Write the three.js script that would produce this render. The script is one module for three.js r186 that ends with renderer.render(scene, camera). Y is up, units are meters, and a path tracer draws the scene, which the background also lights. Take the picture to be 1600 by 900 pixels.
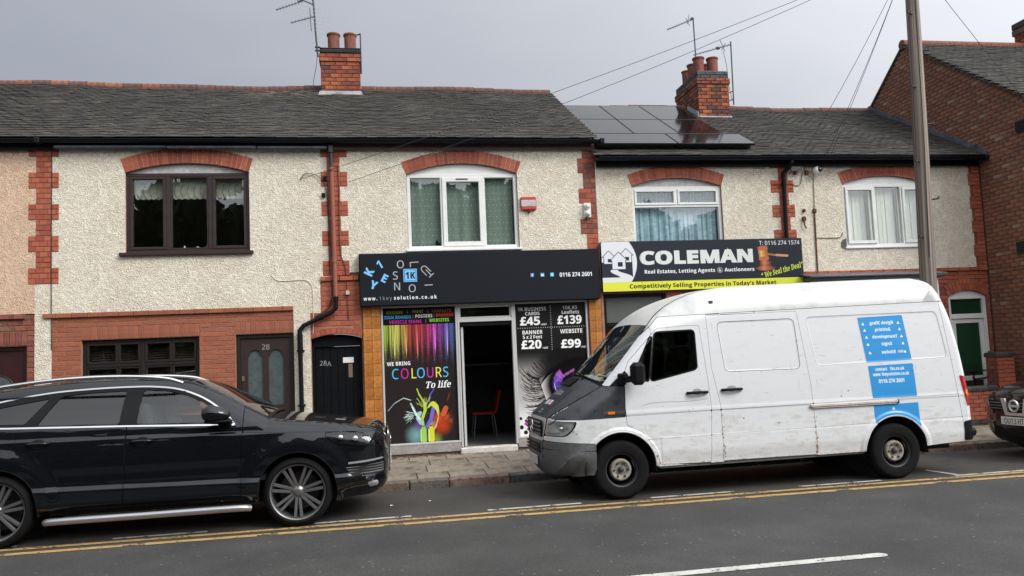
import * as THREE from 'three';
import { mergeGeometries } from 'three/addons/utils/BufferGeometryUtils.js';
import { FontLoader } from 'three/addons/loaders/FontLoader.js';
import { TextGeometry } from 'three/addons/geometries/TextGeometry.js';

// ---------------------------------------------------------------- camera, sky, sun, exposure
const scene = new THREE.Scene();
const camera = new THREE.PerspectiveCamera(2 * Math.atan(450 / 1230) * 180 / Math.PI, 1600 / 900, 0.1, 900);
{
  const rad = Math.PI / 180, yaw = 9.47 * rad, pit = 4.5 * rad, rol = -2.44 * rad;
  const F = new THREE.Vector3(Math.sin(yaw) * Math.cos(pit), Math.sin(pit), -Math.cos(yaw) * Math.cos(pit));
  const rt = new THREE.Vector3(Math.cos(yaw), 0, Math.sin(yaw)), up = new THREE.Vector3().crossVectors(rt, F);
  camera.position.set(0, 1.8, 13.3);
  camera.up.copy(up).multiplyScalar(Math.cos(rol)).addScaledVector(rt, -Math.sin(rol));
  camera.lookAt(camera.position.clone().add(F));
}
const SUN = new THREE.Vector3(0.58, 0.68, 0.50).normalize();
const rng = s => () => { s |= 0; s = s + 0x6D2B79F5 | 0; let t = Math.imul(s ^ s >>> 15, 1 | s); t = t + Math.imul(t ^ t >>> 7, 61 | t) ^ t; return ((t ^ t >>> 14) >>> 0) / 4294967296; };
// tileable value noise, period p lattice cells in both directions
function lattice(seed, p) { const r = rng(seed), a = new Float32Array(p * p); for (let i = 0; i < a.length; i++) a[i] = r(); return a; }
function vnoise(a, p, x, y) {
  const xi = Math.floor(x), yi = Math.floor(y); let fx = x - xi, fy = y - yi; fx = fx * fx * (3 - 2 * fx); fy = fy * fy * (3 - 2 * fy);
  const m = v => ((v % p) + p) % p, x0 = m(xi), x1 = m(xi + 1), y0 = m(yi) * p, y1 = m(yi + 1) * p;
  return (a[y0 + x0] * (1 - fx) + a[y0 + x1] * fx) * (1 - fy) + (a[y1 + x0] * (1 - fx) + a[y1 + x1] * fx) * fy;
}
function fbmTile(seed, base, oct) { // returns f(u,v) in 0..1, tiling on the unit square
  const L = []; for (let o = 0, p = base; o < oct; o++, p *= 2) L.push([lattice(seed + o * 17, p), p]);
  return (u, v) => { let s = 0, w = 0.5, t = 0; for (const [a, p] of L) { s += w * vnoise(a, p, u * p, v * p); t += w; w *= 0.55; } return s / t; };
}
{ // one overcast sky: an even cloud deck, brighter towards the veiled sun behind the viewer's right shoulder
  const w = 1024, h = 512, data = new Float32Array(w * h * 4), n1 = fbmTile(5, 4, 5), n2 = fbmTile(9, 9, 4);
  for (let j = 0; j < h; j++) for (let i = 0; i < w; i++) {
    const el = ((j + 0.5) / h - 0.5) * Math.PI, az = ((i + 0.5) / w - 0.5) * 2 * Math.PI;
    const x = Math.cos(az) * Math.cos(el), z = Math.sin(az) * Math.cos(el), y = Math.sin(el), k = (j * w + i) * 4;
    const d = x * SUN.x + y * SUN.y + z * SUN.z;
    const g = Math.pow((d + 1) / 2, 3);
    const cl = 0.72 * n1(i / w, j / h * 1.5) + 0.28 * n2(i / w * 2, j / h * 3);
    let L = 0.225 * (1 + 6.5 * g) * (0.72 + 0.56 * cl);
    const t = Math.min(1, Math.max(0, (L - 0.20) / 0.30));
    let c = [0.895 + 0.07 * t, 0.975 + 0.02 * t, 1.15 - 0.10 * t];
    if (y < -0.02) { L = 0.12; c = [1, 0.97, 0.92]; }
    data[k] = L * c[0]; data[k + 1] = L * c[1]; data[k + 2] = L * c[2]; data[k + 3] = 1;
  }
  const sky = new THREE.DataTexture(data, w, h, THREE.RGBAFormat, THREE.FloatType);
  sky.mapping = THREE.EquirectangularReflectionMapping; sky.magFilter = sky.minFilter = THREE.LinearFilter; sky.colorSpace = THREE.LinearSRGBColorSpace; sky.needsUpdate = true;
  scene.background = sky; scene.environment = sky;
}
const sun = new THREE.DirectionalLight(new THREE.Color().setRGB(1, 0.965, 0.91), 1.5);
sun.position.copy(SUN).multiplyScalar(60); sun.target.position.set(3, 2, 0); sun.castShadow = true; sun.shadow.radius = 46; sun.shadow.mapSize.set(2048, 2048);
Object.assign(sun.shadow.camera, { left: -22, right: 22, top: 16, bottom: -16, near: 1, far: 140 });
scene.add(sun, sun.target);
const renderer = new THREE.WebGLRenderer({ antialias: true });
renderer.toneMapping = THREE.LinearToneMapping;
renderer.toneMappingExposure = 1.6;
renderer.shadowMap.enabled = true;

// ---------------------------------------------------------------- helpers
const V = (x, y, z) => new THREE.Vector3(x, y, z), V2 = (x, y) => new THREE.Vector2(x, y);
const origin = new WeakMap(), taken = {};
const numbered = n => { const k = taken[n] = (taken[n] ?? -1) + 1; return k ? n + '_' + String(k).padStart(3, '0') : n; };
function info(o, label, category, group, kind) { o.userData.label = label; if (category) o.userData.category = category; if (group) o.userData.group = group; if (kind) o.userData.kind = kind; return o; }
// a thing whose children are written in world coordinates (local = true: in its own coordinates)
function thing(name, label, category, x, y, z, { group, local } = {}) {
  const g = new THREE.Group(); g.name = numbered(name); g.position.set(x, y, z); scene.add(g); info(g, label, category, group);
  origin.set(g, local ? V(0, 0, 0) : V(x, y, z)); return g;
}
function part(parent, name, geo, mat, x = 0, y = 0, z = 0) {
  const m = new THREE.Mesh(geo, mat), o = origin.get(parent); m.name = name; m.castShadow = m.receiveShadow = true;
  m.position.set(x - o.x, y - o.y, z - o.z); origin.set(m, V(x, y, z)); parent.add(m); return m;
}
// a top-level thing that is one mesh
function solo(name, label, category, geo, mat, x = 0, y = 0, z = 0, { group, kind } = {}) {
  const m = new THREE.Mesh(geo, mat); m.name = numbered(name); m.position.set(x, y, z); m.castShadow = m.receiveShadow = true; scene.add(m);
  origin.set(m, V(x, y, z)); return info(m, label, category, group, kind);
}
const struct = (name, label, geo, mat, x, y, z) => solo(name, label, null, geo, mat, x, y, z, { kind: 'structure' });
const stuff = m => { m.userData.kind = 'stuff'; return m; };
const merge = list => list.length === 1 ? list[0] : mergeGeometries(list.map(g => { g = g.index ? g.toNonIndexed() : g; for (const k of Object.keys(g.attributes)) if (!['position', 'normal', 'uv', 'color'].includes(k)) g.deleteAttribute(k); return g; }));
// raw triangle builder with flat normals and uv in metres taken from the face's own axes
class Tris {
  constructor() { this.p = []; this.n = []; this.u = []; this.c = []; }
  tri(a, b, c, col) {
    const ux = b[0] - a[0], uy = b[1] - a[1], uz = b[2] - a[2], vx = c[0] - a[0], vy = c[1] - a[1], vz = c[2] - a[2];
    let nx = uy * vz - uz * vy, ny = uz * vx - ux * vz, nz = ux * vy - uy * vx; const l = Math.hypot(nx, ny, nz) || 1; nx /= l; ny /= l; nz /= l;
    const ax = Math.abs(nx), ay = Math.abs(ny), az = Math.abs(nz);
    for (const q of [a, b, c]) { this.p.push(q[0], q[1], q[2]); this.n.push(nx, ny, nz); if (az >= ax && az >= ay) this.u.push(q[0], q[1]); else if (ay >= ax) this.u.push(q[0], q[2]); else this.u.push(q[2], q[1]); if (col) this.c.push(col[0], col[1], col[2]); }
  }
  quad(a, b, c, d, col) { this.tri(a, b, c, col); this.tri(a, c, d, col); }
  geo() { const g = new THREE.BufferGeometry(); g.setAttribute('position', new THREE.Float32BufferAttribute(this.p, 3)); g.setAttribute('normal', new THREE.Float32BufferAttribute(this.n, 3)); g.setAttribute('uv', new THREE.Float32BufferAttribute(this.u, 2)); if (this.c.length) g.setAttribute('color', new THREE.Float32BufferAttribute(this.c, 3)); return g; }
}
// chamfered box (44 triangles), centred
const boxCache = new Map();
function cb(w, h, d, c = 0.004, x = 0, y = 0, z = 0) {
  c = Math.min(c, w / 3, h / 3, d / 3);
  const key = [w, h, d, c].map(v => v.toFixed(4)).join();
  let g = boxCache.get(key);
  if (!g) {
    const t = new Tris(), X = w / 2, Y = h / 2, Z = d / 2, S = [-1, 1];
    const fx = (sx, sy, sz) => [sx * X, sy * (Y - c), sz * (Z - c)], fy = (sx, sy, sz) => [sx * (X - c), sy * Y, sz * (Z - c)], fz = (sx, sy, sz) => [sx * (X - c), sy * (Y - c), sz * Z];
    const q = (a, b, e, f, n) => { const A = V(...a), N = V(...b).sub(A).cross(V(...e).sub(A)); N.dot(n) > 0 ? t.quad(a, b, e, f) : t.quad(a, f, e, b); };
    for (const s of S) {
      q(fx(s, -1, -1), fx(s, 1, -1), fx(s, 1, 1), fx(s, -1, 1), V(s, 0, 0)); q(fy(-1, s, -1), fy(1, s, -1), fy(1, s, 1), fy(-1, s, 1), V(0, s, 0)); q(fz(-1, -1, s), fz(1, -1, s), fz(1, 1, s), fz(-1, 1, s), V(0, 0, s));
      for (const r of S) {
        q(fx(s, r, -1), fx(s, r, 1), fy(s, r, 1), fy(s, r, -1), V(s, r, 0)); q(fx(s, -1, r), fx(s, 1, r), fz(s, 1, r), fz(s, -1, r), V(s, 0, r)); q(fy(-1, s, r), fy(1, s, r), fz(1, s, r), fz(-1, s, r), V(0, s, r));
        for (const k of S) { const a = fx(s, r, k), b = fy(s, r, k), e = fz(s, r, k), N = V(...b).sub(V(...a)).cross(V(...e).sub(V(...a))); N.dot(V(s, r, k)) > 0 ? t.tri(a, b, e) : t.tri(a, e, b); }
      }
    }
    g = t.geo(); boxCache.set(key, g);
  }
  return x || y || z ? g.clone().translate(x, y, z) : g;
}
const span = (x0, x1, y0, y1, z0, z1, c = 0.004) => cb(x1 - x0, y1 - y0, z1 - z0, c, (x0 + x1) / 2, (y0 + y1) / 2, (z0 + z1) / 2);
// a rectangular frame of four butted members
const frameG = (x0, x1, y0, y1, t, z0, z1, tb = t) => merge([span(x0, x1, y1 - t, y1, z0, z1), span(x0, x1, y0, y0 + tb, z0, z1), span(x0, x0 + t, y0 + tb, y1 - t, z0, z1), span(x1 - t, x1, y0 + tb, y1 - t, z0, z1)]);
const tube = (pts, r, seg = 24, rs = 8, closed = false) => new THREE.TubeGeometry(new THREE.CatmullRomCurve3(pts.map(p => V(...p)), closed, 'centripetal'), seg, r, rs, closed);
function rod(a, b, r, rs = 8, r2 = r) { const A = V(...a), B = V(...b), g = new THREE.CylinderGeometry(r2, r, A.distanceTo(B), rs); g.applyQuaternion(new THREE.Quaternion().setFromUnitVectors(V(0, 1, 0), B.clone().sub(A).normalize())); g.translate((A.x + B.x) / 2, (A.y + B.y) / 2, (A.z + B.z) / 2); return g; }
const pipe = (pts, r, rs = 10) => merge(pts.slice(1).map((p, i) => rod(pts[i], p, r, rs)).concat(pts.slice(1, -1).map(p => new THREE.SphereGeometry(r * 1.02, 10, 8).translate(...p))));
function shapeOf(pts, holes = []) { const s = new THREE.Shape(pts.map(p => V2(...p))); for (const h of holes) s.holes.push(new THREE.Path(h.map(p => V2(...p)))); return s; }
function slab(pts, holes, z0, z1, bevel = 0) { const g = new THREE.ExtrudeGeometry(shapeOf(pts, holes), { depth: z1 - z0 - (bevel ? 2 * bevel : 0), bevelEnabled: !!bevel, bevelSize: bevel, bevelThickness: bevel, bevelOffset: -bevel, bevelSegments: 2, curveSegments: 10 }); g.translate(0, 0, z0 + bevel); return g; }
const rect = (x0, x1, y0, y1) => [[x0, y0], [x1, y0], [x1, y1], [x0, y1]];
const clamp = (v, a = 0, b = 1) => Math.min(b, Math.max(a, v)), smooth = (a, b, v) => { const t = clamp((v - a) / (b - a)); return t * t * (3 - 2 * t); }, lerp = (a, b, t) => a + (b - a) * t;
// ---------------------------------------------------------------- textures and materials
function dataTex(n, fn, { srgb = false, size = 1, mat = null } = {}) { // n x n, tiling; one repeat covers `size` metres
  const d = new Uint8Array(n * n * 4);
  for (let j = 0; j < n; j++) for (let i = 0; i < n; i++) { const c = fn(i / n, j / n), k = (j * n + i) * 4; if (c.length) { d[k] = c[0] * 255; d[k + 1] = c[1] * 255; d[k + 2] = c[2] * 255; } else d[k] = d[k + 1] = d[k + 2] = clamp(c) * 255; d[k + 3] = 255; }
  const t = new THREE.DataTexture(d, n, n); t.wrapS = t.wrapT = THREE.RepeatWrapping; t.magFilter = THREE.LinearFilter; t.minFilter = THREE.LinearMipmapLinearFilter; t.generateMipmaps = true;
  if (srgb) t.colorSpace = THREE.SRGBColorSpace; t.repeat.set(1 / size, 1 / size); t.needsUpdate = true; return t;
}
function canvasTex(w, h, draw) { const c = document.createElement('canvas'); c.width = w; c.height = h; draw(c.getContext('2d'), w, h); const t = new THREE.CanvasTexture(c); t.colorSpace = THREE.SRGBColorSpace; t.anisotropy = 8; return t; }
const rgb = (r, g, b) => new THREE.Color().setRGB(r, g, b);
const std = (r, g, b, rough = 0.8, o = {}) => new THREE.MeshStandardMaterial({ color: rgb(r, g, b), roughness: rough, ...o });
const phys = (r, g, b, rough, o = {}) => new THREE.MeshPhysicalMaterial({ color: rgb(r, g, b), roughness: rough, ...o });
const matte = (r, g, b, rough, o = {}) => phys(r, g, b, rough, { specularIntensity: 0.3, ...o });
const cl01 = c => c.map(v => clamp(v));
// cellular pebbles for the roughcast: nearest and second-nearest of jittered points, tiling
function pebbles(seed, p) {
  const r = rng(seed), px = [], py = [], hh = []; for (let i = 0; i < p * p; i++) { px.push(r()); py.push(r()); hh.push(r()); }
  return (u, v) => { const x = u * p, y = v * p, xi = Math.floor(x), yi = Math.floor(y); let d1 = 9, d2 = 9, h = 0; for (let b = -1; b <= 1; b++) for (let a = -1; a <= 1; a++) { const cx = xi + a, cy = yi + b, k = (((cy % p) + p) % p) * p + (((cx % p) + p) % p), dx = cx + px[k] - x, dy = cy + py[k] - y, d = Math.hypot(dx, dy); if (d < d1) { d2 = d1; d1 = d; h = hh[k]; } else if (d < d2) d2 = d; } return [d1, d2, h]; };
}
const fbmA = fbmTile(21, 8, 5), fbmB = fbmTile(77, 4, 6), fbmC = fbmTile(131, 32, 3);
const peb = pebbles(3, 66), peb2 = pebbles(31, 37);
const bumpRough = dataTex(1024, (u, v) => { const [d1, d2, h] = peb(u + 0.010 * fbmC(u, v), v + 0.008 * fbmA(u, v)); const e = clamp((d2 - d1) * 1.7), [b1, b2, bh] = peb2(u + 0.016 * fbmC(u, v), v); return clamp(0.10 + 0.42 * e * (0.4 + 0.6 * h) + 0.3 * clamp((b2 - b1) * 1.5) * bh + 0.3 * (fbmC(u, v) - 0.3)); }, { size: 1.35 });
const roughcastMap = (a, b, pit) => dataTex(1024, (u, v) => { const [d1, d2, h] = peb(u + 0.010 * fbmC(u, v), v + 0.008 * fbmA(u, v)); const m = smooth(0.3, 0.75, fbmB(u, v)), e = smooth(0.0, 0.22, d2 - d1), k = 0.93 + 0.10 * h - 0.06 * fbmA(u, v); const [b1, b2, bh] = peb2(u + 0.016 * fbmC(u, v), v), pitShade = lerp(pit, 1, Math.max(e, smooth(0.42, 0.62, fbmC(u + 0.3, v)))) * lerp(0.6 + 0.4 * pit, 1, Math.max(smooth(0, 0.14, b2 - b1), smooth(0.25, 0.5, bh))); return cl01([0, 1, 2].map(i => lerp(a[i], b[i], m) * k * pitShade)); }, { srgb: true, size: 1.35 });  // gaps between pebbles darkened in the colour, standing in for their shade
const bumpFine = dataTex(512, (u, v) => 0.6 * fbmC(u, v) + 0.4 * fbmA(u, v), { size: 0.35 });
const M = {};
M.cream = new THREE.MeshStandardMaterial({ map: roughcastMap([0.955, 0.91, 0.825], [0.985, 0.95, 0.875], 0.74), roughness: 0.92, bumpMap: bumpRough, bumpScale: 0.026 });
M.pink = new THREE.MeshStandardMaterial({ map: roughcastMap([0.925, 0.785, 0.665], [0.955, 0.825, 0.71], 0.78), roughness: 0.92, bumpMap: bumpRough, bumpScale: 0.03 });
const grain = dataTex(256, (u, v) => { const g = 0.80 + 0.28 * fbmA(u, v) + 0.12 * (fbmC(u, v) - 0.5); return cl01([g, g * 0.985, g * 0.97]); }, { srgb: true, size: 0.5 });
const grainB = dataTex(256, (u, v) => { const g = clamp(0.62 + 0.42 * fbmB(u, v) + 0.25 * (fbmC(u, v) - 0.5)), s = smooth(0.62, 0.75, fbmA(u + 0.3, v)); return cl01([g - 0.25 * s, g - 0.27 * s, g - 0.27 * s]); }, { srgb: true, size: 0.7 });
const tinted = (list, map, rough, extra = {}) => list.map(c => std(c[0], c[1], c[2], rough, { map, bumpMap: bumpFine, bumpScale: 0.003, ...extra }));
M.redBrick = tinted([[0.40, 0.100, 0.052], [0.36, 0.088, 0.046], [0.43, 0.115, 0.058], [0.33, 0.08, 0.046], [0.45, 0.13, 0.07], [0.38, 0.11, 0.07]], grain, 0.82);
M.paintBrick = tinted([[0.335, 0.108, 0.056], [0.30, 0.094, 0.05], [0.36, 0.118, 0.062], [0.315, 0.104, 0.06]], grain, 0.72);
M.gableBrick = tinted([[0.375, 0.162, 0.096], [0.335, 0.145, 0.09], [0.40, 0.166, 0.096], [0.305, 0.138, 0.09], [0.355, 0.158, 0.10], [0.42, 0.185, 0.11], [0.265, 0.125, 0.09], [0.355, 0.178, 0.118], [0.45, 0.30, 0.20]], grainB, 0.9);
M.chimBrick = tinted([[0.48, 0.13, 0.055], [0.42, 0.11, 0.05], [0.53, 0.16, 0.07], [0.36, 0.085, 0.045], [0.27, 0.08, 0.05], [0.12, 0.07, 0.055]], grainB, 0.88);
M.oldBrick = tinted([[0.35, 0.11, 0.07], [0.30, 0.10, 0.066], [0.38, 0.13, 0.08], [0.27, 0.09, 0.06], [0.33, 0.15, 0.10]], grainB, 0.85);
M.blueBrick = tinted([[0.055, 0.055, 0.062], [0.075, 0.072, 0.078], [0.09, 0.085, 0.085]], grainB, 0.7);
M.mortarRed = std(0.22, 0.085, 0.06, 0.95, { map: grain }); M.mortarPale = std(0.37, 0.205, 0.13, 0.95, { map: grain }); M.mortarGrey = std(0.13, 0.095, 0.075, 0.95, { map: grain });
M.upvc = phys(0.80, 0.81, 0.81, 0.32, { map: dataTex(256, (u, v) => { const g = 0.93 + 0.07 * fbmA(u, v); return cl01([g, g, g * 0.985]); }, { srgb: true, size: 1.2 }) });
M.greyPaint = std(0.52, 0.52, 0.53, 0.6, { map: grain });
M.brownWood = std(0.030, 0.014, 0.013, 0.5, { map: grain }); M.darkWood = std(0.012, 0.008, 0.007, 0.5, { map: grain }); M.wineDoor = std(0.035, 0.008, 0.009, 0.42, { map: grain });
M.black = matte(0.007, 0.007, 0.009, 0.5); M.gutter = matte(0.006, 0.008, 0.012, 0.35); M.gutterBlue = std(0.10, 0.13, 0.18, 0.45, { map: grainB });
M.lead = std(0.16, 0.175, 0.21, 0.5, { map: grainB, metalness: 0.2 }); M.leadPale = std(0.52, 0.54, 0.57, 0.5, { map: grainB });
M.glass = new THREE.MeshPhysicalMaterial({ color: rgb(0.95, 0.97, 0.96), roughness: 0.0, transmission: 1, thickness: 0, ior: 1.7 });
M.frosted = phys(0.085, 0.115, 0.118, 0.2, { map: grain });
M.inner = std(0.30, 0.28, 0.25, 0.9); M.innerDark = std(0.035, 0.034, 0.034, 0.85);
M.steel = std(0.42, 0.42, 0.43, 0.38, { metalness: 0.85 }); M.darkMetal = std(0.05, 0.05, 0.055, 0.5, { metalness: 0.5 }); M.alu = std(0.62, 0.63, 0.63, 0.35, { metalness: 0.7 });
M.wire = std(0.02, 0.02, 0.022, 0.6); M.rust = std(0.20, 0.085, 0.04, 0.9, { map: grainB }); M.terracotta = std(0.30, 0.095, 0.06, 0.75, { map: grainB, bumpMap: bumpFine, bumpScale: 0.003 });
M.redPipe = std(0.30, 0.095, 0.06, 0.6, { map: grain });
const font = await new FontLoader().loadAsync('fonts/droid/droid_sans_regular.typeface.json');
function textG(s, size, depth) { const g = new TextGeometry(s, { font, size, depth, curveSegments: 4 }); g.computeBoundingBox(); const b = g.boundingBox; g.translate(-(b.min.x + b.max.x) / 2, -(b.min.y + b.max.y) / 2, 0); return g; }

// ---------------------------------------------------------------- ground, road, pavement
const roadY = z => z < 4.3 ? -0.04 * Math.pow(clamp((4.3 - z) / 2), 1.4) : z < 8.5 ? 0 : -0.04 * Math.pow(clamp((z - 8.5) / 3.1), 1.4);
const pavY = z => 0.075 + 0.045 * (1 - z / 2.3);
struct('ground', 'grass and soil reaching to the horizon', new THREE.PlaneGeometry(700, 700).rotateX(-Math.PI / 2), std(0.06, 0.075, 0.03, 0.95), 0, -0.16, 0);
function sheet(x0, x1, z0, z1, nx, nz, yf) {
  const g = new THREE.BufferGeometry(), p = [], u = [], id = [];
  for (let j = 0; j <= nz; j++) for (let i = 0; i <= nx; i++) { const x = lerp(x0, x1, i / nx), z = lerp(z0, z1, j / nz); p.push(x, yf(z, x), z); u.push(x, -z); }
  for (let j = 0; j < nz; j++) for (let i = 0; i < nx; i++) { const a = j * (nx + 1) + i, b = a + nx + 1; id.push(a, b, a + 1, b, b + 1, a + 1); }
  g.setAttribute('position', new THREE.Float32BufferAttribute(p, 3)); g.setAttribute('uv', new THREE.Float32BufferAttribute(u, 2)); g.setIndex(id); g.computeVertexNormals(); return g;
}
const stones = pebbles(41, 220), stonesB = pebbles(43, 70), blotch = fbmTile(47, 5, 6);
M.asphalt = new THREE.MeshStandardMaterial({ roughness: 0.86, bumpScale: 0.006, map: dataTex(1536, (u, v) => { const [d1, d2, h] = stones(u, v), [, , hb] = stonesB(u, v); let g = 0.222 + 0.10 * (blotch(u, v) - 0.5) + 0.05 * (fbmA(u, v) - 0.5); g += (h > 0.80 ? 0.07 : h < 0.25 ? -0.045 : 0) * smooth(0.5, 0.25, d1); if (hb > 0.985) g += 0.16 * smooth(0.35, 0.15, stonesB(u, v)[0]); return cl01([g, g * 0.98, g * 0.95]); }, { srgb: true, size: 3.4 }), bumpMap: dataTex(1536, (u, v) => { const [d1, , h] = stones(u, v); return clamp(0.3 + 0.6 * h * smooth(0.55, 0.1, d1)); }, { size: 3.4 }) });
M.bayAsphalt = new THREE.MeshStandardMaterial({ roughness: 0.88, bumpMap: M.asphalt.bumpMap, bumpScale: 0.005, map: dataTex(1024, (u, v) => { const [d1, , h] = stones(u, v); let g = 0.222 + 0.08 * (fbmB(u + 0.4, v) - 0.5) + 0.07 * (fbmA(u, v) - 0.5) + (h > 0.85 ? 0.05 : h < 0.2 ? -0.03 : 0) * smooth(0.5, 0.25, d1); const st = smooth(0.66, 0.74, fbmB(u, v + 0.31)); g -= 0.05 * st; return cl01([g * 1.01, g * 0.96, g * 0.90]); }, { srgb: true, size: 3.1 }) });
struct('road', 'grey tarmac road in front of the terrace', sheet(-80, 90, 4.53, 11.6, 40, 24, z => roadY(z)), M.asphalt);
struct('parking_bay', 'older brownish tarmac of the parking bay along the kerb', sheet(-80, 90, 2.28, 4.53, 40, 10, z => roadY(z)), M.bayAsphalt);
// painted lines, worn through in places
const wear = (seed, th, size) => { const f = fbmTile(seed, 10, 5), q = fbmTile(seed + 3, 60, 2); return dataTex(512, (u, v) => 0.62 * f(u, v) + 0.38 * q(u, v) > th ? 0 : 1, { size }); };
const wearW = wear(301, 0.60, 1.1), wearY = wear(331, 0.635, 1.3), wearC = wear(351, 0.66, 0.9);
const paint = (r, g, b, a) => new THREE.MeshStandardMaterial({ color: rgb(r, g, b), roughness: 0.75, map: grain, alphaMap: a, alphaTest: 0.5 });
M.white = paint(0.50, 0.50, 0.485, wearW); M.whiteC = paint(0.55, 0.55, 0.53, wearC); M.yellow = paint(0.46, 0.30, 0.11, wearY);
const lineStrip = (x0, x1, z0, z1, sk = 0) => { const n = Math.max(2, Math.ceil((x1 - x0) / 1.5)); return sheet(x0, x1, z0, z1, n, 2, z => roadY(z) + 0.004); };
for (const [z0, z1, w] of [[4.385, 4.475, 'inner'], [4.60, 4.70, 'outer']]) struct('yellow_line', `${w} of the two parallel yellow lines on the tarmac`, lineStrip(-40, 45, z0, z1), M.yellow);
[[-2.857, -1.909], [-0.79, 0.26], [1.12, 2.21], [3.05, 4.09], [4.94, 6.03]].forEach(([a, b], i) => { const m = struct('bay_marking', 'short white dash of the dashed parking bay edge', lineStrip(a, b, 4.235, 4.30), M.white); m.userData.group = 'dashes of the parking bay edge'; });
for (const a of [-8.6, -6.7, -4.8]) struct('bay_marking', 'short white dash of the dashed parking bay edge', lineStrip(a, a + 1.02, 4.24, 4.30), M.white).userData.group = 'dashes of the parking bay edge';
struct('bay_end_line', 'long thin white line of the next bay beside the yellow lines', lineStrip(7.0, 14, 4.29, 4.35), M.white);
{ const t = new Tris(), a = [6.95, 3.78], b = [7.03, 4.28], y = z => roadY(z) + 0.0042; for (let i = 0; i < 4; i++) { const z0 = lerp(a[1], b[1], i / 4), z1 = lerp(a[1], b[1], (i + 1) / 4), x0 = lerp(a[0], b[0], i / 4), x1 = lerp(a[0], b[0], (i + 1) / 4); t.quad([x0, y(z0), z0], [x1, y(z1), z1], [x1 + 0.07, y(z1), z1], [x0 + 0.07, y(z0), z0]); } struct('bay_tick', 'short white tick across the end of the parking bay', t.geo(), M.white); }
{ const s = new THREE.Shape(); const x0 = -0.2, x1 = 4.02, r = 0.055; s.moveTo(x0, -r); s.lineTo(x1 - r, -r); s.absarc(x1 - r, 0, r, -Math.PI / 2, Math.PI / 2); s.lineTo(x0, r); s.closePath(); const g = new THREE.ShapeGeometry(s, 8).rotateX(-Math.PI / 2); struct('centre_line', 'thick white dash of the road centre line', g, M.whiteC, 0, roadY(7.27) + 0.005, 7.27); const g2 = g.clone(); struct('centre_line', 'thick white dash of the road centre line', g2, M.whiteC, 6.2, roadY(7.27) + 0.005, 7.27); struct('centre_line', 'thick white dash of the road centre line', g2, M.whiteC, -6.3, roadY(7.27) + 0.005, 7.27); }
// pavement: a bed with slabs laid on it, then kerb stones
M.bed = std(0.055, 0.055, 0.035, 0.95, { map: grainB });
M.slab = tinted([[0.40, 0.345, 0.275], [0.37, 0.322, 0.26], [0.42, 0.362, 0.29], [0.345, 0.302, 0.248], [0.385, 0.34, 0.285]], dataTex(512, (u, v) => { const g = clamp(0.80 + 0.34 * (fbmB(u, v) - 0.5) + 0.20 * (fbmC(u, v) - 0.5) - 0.18 * smooth(0.6, 0.72, fbmA(u, v + 0.2))); return cl01([g, g * 0.985, g * 0.96]); }, { srgb: true, size: 1.7 }), 0.9);
{
  const pav = struct('pavement', 'stone flagged pavement in front of the terrace', sheet(-40, 45, -0.3, 2.16, 20, 6, z => pavY(z) - 0.022), M.bed), r = rng(12), tilt = Math.atan(0.045 / 2.3);
  const rows = [[0.02, 0.44], [0.44, 1.02], [1.02, 1.62], [1.62, 2.13]];
  rows.forEach(([z0, z1], k) => { for (let x = -9 - r() * 0.5; x < 15;) { const w = (k === 3 ? [0.45, 0.60, 0.45, 0.52] : [0.6, 0.75, 0.9, 0.62])[Math.floor(r() * 4)], d = z1 - z0, m = part(pav, 'paving_slab', cb(w - 0.012, 0.05, d - 0.012, 0.006), M.slab[Math.floor(r() * 5)], x + w / 2, pavY((z0 + z1) / 2) - 0.025 + (r() - 0.5) * 0.006, (z0 + z1) / 2); m.rotation.x = tilt + (r() - 0.5) * 0.006; m.rotation.z = (r() - 0.5) * 0.006; x += w; } });
  M.kerb = tinted([[0.235, 0.165, 0.13], [0.185, 0.155, 0.132], [0.26, 0.175, 0.138], [0.13, 0.122, 0.115], [0.21, 0.17, 0.145]], grainB, 0.85, { bumpScale: 0.01 });
  const kerb = struct('kerb', 'row of worn granite kerb stones along the pavement', sheet(-40, 45, 2.145, 2.285, 20, 2, () => 0.04), M.bed);
  let i = 0;
  const list = [], lens = [0.95, 0.9, 0.6, 0.98, 0.85, 1.05]; for (let a = -0.25; a > -9.5;) { const w = lens[i++ % 6]; a -= w; list.push([a, w]); } for (let a = 1.70; a < 15;) { const w = lens[i++ % 6]; list.push([a, w]); a += w; }
  for (const [a, w, k] of list.map(([a, w]) => [a, w, Math.floor(r() * 5)]).concat([[-0.25, 0.55, 0], [0.30, 0.545, 1], [0.845, 0.855, 2]])) {
    const g = cb(w - 0.012, 0.17, 0.155, 0.016), m = part(kerb, 'kerb_stone', g, M.kerb[a > 1.6 && a < 4 ? 3 : k], a + w / 2, -0.012 + (r() - 0.5) * 0.008, 2.222 + (r() - 0.5) * 0.01); m.rotation.y = (r() - 0.5) * 0.012;
  }
}
struct('far_pavement', 'pavement on the side of the road where the viewer stands', span(-80, 90, -0.15, 0.09, 11.62, 15, 0.02), M.bayAsphalt);

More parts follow.
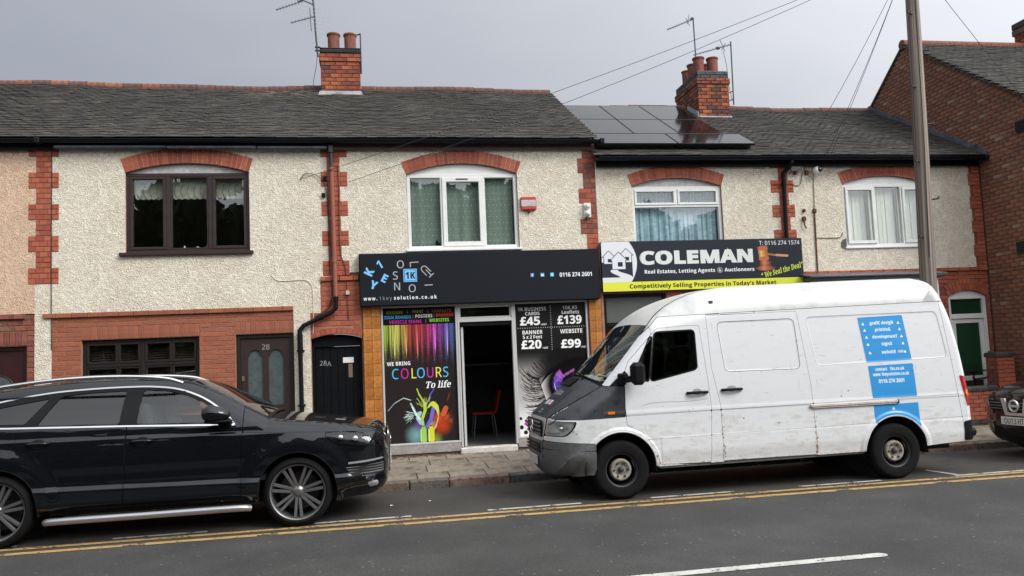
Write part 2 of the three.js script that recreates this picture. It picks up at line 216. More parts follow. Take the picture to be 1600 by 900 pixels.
// ---------------------------------------------------------------- building helpers
const brickCache = new Map();
function brickG(w, h, d = 0.06, c = 0.004) {
  const key = `${Math.round(w * 500)},${Math.round(h * 500)},${d}`; let g = brickCache.get(key); if (g) return g;
  const t = new Tris(), X = w / 2, Y = h / 2, f = [[-X + c, -Y + c, 0], [X - c, -Y + c, 0], [X - c, Y - c, 0], [-X + c, Y - c, 0]], m = [[-X, -Y, -c], [X, -Y, -c], [X, Y, -c], [-X, Y, -c]], b = m.map(p => [p[0], p[1], -d]);
  t.quad(...f); for (let i = 0; i < 4; i++) { const j = (i + 1) % 4; t.quad(m[i], m[j], f[j], f[i]); t.quad(b[i], b[j], m[j], m[i]); }
  g = t.geo(); brickCache.set(key, g); return g;
}
// courses of bricks; iv(y) gives the intervals of a course, yaw turns the wall (0 faces +z, -90 degrees faces -x with s = z)
function bricks(parent, { iv, y0, y1, ch = 0.075, len = 0.225, mats, z = 0.010, j = 0.010, seed = 1, side = null, name = 'brick', cap = 300, depth = 0.05, phase = 0, order }) {
  const r = rng(seed), list = [], n = Math.round((y1 - y0) / ch);
  for (let k = 0; k < n; k++) {
    const y = y0 + (k + 0.5) * ch;
    for (const [a, b] of iv(y, k)) {
      const cuts = [a]; let q = Math.ceil((a - phase - (k % 2) * len / 2) / len) * len + phase + (k % 2) * len / 2; for (; q < b; q += len) if (q - cuts[cuts.length - 1] > 0.045 && b - q > 0.045) cuts.push(q); cuts.push(b);
      for (let i = 0; i + 1 < cuts.length; i++) { const w = cuts[i + 1] - cuts[i]; if (w > 0.025) list.push([(cuts[i] + cuts[i + 1]) / 2, y, w - j, mats[Math.floor(r() * mats.length)], (r() - 0.5) * 0.004]); }
    }
  }
  if (order) list.sort(order);
  const rest = new Map();
  list.forEach(([s, y, w, mat, dz], i) => {
    const g = brickG(w, ch - j, depth), pos = side ? (side === 'left' ? [z - dz, y, s] : [z + dz, y, s]) : [s, y, z + dz], ry = side === 'left' ? -Math.PI / 2 : side === 'right' ? Math.PI / 2 : 0;
    if (i < cap) { const m = part(parent, name, g, mat, ...pos); if (ry) m.rotation.y = ry; }
    else { const q = g.clone(); if (ry) q.rotateY(ry); q.translate(...pos); if (!rest.has(mat)) rest.set(mat, []); rest.get(mat).push(q); }
  });
  for (const [mat, l] of rest) stuff(part(parent, 'brickwork', merge(l), mat));
}
const cutHoles = (x0, x1, holes) => y => { let out = [[x0, x1]]; for (const [a, b, c, d] of holes) if (y > c && y < d) out = out.flatMap(([p, q]) => b <= p || a >= q ? [[p, q]] : [[p, a], [b, q]].filter(([u, v]) => v - u > 0.02)); return out; };
// segmental arch over an opening: circle through the two springings with the given rise
function arcOf(xL, xR, y, rise) { const c = (xR - xL) / 2, R = (c * c + rise * rise) / (2 * rise), cx = (xL + xR) / 2, cy = y + rise - R, a = Math.asin(c / R); return { R, cx, cy, a }; }
const arcPts = (xL, xR, y, rise, n = 14) => { const { R, cx, cy, a } = arcOf(xL, xR, y, rise); return Array.from({ length: n + 1 }, (_, i) => { const t = lerp(a, -a, i / n); return [cx + R * Math.sin(t), cy + R * Math.cos(t)]; }); }; // right to left
function arch(parent, xL, xR, y, rise, t, n, z, mats, seed = 1, name = 'arch_brick') {
  const { R, cx, cy, a } = arcOf(xL, xR, y, rise), r = rng(seed), gap = 0.004 / R;
  for (let i = 0; i < n; i++) {
    const t0 = lerp(-a, a, i / n) + gap, t1 = lerp(-a, a, (i + 1) / n) - gap, P = (t, q, zz) => [cx + q * Math.sin(t) - mx, cy + q * Math.cos(t) - my, zz], tm = (t0 + t1) / 2, mx = cx + (R + t / 2) * Math.sin(tm), my = cy + (R + t / 2) * Math.cos(tm);
    const T = new Tris(), R0 = R, R1 = R + t - 0.004 + (r() - 0.5) * 0.006, f = [P(t0, R0, 0), P(t1, R0, 0), P(t1, R1, 0), P(t0, R1, 0)], b = f.map(p => [p[0], p[1], -0.07]);
    T.quad(...f); for (let k = 0; k < 4; k++) { const l = (k + 1) % 4; T.quad(b[k], b[l], f[l], f[k]); }
    part(parent, name, T.geo(), mats[Math.floor(r() * mats.length)], mx, my, z + (r() - 0.5) * 0.004);
  }
}
const segment = (xL, xR, y, rise) => [[xL, y], [xR, y], ...arcPts(xL, xR, y, rise).slice(1, -1)];
const archHole = (x0, x1, y0, y, rise) => [[x0, y0], [x1, y0], ...arcPts(x0, x1, y, rise)];
// alternating quoins: blocks of `grp` courses, wide and narrow in turn
function quoins(parent, { cx0, cx1, wide0, wide1, y0, y1, ch, mats, seed, grp = 3, first = 1, z = 0.02, len = 0.225 }) {
  bricks(parent, { iv: (y, k) => [(Math.floor(k / grp) + first) % 2 ? [wide0, wide1] : [cx0, cx1]], y0, y1, ch, mats, seed, z, len, phase: cx0, name: 'quoin_brick' });
}
const pane = (parent, x0, x1, y0, y1, z, mat = M.glass) => part(parent, 'pane', new THREE.BoxGeometry(x1 - x0 - 0.002, y1 - y0 - 0.002, 0.004), mat, (x0 + x1) / 2, (y0 + y1) / 2, z);
function light(win, x0, x1, y0, y1, t, z0, z1, mat, name = 'casement', gl = M.glass) { part(win, name, frameG(x0, x1, y0, y1, t, z0, z1), mat); return pane(win, x0 + t, x1 - t, y0 + t, y1 - t, (z0 + z1) / 2 - 0.004, gl); }
function curtainG(x0, x1, y0, y1, folds, amp, seed, nx = 90, ny = 8) {
  const r = rng(seed), ph = Array.from({ length: 5 }, () => r() * 6.28), g = new THREE.PlaneGeometry(x1 - x0, y1 - y0, nx, ny), p = g.attributes.position;
  for (let i = 0; i < p.count; i++) { const u = (p.getX(i) - (x0 - x1) / 2) / (x1 - x0), v = p.getY(i) / (y1 - y0); const w = u * folds * 6.28; p.setZ(i, amp * (Math.sin(w + ph[0] + 0.3 * Math.sin(v * 2 + ph[1])) * 0.6 + Math.sin(w * 1.7 + ph[2]) * 0.3 + Math.sin(w * 0.43 + ph[3]) * 0.5)); p.setX(i, p.getX(i) + amp * 0.4 * Math.cos(w * 1.3 + ph[4])); }
  g.computeVertexNormals(); return g;
}
// plain tiled roof slope; the lowest courses are single tiles, the rest joined
const tilePal = [[0.094, 0.086, 0.076], [0.078, 0.072, 0.066], [0.112, 0.102, 0.088], [0.066, 0.061, 0.060], [0.128, 0.114, 0.094], [0.095, 0.081, 0.068]];
M.tileV = new THREE.MeshStandardMaterial({ vertexColors: true, roughness: 0.9, map: grainB, bumpMap: bumpFine, bumpScale: 0.003 });
const tileMats = tinted(tilePal, grainB, 0.9), patchN = fbmTile(404, 8, 4);
const TG = (() => { const t = new Tris(), X = 0.081, h = 0.015, A = [-X, 0.023, 0], B = [X, 0.023, 0], C = [X, 0.002, -0.165], D = [-X, 0.002, -0.165], u = p => [p[0], p[1] + h, p[2]]; t.quad(u(A), u(B), u(C), u(D)); t.quad(A, B, u(B), u(A)); t.quad(B, C, u(C), u(B)); t.quad(D, A, u(A), u(D)); t.quad(D, C, B, A); return t; })();
const tileGeo = TG.geo();
function roofTiles(roof, { x0, x1, ez, ey, rz, ry, e = 0.106, single = 4, lichen = null, seed = 1, sag = () => 0, mossy = 0.25, step = 0.165 }) {
  const th = Math.atan2(ry - ey, ez - rz), L = Math.hypot(ry - ey, ez - rz), r = rng(seed), n = Math.floor(L / e), P = [], N = [], U = [], C = [];
  for (let k = 0; k < n; k++) for (let x = x0 + step / 2 + (k % 2 ? 0 : -step / 2); x < x1 + step * 0.3; x += step) {
    const xc = clamp(x, x0 + 0.02, x1 - 0.02), s = k * e + (r() - 0.5) * 0.014 + 0.012 * Math.sin(xc * 1.7 + k * 0.4), o = sag(xc, s) + (r() - 0.5) * 0.007, y = ey + s * Math.sin(th) + o * Math.cos(th), z = ez - s * Math.cos(th) + o * Math.sin(th), yaw = (r() - 0.5) * 0.03;
    const pn = patchN(xc / 9 + 0.1, s / 9 + seed * 0.13), ci = Math.floor(r() * 6), q = tilePal[ci], dk = 0.86 + 0.4 * (pn - 0.5) + 0.2 * (r() - 0.5), mo = Math.max(mossy * smooth(0.5, 0.7, patchN(xc / 7 + 0.5, s / 5)) * r(), lichen ? 0.95 * smooth(1, 0.2, Math.hypot((xc - lichen[0]) / lichen[2], (s - lichen[1]) / lichen[3])) * smooth(0.35, 0.6, r() * 0.6 + 0.4 * patchN(xc / 2, s / 2)) : 0);
    if (k < single) { const m = part(roof, 'roof_tile', tileGeo, tileMats[ci], xc, y, z); m.rotation.x = th; m.rotation.y = yaw; continue; }
    const ct = Math.cos(th), st = Math.sin(th), cy = Math.cos(yaw), sy = Math.sin(yaw), col = [lerp(q[0] * dk * 0.92, 0.23, mo), lerp(q[1] * dk * 0.92, 0.215, mo), lerp(q[2] * dk * 0.92, 0.165, mo)];
    for (let i = 0; i < TG.p.length; i += 3) { const px = TG.p[i], py = TG.p[i + 1], pz = TG.p[i + 2], X = px * cy + pz * sy, Z = -px * sy + pz * cy; P.push(xc + X, y + py * ct - Z * st, z + py * st + Z * ct); const nx = TG.n[i], ny = TG.n[i + 1], nz = TG.n[i + 2]; N.push(nx, ny * ct - nz * st, ny * st + nz * ct); U.push(xc + TG.u[i / 3 * 2] + ci * 0.3, s + TG.u[i / 3 * 2 + 1]); C.push(...col); }
  }
  const g = new THREE.BufferGeometry(); g.setAttribute('position', new THREE.Float32BufferAttribute(P, 3)); g.setAttribute('normal', new THREE.Float32BufferAttribute(N, 3)); g.setAttribute('uv', new THREE.Float32BufferAttribute(U, 2)); g.setAttribute('color', new THREE.Float32BufferAttribute(C, 3));
  stuff(part(roof, 'roof_tiling', g, M.tileV));
}
const ridgeMats = tinted([[0.30, 0.11, 0.06], [0.16, 0.075, 0.055], [0.20, 0.085, 0.06], [0.13, 0.075, 0.06], [0.36, 0.14, 0.075]], grainB, 0.85);
function ridge(roof, x0, x1, y, z, { len = 0.34, pick = () => 1, sag = () => 0, r0 = 0.115 }) {
  const n = Math.round((x1 - x0) / len), l = (x1 - x0) / n;
  const gg = new THREE.CylinderGeometry(r0, r0, l - 0.006, 14, 1).rotateZ(Math.PI / 2);
  for (let i = 0; i < n; i++) { const x = x0 + (i + 0.5) * l; part(roof, 'ridge_tile', gg, ridgeMats[pick(i, x)], x, y + sag(x, 3.9) - r0 * 0.45, z); }
}
const gableBox = (x0, x1, pts) => { const g = new THREE.ExtrudeGeometry(shapeOf(pts.map(([z, y]) => [-z, y])), { depth: x1 - x0, bevelEnabled: false }); g.rotateY(Math.PI / 2); g.translate(x0, 0, 0); return g; };
// half-round gutter along x
const gutterG = (x0, x1, y, z, r = 0.062) => { const s = new THREE.Shape(); s.absarc(0, 0, r, Math.PI, 2 * Math.PI, false); s.lineTo(r - 0.006, 0); s.absarc(0, 0, r - 0.006, 2 * Math.PI, Math.PI, true); s.closePath(); const g = new THREE.ExtrudeGeometry(s, { depth: x1 - x0, bevelEnabled: false, curveSegments: 14 }); g.rotateY(Math.PI / 2); g.translate(x0, y, z); return g; };
function innerRooms(h, x0, x1, top, fl = 2.66, front = -0.26) { // party walls, back wall, floors and ceiling, so that rooms are closed and dark
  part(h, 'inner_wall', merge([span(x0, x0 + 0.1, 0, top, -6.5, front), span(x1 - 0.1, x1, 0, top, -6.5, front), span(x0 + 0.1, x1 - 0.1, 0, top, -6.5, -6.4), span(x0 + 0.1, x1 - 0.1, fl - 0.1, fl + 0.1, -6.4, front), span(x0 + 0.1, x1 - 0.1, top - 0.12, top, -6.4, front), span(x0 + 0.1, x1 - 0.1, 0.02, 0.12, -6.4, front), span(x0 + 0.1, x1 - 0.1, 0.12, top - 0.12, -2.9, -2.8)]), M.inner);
}

// ---------------------------------------------------------------- left part of the terrace: pink house, number 28, printing shop
const sagL = (x, s) => 0.018 * Math.sin(x * 0.9 + 1.1) * (s / 4) + 0.012 * Math.sin(x * 2.3 + s) * Math.min(1, s) + (x < -3 ? 0.02 * smooth(-3, -6, x) * s / 4 : 0);
const L_EAVE = { ez: 0.2, ey: 5.415, rz: -3.2, ry: 7.375 };
const eaveTop = 5.384, prismL = [[0.17, 5.385], [-3.2, 7.345], [-6.6, 5.385]];
function quoinBacking(h, cx0, cx1, w0, w1, y0, ch, n, first, mat = M.mortarRed) { const l = []; for (let k = 0; k < n; k++) { const wide = (k + first) % 2, a = wide ? w0 : cx0, b = wide ? w1 : cx1; l.push(span(a + 0.006, b - 0.006, y0 + k * 3 * ch + 0.0005, y0 + (k + 1) * 3 * ch - 0.0005, -0.01, 0.0205, 0.001)); } part(h, 'quoin_mortar', merge(l), mat); }
// ---- pink house
{
  const h = thing('pink_house', 'peach pink roughcast terraced house with a dark wine red door', 'house', -7.4, 0, 0);
  const x0 = -9.6, x1 = -5.332, win = archHole(-8.3, -6.4, 3.6, 4.9, 0.155), door = rect(-6.36, -5.445, 0.13, 2.18);
  part(h, 'wall', slab(rect(x0, x1, 0, eaveTop), [win, door], -0.25, 0), M.mortarRed);
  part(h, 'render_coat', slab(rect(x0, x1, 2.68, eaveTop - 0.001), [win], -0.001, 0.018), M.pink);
  bricks(h, { iv: cutHoles(-7.2, x1, [[-6.36, -5.445, 0, 2.18], [-6.36, -5.445, 2.18, 2.4]]), y0: 0.12, y1: 2.67, ch: 0.082, mats: M.oldBrick, z: 0.008, seed: 5, cap: 120 });
  for (let i = 0; i < 11; i++) part(h, 'soldier_brick', brickG(0.074, 0.205), M.oldBrick[i % 4], -6.36 + 0.0835 * (i + 0.5), 2.295, 0.009);
  bricks(h, { iv: () => [[-7.2, -5.46]], y0: 2.60, y1: 2.68, ch: 0.08, mats: M.oldBrick, z: 0.05, seed: 6, depth: 0.06 });
  arch(h, -8.3, -6.4, 4.9, 0.155, 0.23, 24, 0.024, M.redBrick, 3);
  const w = part(h, 'window', frameG(-8.3, -6.4, 3.62, 4.9, 0.06, -0.12, -0.05), M.upvc); light(w, -8.24, -7.36, 3.68, 4.84, 0.05, -0.11, -0.06, M.upvc); light(w, -7.34, -6.46, 3.68, 4.84, 0.05, -0.11, -0.06, M.upvc);
  part(w, 'arch_infill', slab(segment(-8.3, -6.4, 4.901, 0.15), [], -0.11, -0.06), M.upvc);
  const d = part(h, 'door', span(-6.30, -5.505, 0.16, 2.12, -0.13, -0.08), M.wineDoor); part(h, 'door_frame', frameG(-6.355, -5.45, 0.13, 2.175, 0.055, -0.14, -0.05), M.wineDoor);
  const fan = []; for (let i = 0; i <= 12; i++) { const t = Math.PI * i / 12; fan.push([-5.9 + 0.26 * Math.cos(t), 1.50 + 0.24 * Math.sin(t)]); }
  part(d, 'fanlight', slab(fan, [], -0.079, -0.074), M.frosted); part(d, 'fanlight_rim', tube(fan.map(([x, y]) => [x, y, -0.072]).concat([[-6.16, 1.50, -0.072], [-5.64, 1.5, -0.072]]), 0.010, 40, 6), M.wineDoor);
  for (const [a, b, c, e] of [[-6.24, -5.94, 0.3, 0.9], [-5.86, -5.56, 0.3, 0.9]]) part(d, 'door_panel', span(a, b, c, e, -0.082, -0.068, 0.01), M.wineDoor);
  part(d, 'door_handle', merge([span(-5.62, -5.575, 1.22, 1.42, -0.08, -0.068, 0.008), rod([-5.597, 1.36, -0.06], [-5.70, 1.35, -0.045], 0.010, 8), rod([-5.597, 1.36, -0.075], [-5.597, 1.36, -0.05], 0.012, 8)]), M.alu); for (const y of [1.53, 1.50]) part(d, 'hinge_cap', cb(0.02, 0.018, 0.02, 0.005), M.upvc, -5.508, y, -0.075);
  innerRooms(h, x0, x1, eaveTop);
  const rf = part(h, 'roof', gableBox(x0, x1, prismL), M.mortarGrey); roofTiles(rf, { x0, x1, ...L_EAVE, seed: 3, sag: sagL, mossy: 0.2 });
  ridge(rf, x0, x1, 7.41, -3.2, { pick: (i) => [0, 1, 4, 2][i % 4], sag: sagL });
  part(h, 'fascia', span(x0, x1, 5.25, 5.384, 0.06, 0.085), M.black); part(h, 'gutter', gutterG(x0, -5.25, 5.40, 0.20, 0.06), M.gutter);
}
// ---- number 28
{
  const h = thing('cream_house', 'cream roughcast terraced house number 28 with brown framed windows', 'house', -3, 0, 0);
  const win = archHole(-4.0, -2.09, 3.6, 4.905, 0.155), gf = rect(-4.66, -2.90, 1.12, 2.235), dr = rect(-2.342, -1.43, 0.13, 2.235), pas = archHole(-1.157, -0.335, 0.1, 2.115, 0.075);
  part(h, 'wall', slab([[-5.33, 0], [-0.335, 0], [-0.335, 3.06], [-0.735, 3.06], [-0.735, eaveTop], [-5.33, eaveTop]], [win, gf, dr, pas.map(([x, y]) => [clamp(x, -1.157, -0.336), y])].slice(0, 3).concat([archHole(-1.157, -0.337, 0.1, 2.115, 0.075)]), -0.25, 0), M.mortarPale);
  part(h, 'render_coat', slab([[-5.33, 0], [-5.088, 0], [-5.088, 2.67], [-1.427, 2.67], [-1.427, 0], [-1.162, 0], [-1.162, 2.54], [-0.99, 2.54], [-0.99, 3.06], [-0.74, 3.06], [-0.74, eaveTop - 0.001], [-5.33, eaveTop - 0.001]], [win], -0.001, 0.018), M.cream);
  // brick panel of the ground floor with soldier courses over the openings
  bricks(h, { iv: cutHoles(-5.086, -1.43, [[-4.66, -2.90, 1.12, 2.45], [-2.342, -1.43, 0, 2.45]]), y0: 1.037, y1: 2.592, ch: 0.0737, len: 0.228, mats: M.paintBrick, z: 0.006, j: 0.007, seed: 8, depth: 0.03 });
  bricks(h, { iv: cutHoles(-5.086, -1.43, [[-4.66, -2.90, 1.12, 2.45], [-2.342, -1.43, 0, 2.45]]), y0: 0.1526, y1: 1.037, ch: 0.0737, len: 0.228, mats: M.paintBrick, z: 0.006, j: 0.007, seed: 9, depth: 0.03, cap: 40 });
  for (const [a, b] of [[-4.66, -2.90], [-2.342, -1.43]]) { const n = Math.round((b - a) / 0.0755), w = (b - a) / n; for (let i = 0; i < n; i++) part(h, 'soldier_brick', brickG(w - 0.006, 0.196, 0.03), M.paintBrick[(i * 7) % 4], a + w * (i + 0.5), 2.338, 0.0065); }
  bricks(h, { iv: () => [[-5.205, -1.427]], y0: 2.596, y1: 2.67, ch: 0.074, mats: M.paintBrick, z: 0.05, seed: 10, depth: 0.06, len: 0.228, j: 0.006, name: 'band_brick' });
  // quoins
  quoinBacking(h, -5.322, -5.087, -5.43, -4.98, 3.135, 0.0845, 9, 1); quoins(h, { cx0: -5.322, cx1: -5.087, wide0: -5.43, wide1: -4.98, y0: 3.135, y1: 5.35, ch: 0.0845, mats: M.redBrick, seed: 14, z: 0.026, len: 0.118 });
  quoinBacking(h, -0.842, -0.622, -0.943, -0.502, 3.15, 0.0833, 9, 1); quoins(h, { cx0: -0.842, cx1: -0.622, wide0: -0.943, wide1: -0.502, y0: 3.15, y1: 5.35, ch: 0.0833, mats: M.redBrick, seed: 15, z: 0.026, len: 0.22 });
  // brickwork over the passage door
  { const o = arcOf(-1.157, -0.337, 2.115, 0.075); bricks(h, { iv: y => { const l = y < 2.54 ? -1.16 : -0.985, q = o.R + 0.115, dy = y - o.cy; if (Math.abs(dy) >= q) return [[l, -0.345]]; const hw = Math.sqrt(q * q - dy * dy); return [[l, o.cx - hw], [o.cx + hw, -0.345]].filter(([a, b]) => b - a > 0.03); }, y0: 2.15, y1: 3.06, ch: 0.0827, mats: M.redBrick, seed: 18, z: 0.009 }); arch(h, -1.155, -0.339, 2.115, 0.075, 0.11, 10, 0.012, M.redBrick, 19); bricks(h, { iv: () => [[-0.985, -0.36]], y0: 3.062, y1: 3.142, ch: 0.08, mats: M.redBrick, seed: 20, z: 0.05, name: 'band_brick' }); }
  // upper window
  arch(h, -4.0, -2.09, 4.905, 0.155, 0.235, 26, 0.026, M.redBrick, 21);
  const w = part(h, 'window', merge([frameG(-3.998, -2.092, 3.60, 4.90, 0.05, -0.11, -0.03), span(-3.395, -3.33, 3.65, 4.85, -0.11, -0.03), span(-2.745, -2.68, 3.65, 4.85, -0.11, -0.03)]), M.brownWood);
  light(w, -3.946, -3.397, 3.652, 4.848, 0.045, -0.10, -0.022, M.brownWood); light(w, -3.328, -2.747, 3.652, 4.848, 0.022, -0.10, -0.035, M.brownWood); light(w, -2.678, -2.144, 3.652, 4.848, 0.045, -0.10, -0.022, M.brownWood);
  part(w, 'sill', span(-4.085, -2.035, 3.545, 3.60, -0.12, 0.08, 0.008), M.brownWood); part(w, 'arch_infill', slab(segment(-4.0, -2.09, 4.901, 0.15), [], -0.10, -0.05), M.greyPaint);
  // ground floor window
  const g = part(h, 'window', merge([frameG(-4.658, -2.902, 1.125, 2.232, 0.05, -0.13, -0.06), span(-3.80, -3.74, 1.175, 2.182, -0.13, -0.06), span(-4.608, -3.80, 1.80, 1.85, -0.13, -0.06), span(-3.74, -2.952, 1.80, 1.85, -0.13, -0.06)]), M.darkWood);
  for (const [a, b] of [[-4.606, -4.14], [-4.14, -3.802], [-3.738, -3.33], [-3.33, -2.954]]) { light(g, a + 0.002, b - 0.002, 1.852, 2.18, 0.035, -0.12, -0.05, M.darkWood); light(g, a + 0.002, b - 0.002, 1.178, 1.798, 0.03, -0.12, -0.07, M.darkWood); }
  part(g, 'sill', span(-4.70, -2.86, 1.065, 1.12, -0.13, 0.07, 0.008), M.darkWood);
  // front door with two arched lights
  part(h, 'door_frame', frameG(-2.340, -1.432, 0.13, 2.232, 0.06, -0.14, -0.04), M.darkWood);
  const A = (x0, x1) => { const m = (x0 + x1) / 2, q = (x1 - x0) / 2, o = [[x0, 1.08], [x1, 1.08], [x1, 1.86], [x1 - 0.03, 1.90]]; for (let i = 1; i < 8; i++) { const t = Math.PI * i / 8; o.push([m + (q - 0.03) * Math.cos(t), 1.90 + (q - 0.04) * Math.sin(t)]); } o.push([x0 + 0.03, 1.90], [x0, 1.86]); return o; };
  const d = part(h, 'door', slab(rect(-2.278, -1.494, 0.16, 2.17), [A(-2.17, -1.93), A(-1.845, -1.60)], -0.12, -0.07), M.brownWood);
  for (const [a, b] of [[-2.17, -1.93], [-1.845, -1.60]]) part(d, 'pane', slab(A(a, b), [], -0.105, -0.098), M.frosted);
  for (const [a, b] of [[-2.2, -1.92], [-1.85, -1.57]]) part(d, 'door_panel', span(a, b, 0.3, 0.86, -0.072, -0.056, 0.012), M.brownWood);
  part(d, 'letter_plate', span(-2.02, -1.74, 0.955, 1.0, -0.07, -0.058, 0.006), std(0.42, 0.30, 0.12, 0.35, { metalness: 0.8 })); part(d, 'lock', span(-2.265, -2.225, 1.48, 1.56, -0.07, -0.055), std(0.42, 0.30, 0.12, 0.35, { metalness: 0.8 })); part(d, 'door_number', textG('28', 0.085, 0.006), M.alu, -1.885, 2.02, -0.069);
  part(h, 'doorstep', span(-2.34, -1.43, 0.05, 0.15, -0.12, 0.14, 0.01), M.slab[3]);
  // plank door of the passage
  const pd = part(h, 'passage_door', slab(archHole(-1.11, -0.38, 0.14, 2.0, 0.01).slice(0, 2).concat([[-0.38, 1.98], [-1.11, 1.98]]), [], -0.20, -0.16), M.darkMetal);
  M.blackPaint = matte(0.0045, 0.0055, 0.008, 0.5, { map: grain });
  for (let i = 0; i < 6; i++) part(pd, 'plank', span(-1.105 + i * 0.1208, -1.105 + (i + 1) * 0.1208 - 0.005, 0.145, 1.975, -0.165, -0.14, 0.005), M.blackPaint);
  part(h, 'passage_frame', merge([span(-1.155, -1.112, 0.13, 2.105, -0.21, -0.1), span(-0.378, -0.339, 0.13, 2.105, -0.21, -0.1), slab([[-1.155, 1.985], [-0.339, 1.985], ...arcPts(-1.155, -0.339, 2.11, 0.07)], [], -0.2, -0.1)]), M.blackPaint);
  part(pd, 'house_number', textG('28', 0.078, 0.006), M.alu, -0.98, 1.715, -0.139); part(pd, 'house_number', textG('A', 0.078, 0.006), M.alu, -0.885, 1.70, -0.139);
  part(pd, 'notice', span(-0.66, -0.485, 1.705, 1.795, -0.139, -0.134, 0.002), M.upvc); part(pd, 'letter_plate', span(-0.575, -0.505, 1.46, 1.685, -0.139, -0.128, 0.004), std(0.22, 0.16, 0.12, 0.5, { metalness: 0.4 }));
  innerRooms(h, -5.33, -1.17, eaveTop);
  const rf = part(h, 'roof', gableBox(-5.331, -0.735, prismL), M.mortarGrey); roofTiles(rf, { x0: -5.33, x1: -0.735, ...L_EAVE, seed: 4, sag: sagL, mossy: 0.3, lichen: [-1.7, 3.55, 1.3, 0.55] });
  ridge(rf, -5.33, -1.1, 7.41, -3.2, { pick: (i, x) => x < -4.4 ? [4, 1, 0][i % 3] : [2, 1, 3, 2, 1][i % 5], sag: sagL }); ridge(rf, -0.29, -0.0, 7.41, -3.2, { pick: () => 2, sag: sagL });
  part(h, 'fascia', span(-5.33, -0.74, 5.27, 5.384, 0.06, 0.085), M.black); part(h, 'gutter', merge([gutterG(-5.25, -0.74, 5.40, 0.20, 0.06), span(-5.26, -5.18, 5.325, 5.41, 0.13, 0.275, 0.01)]), M.gutter);
  part(h, 'lower_gutter', merge([span(-5.02, -3.35, 5.268, 5.318, 0.09, 0.165, 0.015), span(-3.34, -1.95, 5.262, 5.312, 0.09, 0.165, 0.015), span(-1.94, -0.82, 5.257, 5.307, 0.09, 0.165, 0.015)]), M.gutterBlue);
  // downpipes: terracotta painted upper length, black offset and lower length
  part(h, 'rainwater_head', merge([span(-0.80, -0.72, 5.20, 5.33, 0.06, 0.15, 0.01), rod([-0.758, 5.2, 0.10], [-0.757, 4.96, 0.09], 0.034, 12)]), M.darkMetal);
  part(h, 'downpipe', merge([rod([-0.757, 4.96, 0.09], [-0.739, 2.74, 0.09], 0.036, 14), rod([-0.748, 3.36, 0.09], [-0.748, 3.44, 0.09], 0.043, 14), rod([-0.757, 4.90, 0.09], [-0.757, 4.96, 0.09], 0.043, 14)]), M.redPipe);
  part(h, 'downpipe', merge([pipe([[-0.739, 2.74, 0.09], [-0.739, 2.62, 0.09], [-0.81, 2.545, 0.09], [-1.26, 2.34, 0.09], [-1.325, 2.26, 0.09], [-1.312, 0.15, 0.09]], 0.037, 14), rod([-0.739, 2.72, 0.09], [-0.739, 2.80, 0.09], 0.045, 14), rod([-1.322, 1.92, 0.09], [-1.322, 2.2, 0.09], 0.044, 14), rod([-0.95, 2.482, 0.09], [-1.02, 2.45, 0.09], 0.046, 12)]), M.black);
  for (const y of [1.05, 1.93]) part(h, 'pipe_bracket', span(-1.375, -1.26, y - 0.015, y + 0.015, 0.0, 0.13, 0.004), M.black);
  // cables clipped to the wall
  for (const pts of [[[-5.085, 5.3, 0.03], [-5.086, 3.2, 0.032], [-5.084, 2.1, 0.025]], [[-1.27, 4.76, 0.03], [-1.2, 4.86, 0.04], [-1.0, 4.83, 0.045], [-0.88, 4.70, 0.04], [-0.84, 4.40, 0.04], [-0.83, 3.4, 0.04], [-0.82, 2.7, 0.03], [-0.95, 2.52, 0.03], [-1.14, 2.42, 0.03]], [[-0.66, 5.0, 0.035], [-0.65, 4.7, 0.04], [-0.64, 3.5, 0.04], [-0.58, 3.3, 0.04], [-0.56, 2.9, 0.035], [-0.545, 2.4, 0.02]], [[-0.83, 4.72, 0.05], [-0.82, 4.0, 0.05], [-0.80, 2.8, 0.05], [-0.9, 2.6, 0.03], [-1.1, 2.47, 0.03]]]) part(h, 'cable', tube(pts, 0.006, 60, 5), M.wire);
  part(h, 'painted_cable', tube([[-1.76, 3.18, 0.02], [-1.68, 3.10, 0.024], [-1.2, 3.08, 0.024], [-1.13, 3.0, 0.024], [-1.11, 2.5, 0.022], [-1.12, 2.2, 0.02]], 0.007, 60, 5), std(0.60, 0.56, 0.48, 0.8));
  for (const [x, y] of [[-0.87, 4.78], [-0.90, 4.50], [-0.55, 2.86]]) part(h, 'junction_box', span(x - 0.03, x + 0.03, y - 0.035, y + 0.035, 0.02, 0.06, 0.006), x > -0.6 ? M.greyPaint : M.black);
  // chimney with two pots, on the ridge above the party wall
  const c = part(h, 'chimney', merge([span(-1.075, -0.315, 6.6, 7.85, -3.46, -2.795), span(-1.10, -0.29, 7.85, 8.0, -3.49, -2.77)]), M.mortarGrey);
  const iv = () => [[-1.085, -0.305]];
  bricks(c, { iv, y0: 7.02, y1: 7.85, ch: 0.083, mats: M.chimBrick.slice(0, 4).concat(M.chimBrick), z: -2.78, seed: 31, depth: 0.04 });
  for (const [s, x] of [['left', -1.088], ['right', -0.302]]) bricks(c, { iv: () => [[-3.47, -2.79]], y0: 7.02, y1: 7.85, ch: 0.083, mats: M.chimBrick, z: x, side: s, seed: 32, depth: 0.04 });
  bricks(c, { iv: () => [[-1.115, -0.275]], y0: 7.85, y1: 8.016, ch: 0.083, mats: M.chimBrick.slice(0, 5), z: -2.757, seed: 33, depth: 0.05, len: 0.28 });
  for (const [s, x] of [['left', -1.117], ['right', -0.273]]) bricks(c, { iv: () => [[-3.48, -2.765]], y0: 7.85, y1: 8.016, ch: 0.083, mats: M.chimBrick, z: x, side: s, seed: 34, depth: 0.04 });
